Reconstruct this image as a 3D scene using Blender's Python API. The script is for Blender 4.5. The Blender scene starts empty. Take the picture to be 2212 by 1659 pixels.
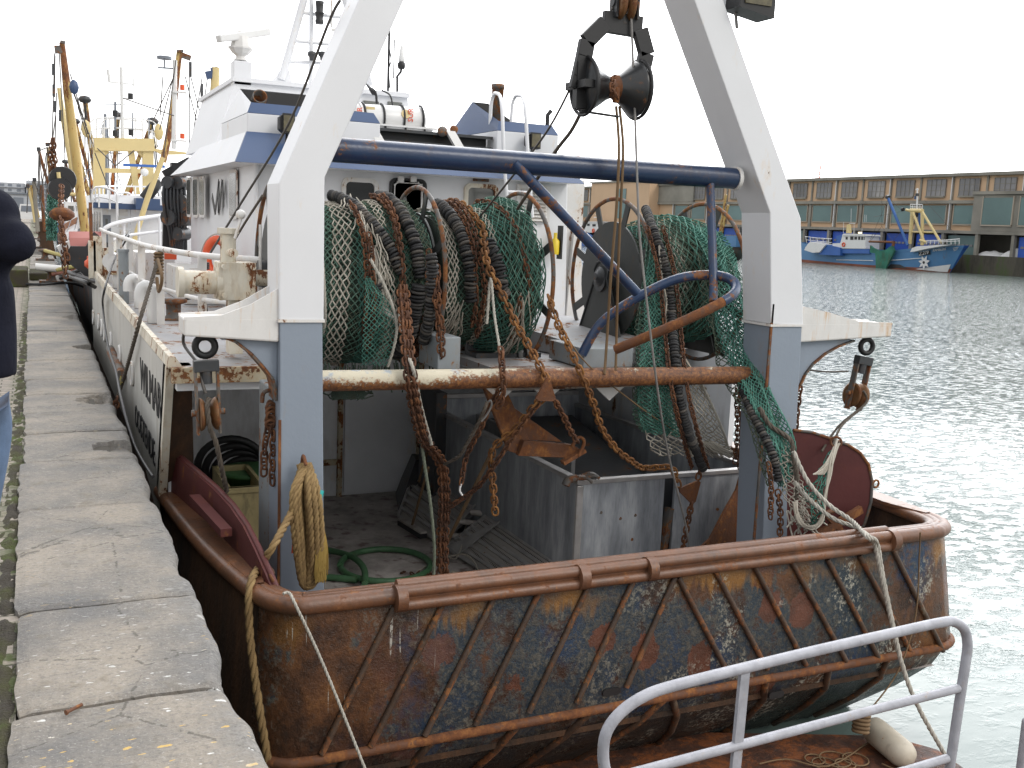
import bpy, math, random
from mathutils import Vector, Matrix, noise
random.seed(7)
scene = bpy.context.scene
COL = scene.collection
V = Vector
# ------------------------------------------------------------------ camera, world, sun
F = 2222.0; CX = 1106.0; CY = 829.5; ROLL = math.atan(.043); CAMH = 1.6
_y0 = 445 + (CX - 70) * math.tan(ROLL)
TH = math.atan((CY - _y0) * math.cos(ROLL) / F)
def _ray(px, py):
    x = px - CX; y = CY - py
    c, s = math.cos(ROLL), math.sin(ROLL)
    xr = c * x - s * y; yr = s * x + c * y
    return xr, F * math.cos(TH) + yr * math.sin(TH), -F * math.sin(TH) + yr * math.cos(TH)
_a, _b, _ = _ray(70, 445); YAW = math.atan2(_a, _b)
def direc(px, py):
    a, b, u = _ray(px, py)
    c, s = math.cos(-YAW), math.sin(-YAW)
    return V((a * c + b * s, b * c - a * s, u))
def at(px, py, X=None, Y=None, Z=None):
    """the point of the place seen at a spot of the photograph, on the plane X, Y or Z = value"""
    d = direc(px, py)
    t = X / d.x if X is not None else Y / d.y if Y is not None else (Z - CAMH) / d.z
    return V((d.x * t, d.y * t, CAMH + d.z * t))
fw = direc(CX, CY).normalized()
rt = (direc(CX + 1, CY) - direc(CX, CY)).normalized()
up = (direc(CX, CY - 1) - direc(CX, CY)).normalized()
cd = bpy.data.cameras.new('camera'); cam = bpy.data.objects.new('camera', cd); COL.objects.link(cam)
cd.sensor_width = 36; cd.lens = F / 2212 * 36; cd.clip_start = .05; cd.clip_end = 3000
cam.matrix_world = Matrix(((rt.x, up.x, -fw.x, 0), (rt.y, up.y, -fw.y, 0), (rt.z, up.z, -fw.z, CAMH), (0, 0, 0, 1)))
scene.camera = cam

SUN_EL, SUN_AZ = math.radians(38), math.radians(150)      # azimuth clockwise from +Y
world = bpy.data.worlds.new("World"); scene.world = world; world.use_nodes = True
wn, wl = world.node_tree.nodes, world.node_tree.links
bg = wn['Background']; bg.inputs['Strength'].default_value = .12
sky = wn.new('ShaderNodeTexSky'); sky.sky_type = 'NISHITA'; sky.sun_disc = False
sky.sun_elevation = SUN_EL; sky.sun_rotation = SUN_AZ; sky.air_density = 1; sky.dust_density = 3
mx = wn.new('ShaderNodeMix'); mx.data_type = 'RGBA'; mx.inputs[0].default_value = .86
tc = wn.new('ShaderNodeTexCoord'); cn = wn.new('ShaderNodeTexNoise'); cn.inputs['Scale'].default_value = 1.6; cn.inputs['Detail'].default_value = 4
cr = wn.new('ShaderNodeValToRGB'); cr.color_ramp.elements[0].color = (9.6, 9.8, 10.2, 1); cr.color_ramp.elements[1].color = (13.2, 13.1, 13.0, 1)
cr.color_ramp.elements[0].position = .3; cr.color_ramp.elements[1].position = .6
wl.new(tc.outputs['Generated'], cn.inputs['Vector']); wl.new(cn.outputs['Fac'], cr.inputs[0])
# a brighter part of the cloud cover, ahead and to the right, where the sun glares through
gd = V((math.sin(math.radians(48)) * .94, math.cos(math.radians(48)) * .94, .55)).normalized()
vd = wn.new('ShaderNodeVectorMath'); vd.operation = 'DOT_PRODUCT'; vd.inputs[1].default_value = gd; wl.new(tc.outputs['Generated'], vd.inputs[0])
m1 = wn.new('ShaderNodeMath'); m1.operation = 'MAXIMUM'; m1.inputs[1].default_value = 0; wl.new(vd.outputs['Value'], m1.inputs[0])
m2 = wn.new('ShaderNodeMath'); m2.operation = 'POWER'; m2.inputs[1].default_value = 4.5; wl.new(m1.outputs[0], m2.inputs[0])
m3 = wn.new('ShaderNodeMath'); m3.operation = 'MULTIPLY_ADD'; m3.inputs[1].default_value = 4.0; m3.inputs[2].default_value = 1; wl.new(m2.outputs[0], m3.inputs[0])
vs_ = wn.new('ShaderNodeVectorMath'); vs_.operation = 'SCALE'; wl.new(mx.outputs[2], vs_.inputs[0]); wl.new(m3.outputs[0], vs_.inputs['Scale'])
wl.new(sky.outputs[0], mx.inputs[6]); wl.new(cr.outputs[0], mx.inputs[7]); wl.new(vs_.outputs[0], bg.inputs['Color'])
sd = bpy.data.lights.new('sun', 'SUN'); sd.energy = 1.0; sd.angle = math.radians(20); sd.color = (1, .96, .9)
so = bpy.data.objects.new('sun', sd); COL.objects.link(so)
so.rotation_euler = (V((math.sin(SUN_AZ) * math.cos(SUN_EL), math.cos(SUN_AZ) * math.cos(SUN_EL), math.sin(SUN_EL)))).to_track_quat('Z', 'Y').to_euler()
so.location = (5, -10, 20)
scene.view_settings.view_transform = 'Standard'; scene.view_settings.look = 'None'
scene.view_settings.exposure = -0.08; scene.view_settings.gamma = 1

# ------------------------------------------------------------------ materials
def rgb(r, g, b):
    return (r, g, b, 1)
class NG:
    def __init__(s, name):
        s.m = bpy.data.materials.new(name); s.m.use_nodes = True
        s.n = s.m.node_tree.nodes; s.l = s.m.node_tree.links; s.b = s.n['Principled BSDF']
        s.obj = s.n.new('ShaderNodeTexCoord').outputs['Object']; s.pos = s.n.new('ShaderNodeNewGeometry').outputs['Position']
    def new(s, t): return s.n.new(t)
    def noise(s, scale, stretch=(1, 1, 1), detail=4, rough=.55, off=0, pos=False):
        mp = s.new('ShaderNodeMapping'); mp.inputs['Scale'].default_value = stretch; mp.inputs['Location'].default_value = (off, off * .7, off * 1.3)
        s.l.new(s.pos if pos else s.obj, mp.inputs[0])
        t = s.new('ShaderNodeTexNoise'); t.inputs['Scale'].default_value = scale; t.inputs['Detail'].default_value = detail; t.inputs['Roughness'].default_value = rough
        s.l.new(mp.outputs[0], t.inputs['Vector']); return t.outputs['Fac']
    def vor(s, scale, stretch=(1, 1, 1), off=0, pos=False, feat='F1', out='Distance'):
        mp = s.new('ShaderNodeMapping'); mp.inputs['Scale'].default_value = stretch; mp.inputs['Location'].default_value = (off, off, off)
        s.l.new(s.pos if pos else s.obj, mp.inputs[0])
        t = s.new('ShaderNodeTexVoronoi'); t.feature = feat; t.inputs['Scale'].default_value = scale
        s.l.new(mp.outputs[0], t.inputs['Vector']); return t.outputs[out]
    def step(s, v, lo, hi):
        r = s.new('ShaderNodeMapRange'); r.inputs[1].default_value = lo; r.inputs[2].default_value = hi; s.l.new(v, r.inputs[0]); return r.outputs[0]
    def math(s, op, a, b=None):
        m = s.new('ShaderNodeMath'); m.operation = op
        for i, x in enumerate((a, b)):
            if x is None: continue
            if isinstance(x, (int, float)): m.inputs[i].default_value = x
            else: s.l.new(x, m.inputs[i])
        return m.outputs[0]
    def xyz(s, i, pos=True):
        q = s.new('ShaderNodeSeparateXYZ'); s.l.new(s.pos if pos else s.obj, q.inputs[0]); return q.outputs[i]
    def mix(s, f, a, b):
        m = s.new('ShaderNodeMix'); m.data_type = 'RGBA'
        if isinstance(f, (int, float)): m.inputs[0].default_value = f
        else: s.l.new(f, m.inputs[0])
        for i, x in ((6, a), (7, b)):
            if isinstance(x, tuple): m.inputs[i].default_value = rgb(*x[:3])
            else: s.l.new(x, m.inputs[i])
        return m.outputs[2]
    def ramp(s, v, stops):
        r = s.new('ShaderNodeValToRGB'); e = r.color_ramp.elements
        while len(e) < len(stops): e.new(.5)
        for k, (p, c) in enumerate(stops): e[k].position = p; e[k].color = rgb(*c)
        s.l.new(v, r.inputs[0]); return r.outputs[0]
    def island(s):
        return s.new('ShaderNodeNewGeometry').outputs['Random Per Island']
    def bump(s, h, strength=.3, dist=.01):
        b = s.new('ShaderNodeBump'); b.inputs['Strength'].default_value = strength; b.inputs['Distance'].default_value = dist
        s.l.new(h, b.inputs['Height']); s.l.new(b.outputs[0], s.b.inputs['Normal'])
    def done(s, col, rough=.5, metal=0, spec=.5):
        if isinstance(col, tuple): s.b.inputs['Base Color'].default_value = rgb(*col)
        else: s.l.new(col, s.b.inputs['Base Color'])
        if isinstance(rough, (int, float)): s.b.inputs['Roughness'].default_value = rough
        else: s.l.new(rough, s.b.inputs['Roughness'])
        if isinstance(metal, (int, float)): s.b.inputs['Metallic'].default_value = metal
        else: s.l.new(metal, s.b.inputs['Metallic'])
        s.b.inputs['Specular IOR Level'].default_value = spec
        return s.m
RUST1, RUST2, RUST3 = (.17, .065, .025), (.075, .032, .018), (.30, .13, .04)
def paint(name, col, rough=.45, var=.12, vs=2.5, rust=None, bump=.15, bs=30, dirt=None, metal=0, spec=.5):
    """rust = (threshold, scale, vertical stretch) of rust showing through; dirt = (colour, threshold)"""
    g = NG(name)
    n1 = g.noise(vs, detail=5)
    dk = tuple(c * (1 - var) for c in col); lt = tuple(min(1, c * (1 + var * .5)) for c in col)
    c = g.mix(g.step(n1, .3, .7), dk, lt)
    if dirt:
        c = g.mix(g.math('MULTIPLY', g.step(g.noise(vs * 1.7, (1, 1, .35), 6, .65, 3), dirt[1], dirt[1] + .2), .75), c, dirt[0])
    rr = rough
    if rust:
        t, sc, st = rust
        a = g.math('ADD', g.noise(sc, (1, 1, st), 8, .72, 7), g.math('MULTIPLY', g.math('SUBTRACT', g.noise(sc * 5, (1, 1, st), 6, .7, 17), .5), .38))
        rc = g.ramp(g.noise(14, (1, 1, .6), 5, .7, 2), [(.3, RUST2), (.5, RUST1), (.68, RUST3)])
        halo = g.step(a, t - .09, t + .04)
        c = g.mix(g.math('MULTIPLY', halo, .5), c, (min(1, col[0] * .9 + .05), col[1] * .72 + .02, col[2] * .5))
        k = g.step(a, t, t + .025)
        c = g.mix(k, c, rc)
        rr = g.math('ADD', g.math('MULTIPLY', k, .35), rough)
    if bump: g.bump(g.noise(bs, detail=4), bump, .004)
    return g.done(c, rr, metal, spec)
def island(name, stops, rough=.8, bump=.3, bs=60, noise=.4, metal=0):
    g = NG(name)
    v = g.math('ADD', g.math('MULTIPLY', g.island(), 1 - noise), g.math('MULTIPLY', g.noise(5, detail=4), noise))
    c = g.ramp(v, stops)
    g.bump(g.noise(bs), bump, .004)
    return g.done(c, rough, metal)
M = {}
M['white'] = paint('white_paint', (.69, .70, .72), .38, .05, 1.2, (.70, 3.5, .35), .12, 22)
M['whitew'] = paint('worn_white_paint', (.66, .65, .63), .45, .1, 2.5, (.615, 5, .5), .25, 30, ((.48, .40, .30), .56))
M['cream'] = paint('stained_cream_paint', (.66, .62, .52), .5, .15, 3, (.56, 6, .35), .3, 30, ((.34, .24, .13), .52))
M['wall'] = paint('inner_wall_paint', (.76, .78, .80), .5, .12, 1.4, (.655, 3, .3), .12, 22, ((.34, .33, .31), .55))
M['grey'] = paint('grey_blue_paint', (.235, .275, .33), .45, .07, 1.2, (.67, 3.2, .3), .3, 34)
M['deckgrey'] = paint('grey_deck_paint', (.34, .34, .35), .6, .15, 3, (.57, 4, 1), .35, 30)
M['blue'] = paint('blue_paint', (.022, .055, .15), .32, .2, 3, (.67, 5, .8), .3, 38)
M['bluew'] = paint('worn_blue_paint', (.016, .040, .10), .35, .2, 3, (.565, 9, .8), .4, 38)
M['bluebeam'] = paint('navy_beam_paint', (.012, .030, .078), .30, .25, 3, (.63, 4, .8), .4, 38)
M['bluef'] = paint('flat_blue_paint', (.036, .070, .155), .4, .08, 2, None, .1)
M['hull'] = paint('hull_side_paint', (.50, .49, .455), .5, .14, 1.2, (.70, 4, .2), .3, 9, ((.30, .275, .22), .50))
M['rust'] = paint('brown_rust', (.12, .048, .022), .72, .35, 4, (.50, 7, .8), .9, 45)
M['rustrail'] = paint('worn_rust_rail', (.155, .068, .034), .42, .3, 5, (.60, 9, .9), .6, 45, ((.075, .042, .028), .48), .0, .6)
M['rustmix'] = paint('rust_over_cream_paint', (.50, .44, .32), .6, .2, 4, (.50, 6, .9), .7, 40)
M['darksteel'] = paint('dark_steel', (.035, .038, .042), .45, .25, 3, (.62, 5, 1), .4, 30)
M['steelrust'] = paint('rusty_grey_steel', (.10, .095, .09), .6, .3, 3, (.49, 6, 1), .6, 34)
M['black'] = paint('black_paint', (.012, .012, .013), .5, .2, 3, None, .1)
M['redpaint'] = paint('dark_red_paint', (.095, .022, .021), .6, .22, 2.5, (.63, 4, .8), .3, 24, ((.09, .03, .025), .55))
M['yellow'] = paint('yellow_paint', (.47, .34, .12), .5, .2, 1, (.50, 2.5, .25), .1)
M['yelclean'] = paint('pale_yellow_paint', (.60, .48, .23), .5, .1, 1, (.70, 2, .3), .1)
M['orange'] = paint('orange_plastic', (.72, .10, .03), .45, .15, 4, None, .1)
M['grp'] = paint('white_plastic', (.66, .66, .65), .3, .04, 3, None, .05)
M['hose'] = paint('green_hose', (.03, .12, .04), .5, .3, 8, None, .1)
M['drygreen'] = paint('green_basket', (.05, .14, .05), .6, .3, 8)
M['yelbox'] = paint('dirty_yellow_crate', (.30, .25, .12), .6, .3, 6, None, .2, 20, ((.08, .07, .04), .52))
M['glass'] = NG('dark_glass').done((.018, .02, .02), .14, 0, .35)
M['glassb'] = NG('grey_glass').done((.10, .105, .095), .15, 0, .8)
M['rubber'] = island('rubber_discs', [(0, (.010, .010, .011)), (.58, (.020, .020, .021)), (.72, (.065, .058, .05)), (1, (.15, .13, .11))], .7)
M['chain'] = island('rusty_chain', [(0, (.035, .018, .012)), (.5, (.10, .04, .018)), (1, (.19, .075, .025))], .85, .6, 90)
M['chainor'] = island('bright_rusty_chain', [(0, (.09, .04, .015)), (.5, (.20, .085, .025)), (1, (.32, .15, .04))], .85, .6, 90)
M['netg'] = island('green_net', [(0, (.035, .08, .058)), (.5, (.085, .175, .13)), (1, (.19, .30, .235))], .75)
M['nett'] = island('teal_net', [(0, (.03, .10, .08)), (.5, (.06, .195, .15)), (1, (.14, .31, .25))], .75)
M['netd'] = island('dull_green_net', [(0, (.05, .065, .045)), (.4, (.10, .14, .10)), (.75, (.16, .18, .125)), (1, (.30, .30, .23))], .85)
M['netw'] = island('off_white_net', [(0, (.24, .21, .17)), (.5, (.40, .37, .31)), (1, (.58, .54, .47))], .85)
M['ropew'] = island('grey_white_rope', [(0, (.28, .27, .23)), (.5, (.40, .38, .33)), (1, (.5, .47, .42))], .85)
M['ropet'] = island('golden_rope', [(0, (.13, .08, .032)), (.5, (.23, .15, .062)), (1, (.34, .24, .10))], .85, .6, 120)
M['ropeb'] = island('brown_rope', [(0, (.10, .065, .035)), (.5, (.16, .10, .05)), (1, (.22, .15, .08))], .85)
M['roped'] = island('dark_rope', [(0, (.045, .035, .028)), (.5, (.08, .065, .05)), (1, (.13, .11, .085))], .85)
M['ropey'] = island('yellow_green_rope', [(0, (.28, .25, .08)), (.5, (.38, .33, .11)), (1, (.45, .30, .12))], .85)
M['ropep'] = island('pink_rope', [(0, (.35, .12, .09)), (.5, (.45, .2, .15)), (1, (.5, .28, .2))], .85)
M['wire'] = paint('wire_rope', (.07, .062, .055), .55, .3, 10, None, .2)
M['wirel'] = paint('pale_wire_rope', (.22, .21, .20), .55, .3, 10, None, .2)
M['darkcore'] = paint('matted_net', (.045, .068, .052), .95, .5, 9, None, .8, 30, ((.05, .038, .025), .5))
M['stone'] = paint('quay_wall_stone', (.07, .062, .05), .9, .4, 1, None, .8, 6, ((.025, .035, .015), .5))
M['jeans'] = paint('jeans_cloth', (.09, .14, .23), .9, .3, 8, None, .4, 160)
M['navy'] = paint('navy_fleece', (.010, .011, .019), .97, .3, 5, None, .8, 45, None, 0, .12)
M['skin'] = paint('skin', (.5, .3, .22), .6, .08, 4, None, .05)
M['hair'] = paint('dark_hair', (.04, .028, .02), .8)
M['bronze'] = paint('worn_sheave', (.17, .085, .035), .5, .3, 6, (.55, 8, 1), .5, 40, None, .3)
M['brick'] = paint('sand_brick_wall', (.56, .385, .245), .85, .1, .15, None, .1)
M['conc'] = paint('weathered_concrete', (.25, .235, .20), .9, .3, .25, None, .3, 2)
M['fglass'] = paint('green_grey_glazing', (.11, .185, .18), .35, .3, .12, None, 0)
M['bdoor'] = paint('bright_blue_door', (.02, .085, .42), .5, .2, .2, None, 0)
M['boatblue'] = paint('light_blue_hull', (.075, .20, .38), .5, .15, .3, (.68, .8, .2), .1, 2)
M['boatblue2'] = paint('strong_blue_paint', (.03, .11, .36), .5, .15, .5, None, 0)
M['antifoul'] = paint('red_antifouling', (.20, .06, .03), .7, .3, .5, None, 0)
M['bag'] = paint('pale_tarpaulin', (.7, .7, .7), .7, .1, 1, None, .3, 3)
M['pale'] = paint('far_concrete', (.40, .42, .45), .9, .1, .05, None, 0)
M['palew'] = paint('far_window', (.16, .18, .21), .5, .1, .1, None, 0)
def _stainless():
    g = NG('weathered_stainless')
    a = g.noise(3, (2.5, 2.5, .5), 6, .65); b = g.noise(30, (3, 3, .2), 4, .6, 5)
    c = g.ramp(a, [(.3, (.16, .175, .195)), (.52, (.30, .32, .345)), (.7, (.44, .46, .48))])
    c = g.mix(g.math('MULTIPLY', g.step(b, .55, .75), .4), c, (.06, .065, .07))
    g.bump(g.noise(6, detail=2), .15, .02)
    return g.done(c, g.step(a, -.3, 1.2), .25)
M['stainless'] = _stainless()
def _ladsteel():
    g = NG('galvanised_grate')
    c = g.ramp(g.noise(6, detail=5), [(.35, (.24, .21, .19)), (.6, (.46, .43, .40))])
    return g.done(c, .6, .3)
M['grate'] = _ladsteel()
def _transom():
    g = NG('corroded_transom_plating')
    z = g.xyz(2); x = g.xyz(0)
    big = g.noise(1.25, (1, 1, .8), 6, .62, 1.5, True); mid = g.noise(5, (1, 1, .7), 6, .72, 4, True); fine = g.noise(34, (1, 1, .9), 5, .75, 9, True)
    streak = g.noise(9, (1.6, 1.6, .14), 5, .7, 12, True)
    rust = g.ramp(mid, [(.30, (.022, .014, .012)), (.44, (.060, .028, .015)), (.56, (.115, .048, .019)), (.72, (.23, .10, .03))])
    blue = g.ramp(fine, [(.30, (.018, .020, .022)), (.44, (.024, .040, .058)), (.52, (.05, .055, .055)), (.60, (.075, .07, .06)), (.8, (.15, .15, .13))])
    xm = g.step(x, 1.35, 2.35)
    bm = g.math('ADD', g.math('MULTIPLY', xm, .16), g.math('ADD', g.math('MULTIPLY', g.math('SUBTRACT', big, .5), 1.6), g.math('MULTIPLY', g.math('SUBTRACT', mid, .5), 1.1)))
    bm = g.math('SUBTRACT', bm, g.math('MULTIPLY', g.step(x, 5.55, 6.0), .25))
    bm = g.math('SUBTRACT', g.math('ADD', bm, g.math('MULTIPLY', g.math('SUBTRACT', fine, .5), .45)), .11)
    c = g.mix(g.step(bm, -.06, .06), rust, blue)
    rem = g.ramp(g.noise(7, (1, 1, 1), 3, .5, 21, True), [(.4, (.085, .035, .022)), (.6, (.13, .05, .03))])
    sp = g.math('ADD', g.vor(2.3, (1, 1, .85), 3.3, True), g.math('MULTIPLY', g.math('SUBTRACT', mid, .5), .55))
    bb = g.step(g.noise(1.9, (1, 1, .7), 4, .6, 52, True), .56, .64)
    c = g.mix(g.math('MULTIPLY', g.math('MULTIPLY', bb, xm), g.step(fine, .62, .45)), c, (.022, .045, .09))
    c = g.mix(g.math('MULTIPLY', g.math('SUBTRACT', 1, g.step(sp, .25, .265)), xm), c, rem)
    # orange run-off under the rail
    c = g.mix(g.math('MULTIPLY', g.step(g.math('ADD', z, g.math('MULTIPLY', streak, .5)), -.50, -.42), g.step(g.noise(1.6, (1, 1, 1), 3, .5, 30, True), .46, .58)), c, (.24, .115, .028))
    # dark dead weed below the rubbing bar
    low = g.step(g.math('ADD', z, g.math('MULTIPLY', g.math('SUBTRACT', mid, .5), .7)), -1.46, -1.62)
    c = g.mix(g.math('MULTIPLY', low, .88), c, g.ramp(fine, [(.4, (.008, .011, .012)), (.6, (.02, .024, .022)), (.72, (.09, .075, .03))]))
    # chalky white flakes
    wf = g.math('MULTIPLY', g.step(fine, .52, .56), g.step(g.noise(2.4, (1, 1, .6), 5, .7, 17, True), .50, .57))
    c = g.mix(g.math('MULTIPLY', wf, g.math('ADD', g.math('MULTIPLY', g.step(x, 3.0, 4.6), .65), .1)), c, (.46, .45, .38))
    wd = g.math('MULTIPLY', g.step(g.noise(26, (1.4, 1.4, .05), 3, .5, 44, True), .665, .69), g.step(fine, .4, .5))
    wd = g.math('MULTIPLY', wd, g.math('MULTIPLY', g.math('SUBTRACT', 1, g.step(x, 1.9, 2.2)), g.step(z, -1.25, -1.05)))
    c = g.mix(g.math('MULTIPLY', wd, .8), c, (.5, .48, .43))
    h = g.math('ADD', g.math('MULTIPLY', mid, .8), g.math('MULTIPLY', fine, .9))
    g.bump(h, .85, .012)
    return g.done(c, g.step(mid, .2, 1.1), 0, .45)
M['transom'] = _transom()
def _coping():
    g = NG('worn_bluestone')
    a = g.noise(1.5, (1, 1, 1), 6, .65, 2, True); f = g.noise(40, (1, 1.4, 1), 5, .7, 6, True); m = g.noise(7, (1, 1, 1), 5, .65, 8, True)
    c = g.ramp(a, [(.36, (.135, .13, .125)), (.5, (.205, .187, .163)), (.62, (.285, .25, .205))])
    c = g.mix(g.math('MULTIPLY', g.step(f, .50, .64), .5), c, (.10, .098, .095))
    c = g.mix(g.math('MULTIPLY', g.step(g.noise(110, (1, 1, 1), 3, .6, 61, True), .60, .66), .5), c, (.40, .38, .35))
    ck = g.step(g.math('ADD', g.vor(1.5, (1, 1, 1), 9, True, 'DISTANCE_TO_EDGE'), g.math('MULTIPLY', g.math('ABSOLUTE', g.math('SUBTRACT', m, .5)), .22)), .013, .008)
    c = g.mix(g.math('MULTIPLY', ck, .6), c, (.05, .045, .035))
    c = g.mix(g.math('MULTIPLY', g.step(m, .57, .66), .45), c, (.15, .125, .085))
    e = g.step(g.math('ADD', g.xyz(0), g.math('MULTIPLY', g.math('SUBTRACT', m, .5), .5)), .44, .60)
    c = g.mix(g.math('MULTIPLY', e, .65), c, g.ramp(f, [(.4, (.085, .09, .095)), (.6, (.25, .245, .235))]))
    # lighter cracks of grey lichen and fine scratches
    s = g.noise(60, (.35, 2.2, 1), 3, .5, 14, True)
    c = g.mix(g.math('MULTIPLY', g.step(s, .64, .68), .45), c, (.36, .35, .33))
    # paint splashes, thick near the bottom of the photograph
    y = g.xyz(1)
    near = g.math('SUBTRACT', 1, g.step(y, 3.0, 4.7))
    sv = g.math('ADD', g.vor(9, (.75, 1.7, 1), 1.1, True), g.math('MULTIPLY', g.math('SUBTRACT', g.noise(24, (1, 1, 1), 4, .6, 5, True), .5), .55))
    d = g.math('MULTIPLY', g.math('SUBTRACT', 1, g.step(sv, .135, .15)), near)
    d2 = g.math('MULTIPLY', g.math('SUBTRACT', 1, g.step(g.math('ADD', g.vor(22, (.5, 1.9, 1), 7, True), g.math('MULTIPLY', g.math('SUBTRACT', f, .5), .5)), .10, .12)), g.math('ADD', g.math('MULTIPLY', near, .75), .25))
    sc = g.ramp(g.noise(2.2, (1, 1, 1), 2, .5, 33, True), [(.5, (.68, .68, .66)), (.58, (.55, .37, .12))])
    c = g.mix(g.math('MAXIMUM', d, d2), c, sc)
    g.bump(g.math('ADD', f, g.math('MULTIPLY', m, 1.5)), .9, .010)
    return g.done(c, .8)
M['coping'] = _coping()
def _paving():
    g = NG('brick_paving')
    b = g.new('ShaderNodeTexBrick'); mp = g.new('ShaderNodeMapping'); g.l.new(g.pos, mp.inputs[0]); g.l.new(mp.outputs[0], b.inputs['Vector'])
    b.inputs['Scale'].default_value = 1; b.inputs['Brick Width'].default_value = .2; b.inputs['Row Height'].default_value = .1; b.inputs['Mortar Size'].default_value = .007; b.inputs['Mortar Smooth'].default_value = .4
    b.inputs['Color1'].default_value = rgb(.30, .255, .21); b.inputs['Color2'].default_value = rgb(.22, .195, .17); b.inputs['Mortar'].default_value = rgb(.045, .045, .025)
    f = g.noise(50, detail=5, off=2, pos=True)
    c = g.mix(g.math('MULTIPLY', g.step(f, .4, .7), .4), b.outputs['Color'], (.38, .34, .29))
    mo = g.math('MULTIPLY', g.step(g.xyz(0), -.26, -.12), g.step(g.noise(7, detail=4, off=3, pos=True), .42, .55))
    c = g.mix(mo, c, (.05, .065, .015))
    g.bump(g.math('SUBTRACT', f, g.math('MULTIPLY', b.outputs['Fac'], 2.5)), .8, .01)
    return g.done(c, .9)
M['paving'] = _paving()
def _moss():
    g = NG('moss_and_dirt')
    c = g.ramp(g.noise(4, detail=5, pos=True), [(.40, (.045, .038, .028)), (.55, (.05, .048, .018)), (.68, (.07, .10, .018))])
    g.bump(g.noise(80, pos=True), 1, .02); return g.done(c, 1)
M['moss'] = _moss()
def _water():
    g = NG('harbour_water')
    def w(sc, st, off, d, r=.6): return g.noise(sc, st, d, r, off, True)
    near = w(1.1, (1, 1.6, 1), 2, 3); mid = w(3.6, (1, 1.5, 1), 9, 4, .65); big = w(.07, (1, 1, 1), 5, 3)
    d = g.math('ADD', g.math('MULTIPLY', g.xyz(1), .035), g.math('MULTIPLY', g.math('SUBTRACT', big, .5), 1.2))
    calm = g.step(d, .15, .9)
    mid = g.math('ADD', g.math('MULTIPLY', g.step(mid, .50, .66), .55), g.math('MULTIPLY', mid, .45))
    h = g.math('ADD', g.math('MULTIPLY', near, .25), g.math('MULTIPLY', g.math('MULTIPLY', mid, 1.0), g.math('ADD', calm, .03)))
    b = g.new('ShaderNodeBump'); b.inputs['Distance'].default_value = .24; g.l.new(h, b.inputs['Height']); g.l.new(g.math('ADD', g.math('MULTIPLY', calm, .85), .10), b.inputs['Strength']); g.l.new(b.outputs[0], g.b.inputs['Normal'])
    g.b.inputs['IOR'].default_value = 1.36
    c = g.mix(calm, (.10, .14, .128), (.17, .205, .19))  # farther ruffled water coloured paler, standing in for reflected sky glare
    return g.done(c, .06, 0, .5)
M['water'] = _water()
def _grime():
    g = NG('working_deck_surface')
    c = g.ramp(g.noise(3, detail=6, rough=.7, pos=True), [(.35, (.25, .225, .21)), (.5, (.40, .365, .345)), (.65, (.54, .50, .475))])
    c = g.mix(g.math('MULTIPLY', g.step(g.noise(7, detail=5, off=4, pos=True), .55, .65), .7), c, (.10, .045, .04))
    g.bump(g.noise(60, pos=True), .4, .01); return g.done(c, .55)
M['grime'] = _grime()
def _sidehull():
    g = NG('dark_weedy_hull_side')
    c = g.ramp(g.noise(4, (1, 1, .3), 6, .7, 0, True), [(.35, (.018, .012, .008)), (.55, (.06, .028, .012)), (.7, (.11, .05, .02))])
    g.bump(g.noise(30, pos=True), .6, .01); return g.done(c, .8)
M['sidehull'] = _sidehull()

# ------------------------------------------------------------------ mesh building
def frame(t, ref=V((0, 0, 1))):
    t = t.normalized()
    a = ref.cross(t)
    if a.length < 1e-3: a = V((1, 0, 0)).cross(t)
    a.normalize(); return a, t.cross(a)
def resample(pts, step, n=None):
    pts = [V(p) for p in pts]; L = [0]
    for a, b in zip(pts, pts[1:]): L.append(L[-1] + (b - a).length)
    if n is None: n = max(2, int(round(L[-1] / step)) + 1)
    out = []; k = 0
    for i in range(n):
        d = L[-1] * i / (n - 1)
        while k < len(pts) - 2 and L[k + 1] < d: k += 1
        s = L[k + 1] - L[k]
        out.append(pts[k].lerp(pts[k + 1], 0 if s == 0 else (d - L[k]) / s))
    return out
def smooth(pts, n=8, closed=False):
    pts = [V(p) for p in pts]; out = []; m = len(pts)
    for i in range(m if closed else m - 1):
        if closed: p0, p1, p2, p3 = pts[i - 1], pts[i], pts[(i + 1) % m], pts[(i + 2) % m]
        else: p0, p1, p2, p3 = pts[max(i - 1, 0)], pts[i], pts[i + 1], pts[min(i + 2, m - 1)]
        for k in range(n):
            t = k / n
            out.append(.5 * ((2 * p1) + (p2 - p0) * t + (2 * p0 - 5 * p1 + 4 * p2 - p3) * t * t + (3 * p1 - p0 - 3 * p2 + p3) * t ** 3))
    if not closed: out.append(pts[-1])
    return out
def sag(a, b, s, n=14):
    a, b = V(a), V(b)
    return [a.lerp(b, k / n) - V((0, 0, s * 4 * (k / n) * (1 - k / n))) for k in range(n + 1)]
WLOC = {}
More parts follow.
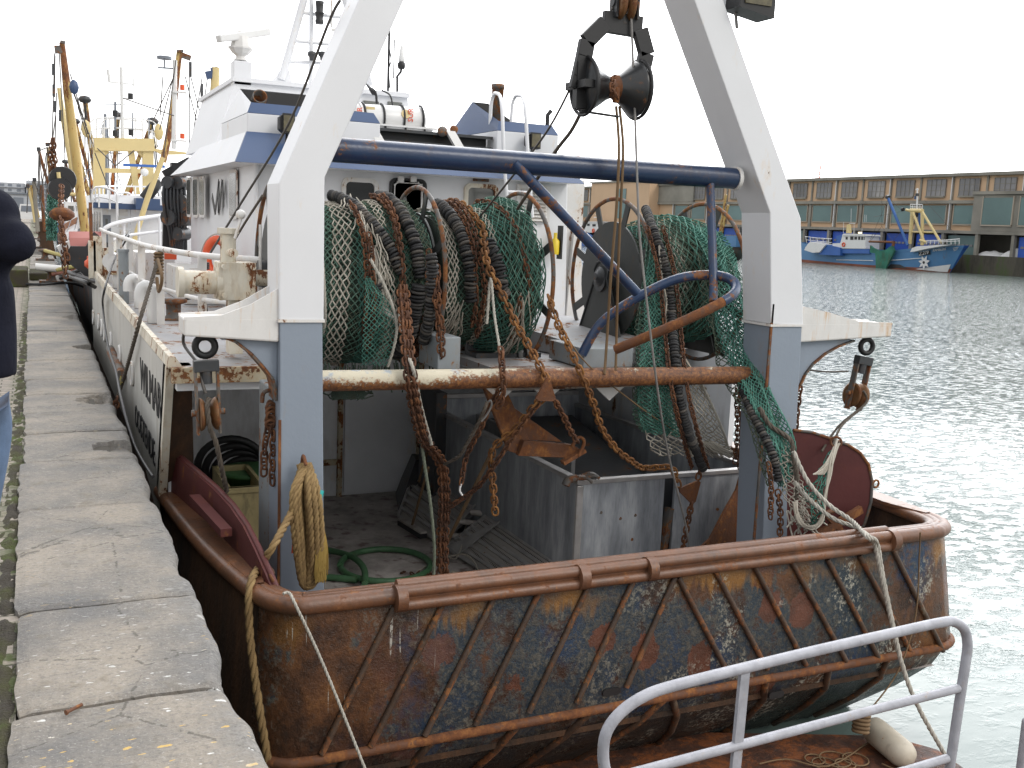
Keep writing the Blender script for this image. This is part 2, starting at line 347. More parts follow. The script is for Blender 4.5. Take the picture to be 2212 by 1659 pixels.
class MB:
    def __init__(s): s.v = []; s.f = []; s.sm = []
    def add(s, vs, fs, sm=False):
        o = len(s.v); s.v += [tuple(p) for p in vs]
        s.f += [tuple(i + o for i in f) for f in fs]; s.sm += [sm] * len(fs)
        return s
    def box(s, x0, x1, y0, y1, z0, z1):
        return s.hexa([(x0, y0, z0), (x1, y0, z0), (x1, y1, z0), (x0, y1, z0), (x0, y0, z1), (x1, y0, z1), (x1, y1, z1), (x0, y1, z1)])
    def hexa(s, p):
        return s.add(p, [(0, 3, 2, 1), (4, 5, 6, 7), (0, 1, 5, 4), (1, 2, 6, 5), (2, 3, 7, 6), (3, 0, 4, 7)])
    def obox(s, c, ax, ay, az):
        c, ax, ay, az = V(c), V(ax), V(ay), V(az)
        return s.hexa([c - ax - ay - az, c + ax - ay - az, c + ax + ay - az, c - ax + ay - az, c - ax - ay + az, c + ax - ay + az, c + ax + ay + az, c - ax + ay + az])
    def bar(s, a, b, w, h, ref=V((0, 0, 1))):
        a, b = V(a), V(b); u, v = frame(b - a, ref)
        return s.obox((a + b) / 2, u * w / 2, v * h / 2, (b - a) / 2)
    def prism(s, poly, vec):
        n = len(poly); poly = [V(p) for p in poly]; vec = V(vec)
        return s.add(poly + [p + vec for p in poly], [tuple(range(n))[::-1], tuple(range(n, 2 * n))] + [(i, (i + 1) % n, (i + 1) % n + n, i + n) for i in range(n)])
    def tube(s, pts, r, n=8, closed=False, cap=True, sm=True, flat=1):
        pts = [V(p) for p in pts]; m = len(pts); rs = r if isinstance(r, (list, tuple)) else [r] * m
        vs = []; u = None
        for i, p in enumerate(pts):
            if closed: t = pts[(i + 1) % m] - pts[i - 1]
            else: t = pts[min(i + 1, m - 1)] - pts[max(i - 1, 0)]
            if t.length < 1e-9: t = V((0, 0, 1))
            t.normalize()
            if u is None: u, w = frame(t)
            else:
                u = u - t * u.dot(t)
                if u.length < 1e-6: u, w = frame(t)
                u.normalize(); w = t.cross(u)
            for k in range(n):
                a = 2 * math.pi * k / n
                vs.append(p + (u * math.cos(a) + w * math.sin(a) * flat) * rs[i])
        fs = []
        for i in range(m if closed else m - 1):
            j = (i + 1) % m
            for k in range(n): fs.append((i * n + k, i * n + (k + 1) % n, j * n + (k + 1) % n, j * n + k))
        s.add(vs, fs, sm)
        if cap and not closed: s.add(vs[:n], [tuple(range(n))[::-1]]); s.add(vs[-n:], [tuple(range(n))])
        return s
    def rev(s, prof, o, axis, n=20, sm=True, ref=None):
        o, axis = V(o), V(axis).normalized(); u, w = frame(axis, ref or V((0, 0, 1))); vs = []
        for r, h in prof:
            for k in range(n):
                a = 2 * math.pi * k / n; vs.append(o + axis * h + (u * math.cos(a) + w * math.sin(a)) * r)
        m = len(prof)
        s.add(vs, [(i * n + k, i * n + (k + 1) % n, (i + 1) * n + (k + 1) % n, (i + 1) * n + k) for i in range(m - 1) for k in range(n)], sm)
        if prof[0][0] > 1e-4: s.add(vs[:n], [tuple(range(n))[::-1]])
        if prof[-1][0] > 1e-4: s.add(vs[-n:], [tuple(range(n))])
        return s
    def cyl(s, a, b, r, n=14, sm=True): return s.rev([(r, 0), (r, (V(b) - V(a)).length)], a, V(b) - V(a), n, sm)
    def torus(s, c, axis, R, r, n=24, k=8):
        u, w = frame(V(axis)); c = V(c)
        return s.tube([c + (u * math.cos(2 * math.pi * i / n) + w * math.sin(2 * math.pi * i / n)) * R for i in range(n)], r, k, True)
    def ball(s, c, r, n=12, sc=(1, 1, 1)):
        c = V(c); vs = []; m = n // 2
        for i in range(m + 1):
            ph = math.pi * i / m
            for k in range(n):
                a = 2 * math.pi * k / n; vs.append(c + V((math.cos(a) * math.sin(ph) * r * sc[0], math.sin(a) * math.sin(ph) * r * sc[1], -math.cos(ph) * r * sc[2])))
        return s.add(vs, [(i * n + k, i * n + (k + 1) % n, (i + 1) * n + (k + 1) % n, (i + 1) * n + k) for i in range(m) for k in range(n)], True)
    def chain(s, path, L=.075, w=.024, r=.0085, k=5):
        P = resample(path, L * .66); tw = random.random() * 3
        for i, (a, b) in enumerate(zip(P, P[1:])):
            t = (b - a).normalized(); u, q = frame(t, V((.3, .9, .2))); ang = tw + (i % 2) * math.pi / 2 + random.uniform(-.25, .25)
            u2 = u * math.cos(ang) + q * math.sin(ang); c = (a + b) / 2; pts = []
            h = L / 2 - w
            for j in range(10):
                an = 2 * math.pi * j / 10; e = h if math.sin(an) > 0 else -h
                if abs(math.sin(an)) < 1e-6: e = 0
                pts.append(c + t * (e + math.sin(an) * w) + u2 * math.cos(an) * w)
            s.tube(pts, r, k, True)
        return s
    def rope(s, path, r, pitch=None, strands=3, n=5, step=None):
        pitch = pitch or r * 9; P = resample(path, step or pitch / 7); u = None; C = [[] for _ in range(strands)]; d = 0
        for i, p in enumerate(P):
            t = (P[min(i + 1, len(P) - 1)] - P[max(i - 1, 0)]).normalized()
            if u is None: u, w = frame(t)
            else: u = (u - t * u.dot(t)).normalized(); w = t.cross(u)
            if i: d += (p - P[i - 1]).length
            for k in range(strands):
                a = 2 * math.pi * (d / pitch + k / strands); C[k].append(p + (u * math.cos(a) + w * math.sin(a)) * r * .5)
        for c in C: s.tube(c, r * .56, n)
        return s
    def discs(s, path, r, th=.018, gap=.006, n=14, core=True):
        P = resample(path, th + gap)
        for a, b in zip(P, P[1:]):
            t = (b - a).normalized() + V((random.uniform(-.13, .13), random.uniform(-.13, .13), random.uniform(-.13, .13)))
            q = r * random.uniform(.9, 1.06)
            s.rev([(q * .45, 0), (q * .9, 0), (q, th * .3), (q, th * .7), (q * .9, th), (q * .45, th)], a + V((random.uniform(-1, 1), 0, random.uniform(-1, 1))) * r * .06, t, n)
        if core: s.tube(P, r * .4, 6)
        return s
    def strand(s, a, b, r):
        a, b = V(a), V(b); t = b - a
        if t.length < 1e-5: return
        u, w = frame(t); vs = []
        for p in (a, b):
            for k in range(3):
                an = 2.094 * k; vs.append(p + (u * math.cos(an) + w * math.sin(an)) * r)
        s.add(vs, [(0, 1, 4, 3), (1, 2, 5, 4), (2, 0, 3, 5)], True)
    def net(s, surf, nu, nv, r=.004, jit=.15, drop=0.0, u0=0, u1=1, v0=0, v1=1):
        """diamond mesh over surf(u,v)"""
        P = {}
        for i in range(nu + 1):
            for j in range(nv + 1):
                if (i + j) % 2 == 0:
                    a = (i + random.uniform(-jit, jit)) / nu; b = (j + random.uniform(-jit, jit)) / nv
                    P[i, j] = surf(u0 + (u1 - u0) * min(1, max(0, a)), v0 + (v1 - v0) * min(1, max(0, b)))
        for (i, j), p in P.items():
            for dj in (-1, 1):
                q = P.get((i + 1, j + dj))
                if q is not None and random.random() >= drop: s.strand(p, q, r)
        return s
    def ring_text(s): return s
    def text(s, body, size, org, right, upv, th=.004, align='LEFT', sx=1.0):
        cu = bpy.data.curves.new('t', 'FONT'); cu.body = body; cu.size = size; cu.extrude = th / 2; cu.align_x = align; cu.resolution_u = 2
        ob = bpy.data.objects.new('t', cu); me = bpy.data.meshes.new_from_object(ob)
        r_, u_ = V(right).normalized(), V(upv).normalized(); n_ = r_.cross(u_); o_ = V(org)
        s.add([o_ + r_ * v.co.x * sx + u_ * v.co.y + n_ * v.co.z for v in me.vertices], [tuple(p.vertices) for p in me.polygons])
        bpy.data.objects.remove(ob); bpy.data.curves.remove(cu); bpy.data.meshes.remove(me)
        return s
    def build(s, name, mat, parent=None, label=None, cat=None, group=None, kind=None, bevel=0):
        used = sorted({i for f in s.f for i in f}); mp = {i: k for k, i in enumerate(used)}
        if len(used) < len(s.v): s.v = [s.v[i] for i in used]; s.f = [tuple(mp[i] for i in f) for f in s.f]
        off = V((0, 0, 0))
        if parent is not None: off = WLOC[parent.name]
        elif kind is None:
            xs = [p[0] for p in s.v]; ys = [p[1] for p in s.v]; zs = [p[2] for p in s.v]
            off = V(((min(xs) + max(xs)) / 2, (min(ys) + max(ys)) / 2, min(zs)))
        me = bpy.data.meshes.new(name)
        me.from_pydata([(p[0] - off.x, p[1] - off.y, p[2] - off.z) for p in s.v], [], s.f)
        me.polygons.foreach_set('use_smooth', s.sm)
        me.materials.append(M[mat] if isinstance(mat, str) else mat)
        me.update()
        o = bpy.data.objects.new(name, me); COL.objects.link(o)
        if parent is not None: o.parent = parent; WLOC[o.name] = off
        else: o.location = off; WLOC[o.name] = off
        if label: o['label'] = label
        if cat: o['category'] = cat
        if group: o['group'] = group
        if kind: o['kind'] = kind
        if bevel:
            b = o.modifiers.new('bevel', 'BEVEL'); b.width = bevel; b.segments = 2; b.limit_method = 'ANGLE'; b.angle_limit = math.radians(40)
            b.harden_normals = False
        return o
def thing(name, label, cat, loc, group=None):
    o = bpy.data.objects.new(name, None); COL.objects.link(o); o.location = loc; o.empty_display_size = .2
    o['label'] = label; o['category'] = cat
    if group: o['group'] = group
    WLOC[o.name] = V(loc); return o
def rrect(cx, cz, w, h, r, n=4):
    out = []
    for sx, sz, a0 in ((1, 1, 0), (-1, 1, 90), (-1, -1, 180), (1, -1, 270)):
        for k in range(n + 1):
            a = math.radians(a0 + 90 * k / n); out.append((cx + sx * (w / 2 - r) + r * math.cos(a), cz + sz * (h / 2 - r) + r * math.sin(a)))
    return out
M['amber'] = paint('amber_lamp_glass', (.11, .095, .05), .15, .4, 20, None, 0)
M['yelsafe'] = paint('safety_yellow', (.75, .55, .03), .4)
M['darkplate'] = paint('dark_green_grey_plate', (.042, .045, .043), .55, .2, 2, (.66, 5, .5), .3, 30)
M['greyw'] = paint('worn_light_grey_paint', (.24, .265, .28), .55, .12, 3, (.58, 5, .6), .3, 30)
M['darkroll'] = paint('worn_black_roller', (.02, .022, .024), .3, .3, 4, (.66, 6, 1), .2, 30)
M['drope'] = island('pale_green_rope', [(0, (.12, .14, .10)), (.5, (.2, .23, .17)), (1, (.28, .3, .24))], .85)
M['stainlight'] = paint('bright_stainless_edge', (.40, .39, .385), .4, .25, 6, (.66, 8, 1), .2, 30, None, .5)
M['hosebright'] = paint('green_garden_hose', (.06, .15, .07), .45, .3, 9, (.68, 9, 1), .1)
M['turq'] = paint('turquoise_tie', (.03, .40, .38), .5)
M['ropefray'] = island('frayed_golden_fibre', [(0, (.25, .16, .04)), (.5, (.38, .26, .07)), (1, (.5, .36, .12))], .9)
def _perf():
    g = NG('perforated_sheet')
    v = g.vor(42, (1, 1, .2), 0, True)
    vn = g.vor(34, (1, 1, .3), 0, False); [setattr(n.inputs['Randomness'], 'default_value', 0) for n in g.n if n.type == 'TEX_VORONOI']
    c = g.mix(g.step(vn, .28, .34), (.03, .027, .025), (.34, .32, .30))
    return g.done(c, .6, .2)
M['perf'] = _perf()
M['sidehullp'] = paint('dark_boat_hull', (.03, .032, .036), .6, .3, .8, (.60, 1.5, .4), .1)
M['redlight'] = paint('faded_red_deck', (.36, .13, .11), .7, .2, 1.5)
M['lamp'] = paint('lit_lamp_glass', (.9, .8, .6), .4)
M['lamp'].node_tree.nodes['Principled BSDF'].inputs['Emission Color'].default_value = (1, .8, .5, 1)
M['farnet'] = paint('far_green_net', (.03, .16, .11), .9, .4, .9, None, .3, 5, ((.08, .09, .05), .52))
M['fender'] = paint('dirty_white_fender', (.52, .47, .38), .5, .18, 7, (.70, 14, 1), .15, 60, ((.2, .16, .11), .56))
M['railpaint'] = paint('weathered_white_rail', (.36, .365, .40), .5, .22, 14, (.68, 16, 1), .35, 60, ((.24, .24, .27), .55))
def _pont():
    g = NG('flaking_rusty_deck')
    a = g.noise(4, (1, 1, 1), 7, .75, 0, True); b = g.noise(22, (1, 1, 1), 5, .7, 3, True)
    c = g.ramp(a, [(.34, (.035, .02, .015)), (.48, (.085, .035, .02)), (.56, (.22, .07, .02)), (.66, (.12, .05, .03)), (.75, (.3, .12, .05))])
    c = g.mix(g.math('MULTIPLY', g.step(b, .55, .7), .5), c, (.06, .05, .045))
    g.bump(g.math('ADD', a, g.math('MULTIPLY', b, .5)), .9, .02); return g.done(c, .6)
M['pontoon'] = _pont()

def _beam():
    g = NG('scoured_cross_beam')
    z = g.xyz(2); x = g.xyz(0)
    a = g.noise(5, (.6, 1, 1), 8, .75, 3, True); f = g.noise(38, (1, 1, 1), 5, .7, 8, True)
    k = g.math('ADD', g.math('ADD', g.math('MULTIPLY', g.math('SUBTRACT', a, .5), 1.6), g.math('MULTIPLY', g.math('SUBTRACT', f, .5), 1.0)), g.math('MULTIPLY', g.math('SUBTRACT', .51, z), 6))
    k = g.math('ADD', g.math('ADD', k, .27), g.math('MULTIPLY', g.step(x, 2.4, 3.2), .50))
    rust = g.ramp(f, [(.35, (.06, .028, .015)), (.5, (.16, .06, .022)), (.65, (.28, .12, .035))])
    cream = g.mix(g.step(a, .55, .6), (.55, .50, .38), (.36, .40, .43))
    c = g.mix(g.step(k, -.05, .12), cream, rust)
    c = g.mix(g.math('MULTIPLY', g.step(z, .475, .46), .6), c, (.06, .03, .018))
    g.bump(g.math('ADD', a, f), .7, .006); return g.done(c, .55)
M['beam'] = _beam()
M['rib'] = paint('scraped_rib', (.075, .048, .034), .5, .4, 5, (.54, 8, .8), .8, 45, ((.30, .27, .20), .60))

M['surround'] = paint('pale_window_surround', (.36, .31, .25), .9, .1, .3, None, 0)
M['boomblue'] = paint('dull_blue_boom', (.035, .115, .33), .6, .15, .5, None, 0)
M['decktan'] = paint('trodden_deck_edge', (.26, .22, .19), .6, .25, 4, (.55, 5, 1), .4, 30, ((.36, .36, .36), .5))
def _ws():
    g = NG('rust_streaked_white_paint')
    s = g.noise(7, (1.6, 1.6, .10), 6, .7, 5, True); a = g.noise(5, (1, 1, .6), 6, .7, 1, True)
    c = g.mix(g.step(a, .35, .65), (.62, .61, .59), (.70, .69, .67))
    k = g.math('ADD', s, g.math('MULTIPLY', g.math('SUBTRACT', a, .5), .5))
    c = g.mix(g.math('MULTIPLY', g.step(k, .53, .68), .75), c, (.55, .33, .14)); c = g.mix(g.step(k, .66, .74), c, (.22, .09, .03))
    g.bump(g.noise(25), .25, .004); return g.done(c, .45)
M['whitestreak'] = _ws()
# ------------------------------------------------------------------ setting
WZ = -2.2
m = MB(); m.add([(-1500, -900, WZ), (1500, -900, WZ), (1500, 2500, WZ), (-1500, 2500, WZ)], [(0, 1, 2, 3)])
m.build('water', 'water', kind='structure')
m = MB(); m.add([(-400, -60, -.03), (-.02, -60, -.03), (-.02, 900, -.03), (-400, 900, -.03)], [(0, 1, 2, 3)])
m.add([(-.02, -60, -.06), (.45, -60, -.06), (.45, 900, -.06), (-.02, 900, -.06)], [(0, 1, 2, 3)])
m.build('brick_quay_paving', 'paving', kind='structure')
# quay wall under the coping
m = MB(); m.box(-.3, .52, -20, 600, -6, -.07)
for k in range(60):
    y = -2 + k * 1.7; m.box(.52, .55 + random.uniform(0, .02), y, y + 1.66, -1.0, -.16); m.box(.52, .55 + random.uniform(0, .02), y + .8, y + 2.44, -2.6, -1.03)
m.build('quay_wall', 'stone', kind='structure')
# coping stones
JY = [-1.2, .3, 1.75, 3.43, 4.35, 5.88, 7.03, 7.95, 8.73, 9.62, 10.48, 11.8, 13.35, 14.7]
while JY[-1] < 60: JY.append(JY[-1] + random.uniform(1.0, 1.6))
chips = [(7.4, .32, .22), (9.3, .34, .30), (12.9, .25, .3), (4.75, .12, .22), (3.45, .16, .3), (6.1, .10, .25), (8.7, .12, .4), (16.5, .2, .4), (5.5, .06, .2)]
m = MB(); cop = m
for si, (y0, y1) in enumerate(zip(JY, JY[1:])):
    far = y0 > 15
    ny = 8 if far else int((y1 - y0) / .022); nx = 8 if far else 26
    g = .008 if not far else .012; h0 = random.uniform(-.006, .006); tilt = random.uniform(-.008, .008); le = -.10 + random.uniform(-.012, .012)
    vs = []; slope = random.uniform(-.02, .02)
    for j in range(ny + 1):
        b = j / ny; y = y0 + g + (y1 - y0 - 2 * g) * b
        edge = .60 + noise.noise((0, y * 2.1, 2)) * .010 + noise.noise((5, y * 9, 2)) * .008
        rr = .055 + .035 * noise.noise((3, y * 2.2, 7))
        corner = min(b, 1 - b) * (y1 - y0)
        edge -= max(0, .02 - corner) * .4
        for cy, dep, wd in chips:
            q = abs(y - cy) / wd
            if q < 1 and dep < .2: edge -= dep * .22 * (1 - q * q)
        l = le + noise.noise((9, y * 7, 1)) * .012 + (max(0, .05 - corner) * .25)
        yy = y + slope * 0
        for i in range(nx + 1):
            a = i / nx; a = 1 - (1 - a) ** 1.5
            x = l + (edge - l) * a; z = h0 + tilt * (a - .5)
            d = edge - x
            if d < rr: z -= rr - math.sqrt(max(0, rr * rr - (rr - d) ** 2))
            dl = x - l
            if dl < .02: z -= (.02 - dl) * .4
            if not far:
                z += noise.noise((x * 5, y * 5, 0)) * .004 + noise.noise((x * 24, y * 24, 4)) * .0022
                ed = max(0, 1 - d / .2); z -= ed * abs(noise.noise((x * 9, y * 7, 3))) * .02
                if corner < .02: z -= (.02 - corner) * .5
            for cy, dep, wd in chips:
                if dep >= .2:
                    q = ((y - cy) / wd) ** 2 + ((x - .62) / dep) ** 2 + noise.noise((x * 12, y * 12, 8)) * .45
                    if q < .8: z -= .06 * min(1, (.8 - q) * 5)
            vs.append((x, yy, z))
        x = edge + .004; vs.append((x - .01, yy, -.12)); vs.append((x - .02, yy, -.34))
        vs.append((l, yy, -.12))
    w = nx + 4; fs = []
    for j in range(ny):
        for i in range(nx + 2): fs.append((j * w + i, j * w + i + 1, (j + 1) * w + i + 1, (j + 1) * w + i))
        fs.append((j * w, (j + 1) * w, (j + 1) * w + nx + 3, j * w + nx + 3))
    fs.append(tuple(range(0, nx + 3)) + (nx + 3,)); fs.append((tuple(range(ny * w, ny * w + nx + 3)) + (ny * w + nx + 3,))[::-1])
    m.add(vs, fs, False)
m.build('quay_coping', 'coping', kind='structure')
# joint dirt
m = MB(); m.box(-.09, .44, -2, 60, -.10, -.03); m.build('joint_dirt', 'stone', kind='structure')
# moss strip
m = MB(); vs = []; ny = 420
for j in range(ny + 1):
    y = 1.5 + 16 * (j / ny) ** 1.3
    for i in range(9):
        x = -.20 + i * .015; e = 1 - abs(i - 4) / 4
        vs.append((x + noise.noise((y * 6, i, 0)) * .008, y, -.036 + e * (.014 + .028 * noise.noise((x * 30, y * 9, 5))) + noise.noise((x * 80, y * 60, 1)) * .006))
m.add(vs, [(j * 9 + i, j * 9 + i + 1, j * 9 + i + 10, j * 9 + i + 9) for j in range(ny) for i in range(8)], True)
m.build('moss_strip', 'moss', kind='stuff')
# small things on the quay
a = at(145, 1538, Z=.012); m = MB(); m.tube([a, a + V((.045, .035, .002))], .006, 8); m.tube([a - V((.004, .003, 0)), a], .009, 8)
m.build('rusty_bolt', 'rust', label='short rusty bolt lying on the nearest splashed coping stone', cat='bolt')
# low concrete block with bollard further along the quay
b0 = at(40, 590, Z=0); m = MB()
m.box(b0.x - 1.2, -.12, 23.0, 24.6, -.03, .32); m.box(-.1, .3, 24.8, 26.6, 0, .16)
m.build('concrete_block', 'moss', label='low mossy concrete block behind the person on the quay', cat='block', bevel=.03)
def bollard(loc, label, s=1.0, grp='mooring bollards along the near quay'):
    t = thing('mooring_bollard', label, 'bollard', loc, grp); x, y, z = loc
    MB().box(x - .3 * s, x + .3 * s, y - .3 * s, y + .3 * s, z, z + .07 * s).build('base_plate', 'steelrust', t)
    MB().rev([(.14 * s, .05), (.10 * s, .15 * s), (.10 * s, .28 * s), (.2 * s, .33 * s), (.2 * s, .38 * s), (.05, .42 * s)], (x, y, z), (0, 0, 1), 16).build('post', 'steelrust', t)
pb = at(148, 566, Z=0.02)
bollard((.33, 24.0, .0), 'nearest low iron bollard with mooring ropes round it on the coping', .8)
bollard((.30, 34.0, .0), 'second iron bollard along the quay, holding a yellow rope', .85)
bollard((.30, 44.0, .0), 'third iron bollard along the quay edge', .85)
bollard((.30, 56.0, .0), 'fourth iron bollard along the quay edge', .9)
bollard((.30, 70.0, .0), 'small distant fifth iron bollard along the quay edge', .9)
bollard((.30, 86.0, .0), 'farthest iron bollard on the near quay', .9)
# shore power plug
m = MB(); a = at(76, 576, Y=23.5); m.cyl(a, a + V((.5, .0, -.04)), .075); m.cyl(a + V((.5, 0, -.04)), a + V((.62, 0, -.05)), .10)
t = thing('power_plug', 'white shore power plug with black cable beside the mossy block', 'plug', (a.x, a.y, 0))
m.build('plug_body', 'grp', t); m = MB(); m.tube(smooth([a + V((.6, 0, -.04)), a + V((.95, 0, -.1)), a + V((1.2, 0, -.5)), V((.7, 23.3, .05)), V((.1, 23.1, .03)), V((-.5, 23.2, .03)), V((.1, 22.9, .04))]), .028, 6); m.build('cable', 'black', t)

# ------------------------------------------------------------------ far side of the dock
FX = 121.0; BX = 122.0; QZ = .28
m = MB(); m.box(FX, 700, -250, 700, -6, QZ); m.build('far_quay', 'conc', kind='structure')
def _fq():
    g = NG('far_quay_wall_face')
    c = g.ramp(g.noise(.35, (1, 1, .35), 5, .65, 0, True), [(.38, (.035, .032, .026)), (.52, (.075, .068, .052)), (.65, (.05, .085, .02))])
    return g.done(c, .9)
M['fq'] = _fq()
MB().box(FX - .12, FX + .3, -250, 700, -6, QZ + .12).build('far_quay_wall', 'fq', kind='structure')
bl = thing('fish_market_hall', 'long two storey ochre brick market hall with green glazing across the dock', 'market hall', (BX, 150, QZ))
BAY = 6.055; Y0 = 112.136 - 8 * BAY; NB = 36
ys = [Y0 + k * BAY for k in range(NB + 1)]
MB().box(BX + .3, BX + 30, ys[0], ys[-1], 3.4, 11.6).build('wall', 'brick', bl)
MB().box(BX + 6, BX + 30, ys[0], ys[-1], QZ, 3.4).build('loading_bay_wall', 'conc', bl)
TW0, TW1 = 190.5, 216.0
m = MB()
m.box(BX - .5, BX + 30, ys[0], ys[-1], 11.55, 12.0)                # roof edge
m.box(BX - .35, BX + .35, ys[7] + 1.3, TW0, 7.65, 8.1); m.box(BX - .35, BX + .35, TW1, ys[-1], 7.65, 8.1)
m.box(BX - 1.0, BX + 6, ys[0], ys[-1], 3.35, 3.78)               # canopy
m.box(BX - 1.1, BX + .35, ys[0], ys[7] + 1.3, 8.85, 9.3)
m.build('roof_and_ledges', 'conc', bl)
for k, y in enumerate(ys):
    if TW0 < y < TW1: continue
    m = MB(); m.box(BX + .0, BX + .32, y - .28, y + .28, 3.8, 8.0)
    m.box(BX + .1, BX + .32, y - .16, y + .16, 8.1, 11.5)
    m.box(BX - .2, BX + .2, y - .22, y + .22, 7.9, 8.2); m.build('concrete_pier', 'conc', bl)
    MB().box(BX - .9, BX - .4, y - .25, y + .25, QZ, 3.4).build('bay_column', 'conc', bl)
for k, y in enumerate(ys[:]):
    if k % 2 == 0 and not TW0 < y < TW1: MB().box(BX - .12, BX - .01, y - .06, y + .06, 3.9, 11.5).build('downpipe', 'bag', bl)
m = MB(); m.box(BX - .8, BX + .4, ys[0], ys[7] + 1.25, 3.8, 8.8); m.build('projecting_bays', 'conc', bl)
for k in range(NB):
    ya, yb = ys[k], ys[k + 1]
    if yb > TW0 and ya < TW1: continue
    if k >= 7:
        wd = MB().box(BX + .05, BX + .33, ya + .75, yb - .75, 4.75, 7.4).build('window', 'fglass', bl); fr = MB()
        fr.box(BX + .0, BX + .3, ya + .65, yb - .65, 4.55, 4.72); fr.box(BX + .0, BX + .3, ya + .62, ya + .75, 4.7, 7.5); fr.box(BX + .0, BX + .3, yb - .75, yb - .62, 4.7, 7.5)
    else:
        wd = MB().box(BX - .95, BX - .7, ya + .6, yb - .6, 4.7, 8.4).build('window', 'fglass', bl); fr = MB()
        fr.box(BX - 1.0, BX - .78, ya + .45, yb - .45, 4.5, 4.68); fr.box(BX - 1.0, BX - .78, ya + .45, ya + .6, 4.6, 8.6); fr.box(BX - 1.0, BX - .78, yb - .6, yb - .45, 4.6, 8.6)
    fr.build('window_surround', 'surround', wd)
M['pane'] = paint('grimy_upper_pane', (.20, .195, .20), .4, .5, .1, None, 0, 30, ((.5, .47, .44), .54))
for k in range(NB):
    ya, yb = ys[k], ys[k + 1]
    if yb > TW0 - 6 and ya < TW1: continue
    upw = MB().box(BX + .12, BX + .34, ya + 1.3, yb - 1.2, 8.75, 11.2).build('upper_window', 'pane', bl); gr = MB()
    for q in range(5): yy = ya + 1.3 + (BAY - 2.5) * q / 4; gr.box(BX + .06, BX + .13, yy - .035, yy + .035, 8.75, 11.2)
    for q in range(4): zz = 8.75 + 2.45 * q / 3; gr.box(BX + .07, BX + .14, ya + 1.3, yb - 1.2, zz - .035, zz + .035)
    gr.box(BX - .1, BX + .2, ya + 1.35, yb - 1.2, 8.55, 8.75); gr.build('glazing_bars', 'conc', upw)
m = MB(); m.box(BX - 2.5, BX + 8, TW0, TW1, QZ, 12.4); m.build('stair_tower', 'brick', bl)
MB().box(BX - 2.8, BX + 8.2, TW0 - .4, TW1 + .4, 12.4, 12.75).build('stair_tower_roof', 'conc', bl)
MB().box(BX - 2.62, BX - 2.4, TW0 + 9.5, TW0 + 13.5, 4.5, 11).build('stair_window', 'fglass', bl)
MB().box(BX - .2, BX + .5, TW0 - 13, TW0, 8.15, 11.5).build('dark_cladding', 'conc', bl)
for k in range(NB):
    ya, yb = ys[k], ys[k + 1]
    if yb > TW0 and ya < TW1 or k in (6,): continue
    f = MB().box(BX - .3, BX - .1, ya + .55, yb - .55, QZ, 3.1).build('roller_door', 'bdoor' if k not in (7, 13) else 'fglass', bl)
    mm = MB()
    for q in range(6): mm.box(BX - .38, BX - .3, ya + 1.0 + q * .72, ya + 1.5 + q * .72, 1.55, 1.85)
    mm.build('door_panes', 'pane', f)
t = thing('lattice_tower', 'thin red and white lattice tower beyond the market roof', 'tower', at(1770, 388, X=260))
p = at(1770, 388, X=260); tp = at(1770, 355, X=260); h = tp.z - p.z
for k in range(6):
    m = MB(); z0 = p.z + h * k / 6; z1 = p.z + h * (k + 1) / 6; w = .9
    for sx in (-1, 1):
        for sy in (-1, 1): m.bar((p.x + sx * w, p.y + sy * w, z0), (p.x + sx * w, p.y + sy * w, z1), .18, .18)
    m.bar((p.x - w, p.y - w, z0), (p.x - w, p.y + w, z1), .14, .14); m.bar((p.x - w, p.y + w, z0), (p.x - w, p.y - w, z1), .14, .14)
    m.build('mast_section', 'orange' if k % 2 == 0 else 'grp', t)
m = MB(); m.bar((p.x, p.y, QZ), (p.x, p.y, p.z), 2, 2); m.build('mast_base', 'conc', t)
def tarp(px0, px1, pytop, label, seed):
    a = at(px0, 551, X=FX + 1.5); b = at(px1, 553, X=FX + 1.5); top = at((px0 + px1) / 2, pytop, X=FX + 1.5)
    m = MB(); vs = []; n = 16
    for i in range(n + 1):
        for j in range(n + 1):
            u, v = i / n, j / n; e = (math.sin(math.pi * u) * math.sin(math.pi * v)) ** .6 if 0 < u < 1 and 0 < v < 1 else 0
            vs.append((FX + .8 + v * 2.2, a.y + (b.y - a.y) * u, QZ + .1 + e * (top.z - QZ) * (.75 + .5 * noise.noise((u * 4 + seed, v * 4, 0)))))
    w = n + 1; m.add(vs, [(i * w + j, i * w + j + 1, (i + 1) * w + j + 1, (i + 1) * w + j) for i in range(n) for j in range(n)])
    m.add([vs[0], vs[n], vs[-1], vs[-w]], [(0, 1, 2, 3)])
    m.build('tarpaulin_heap', 'bag', label=label, cat='tarpaulin', group='pale heaps on the far quay')
tarp(2108, 2168, 541, 'low pale tarpaulin heap on the far quay right of the blue bow', 1)
tarp(2166, 2240, 532, 'taller pale tarpaulin heap at the right end of the far quay', 5)
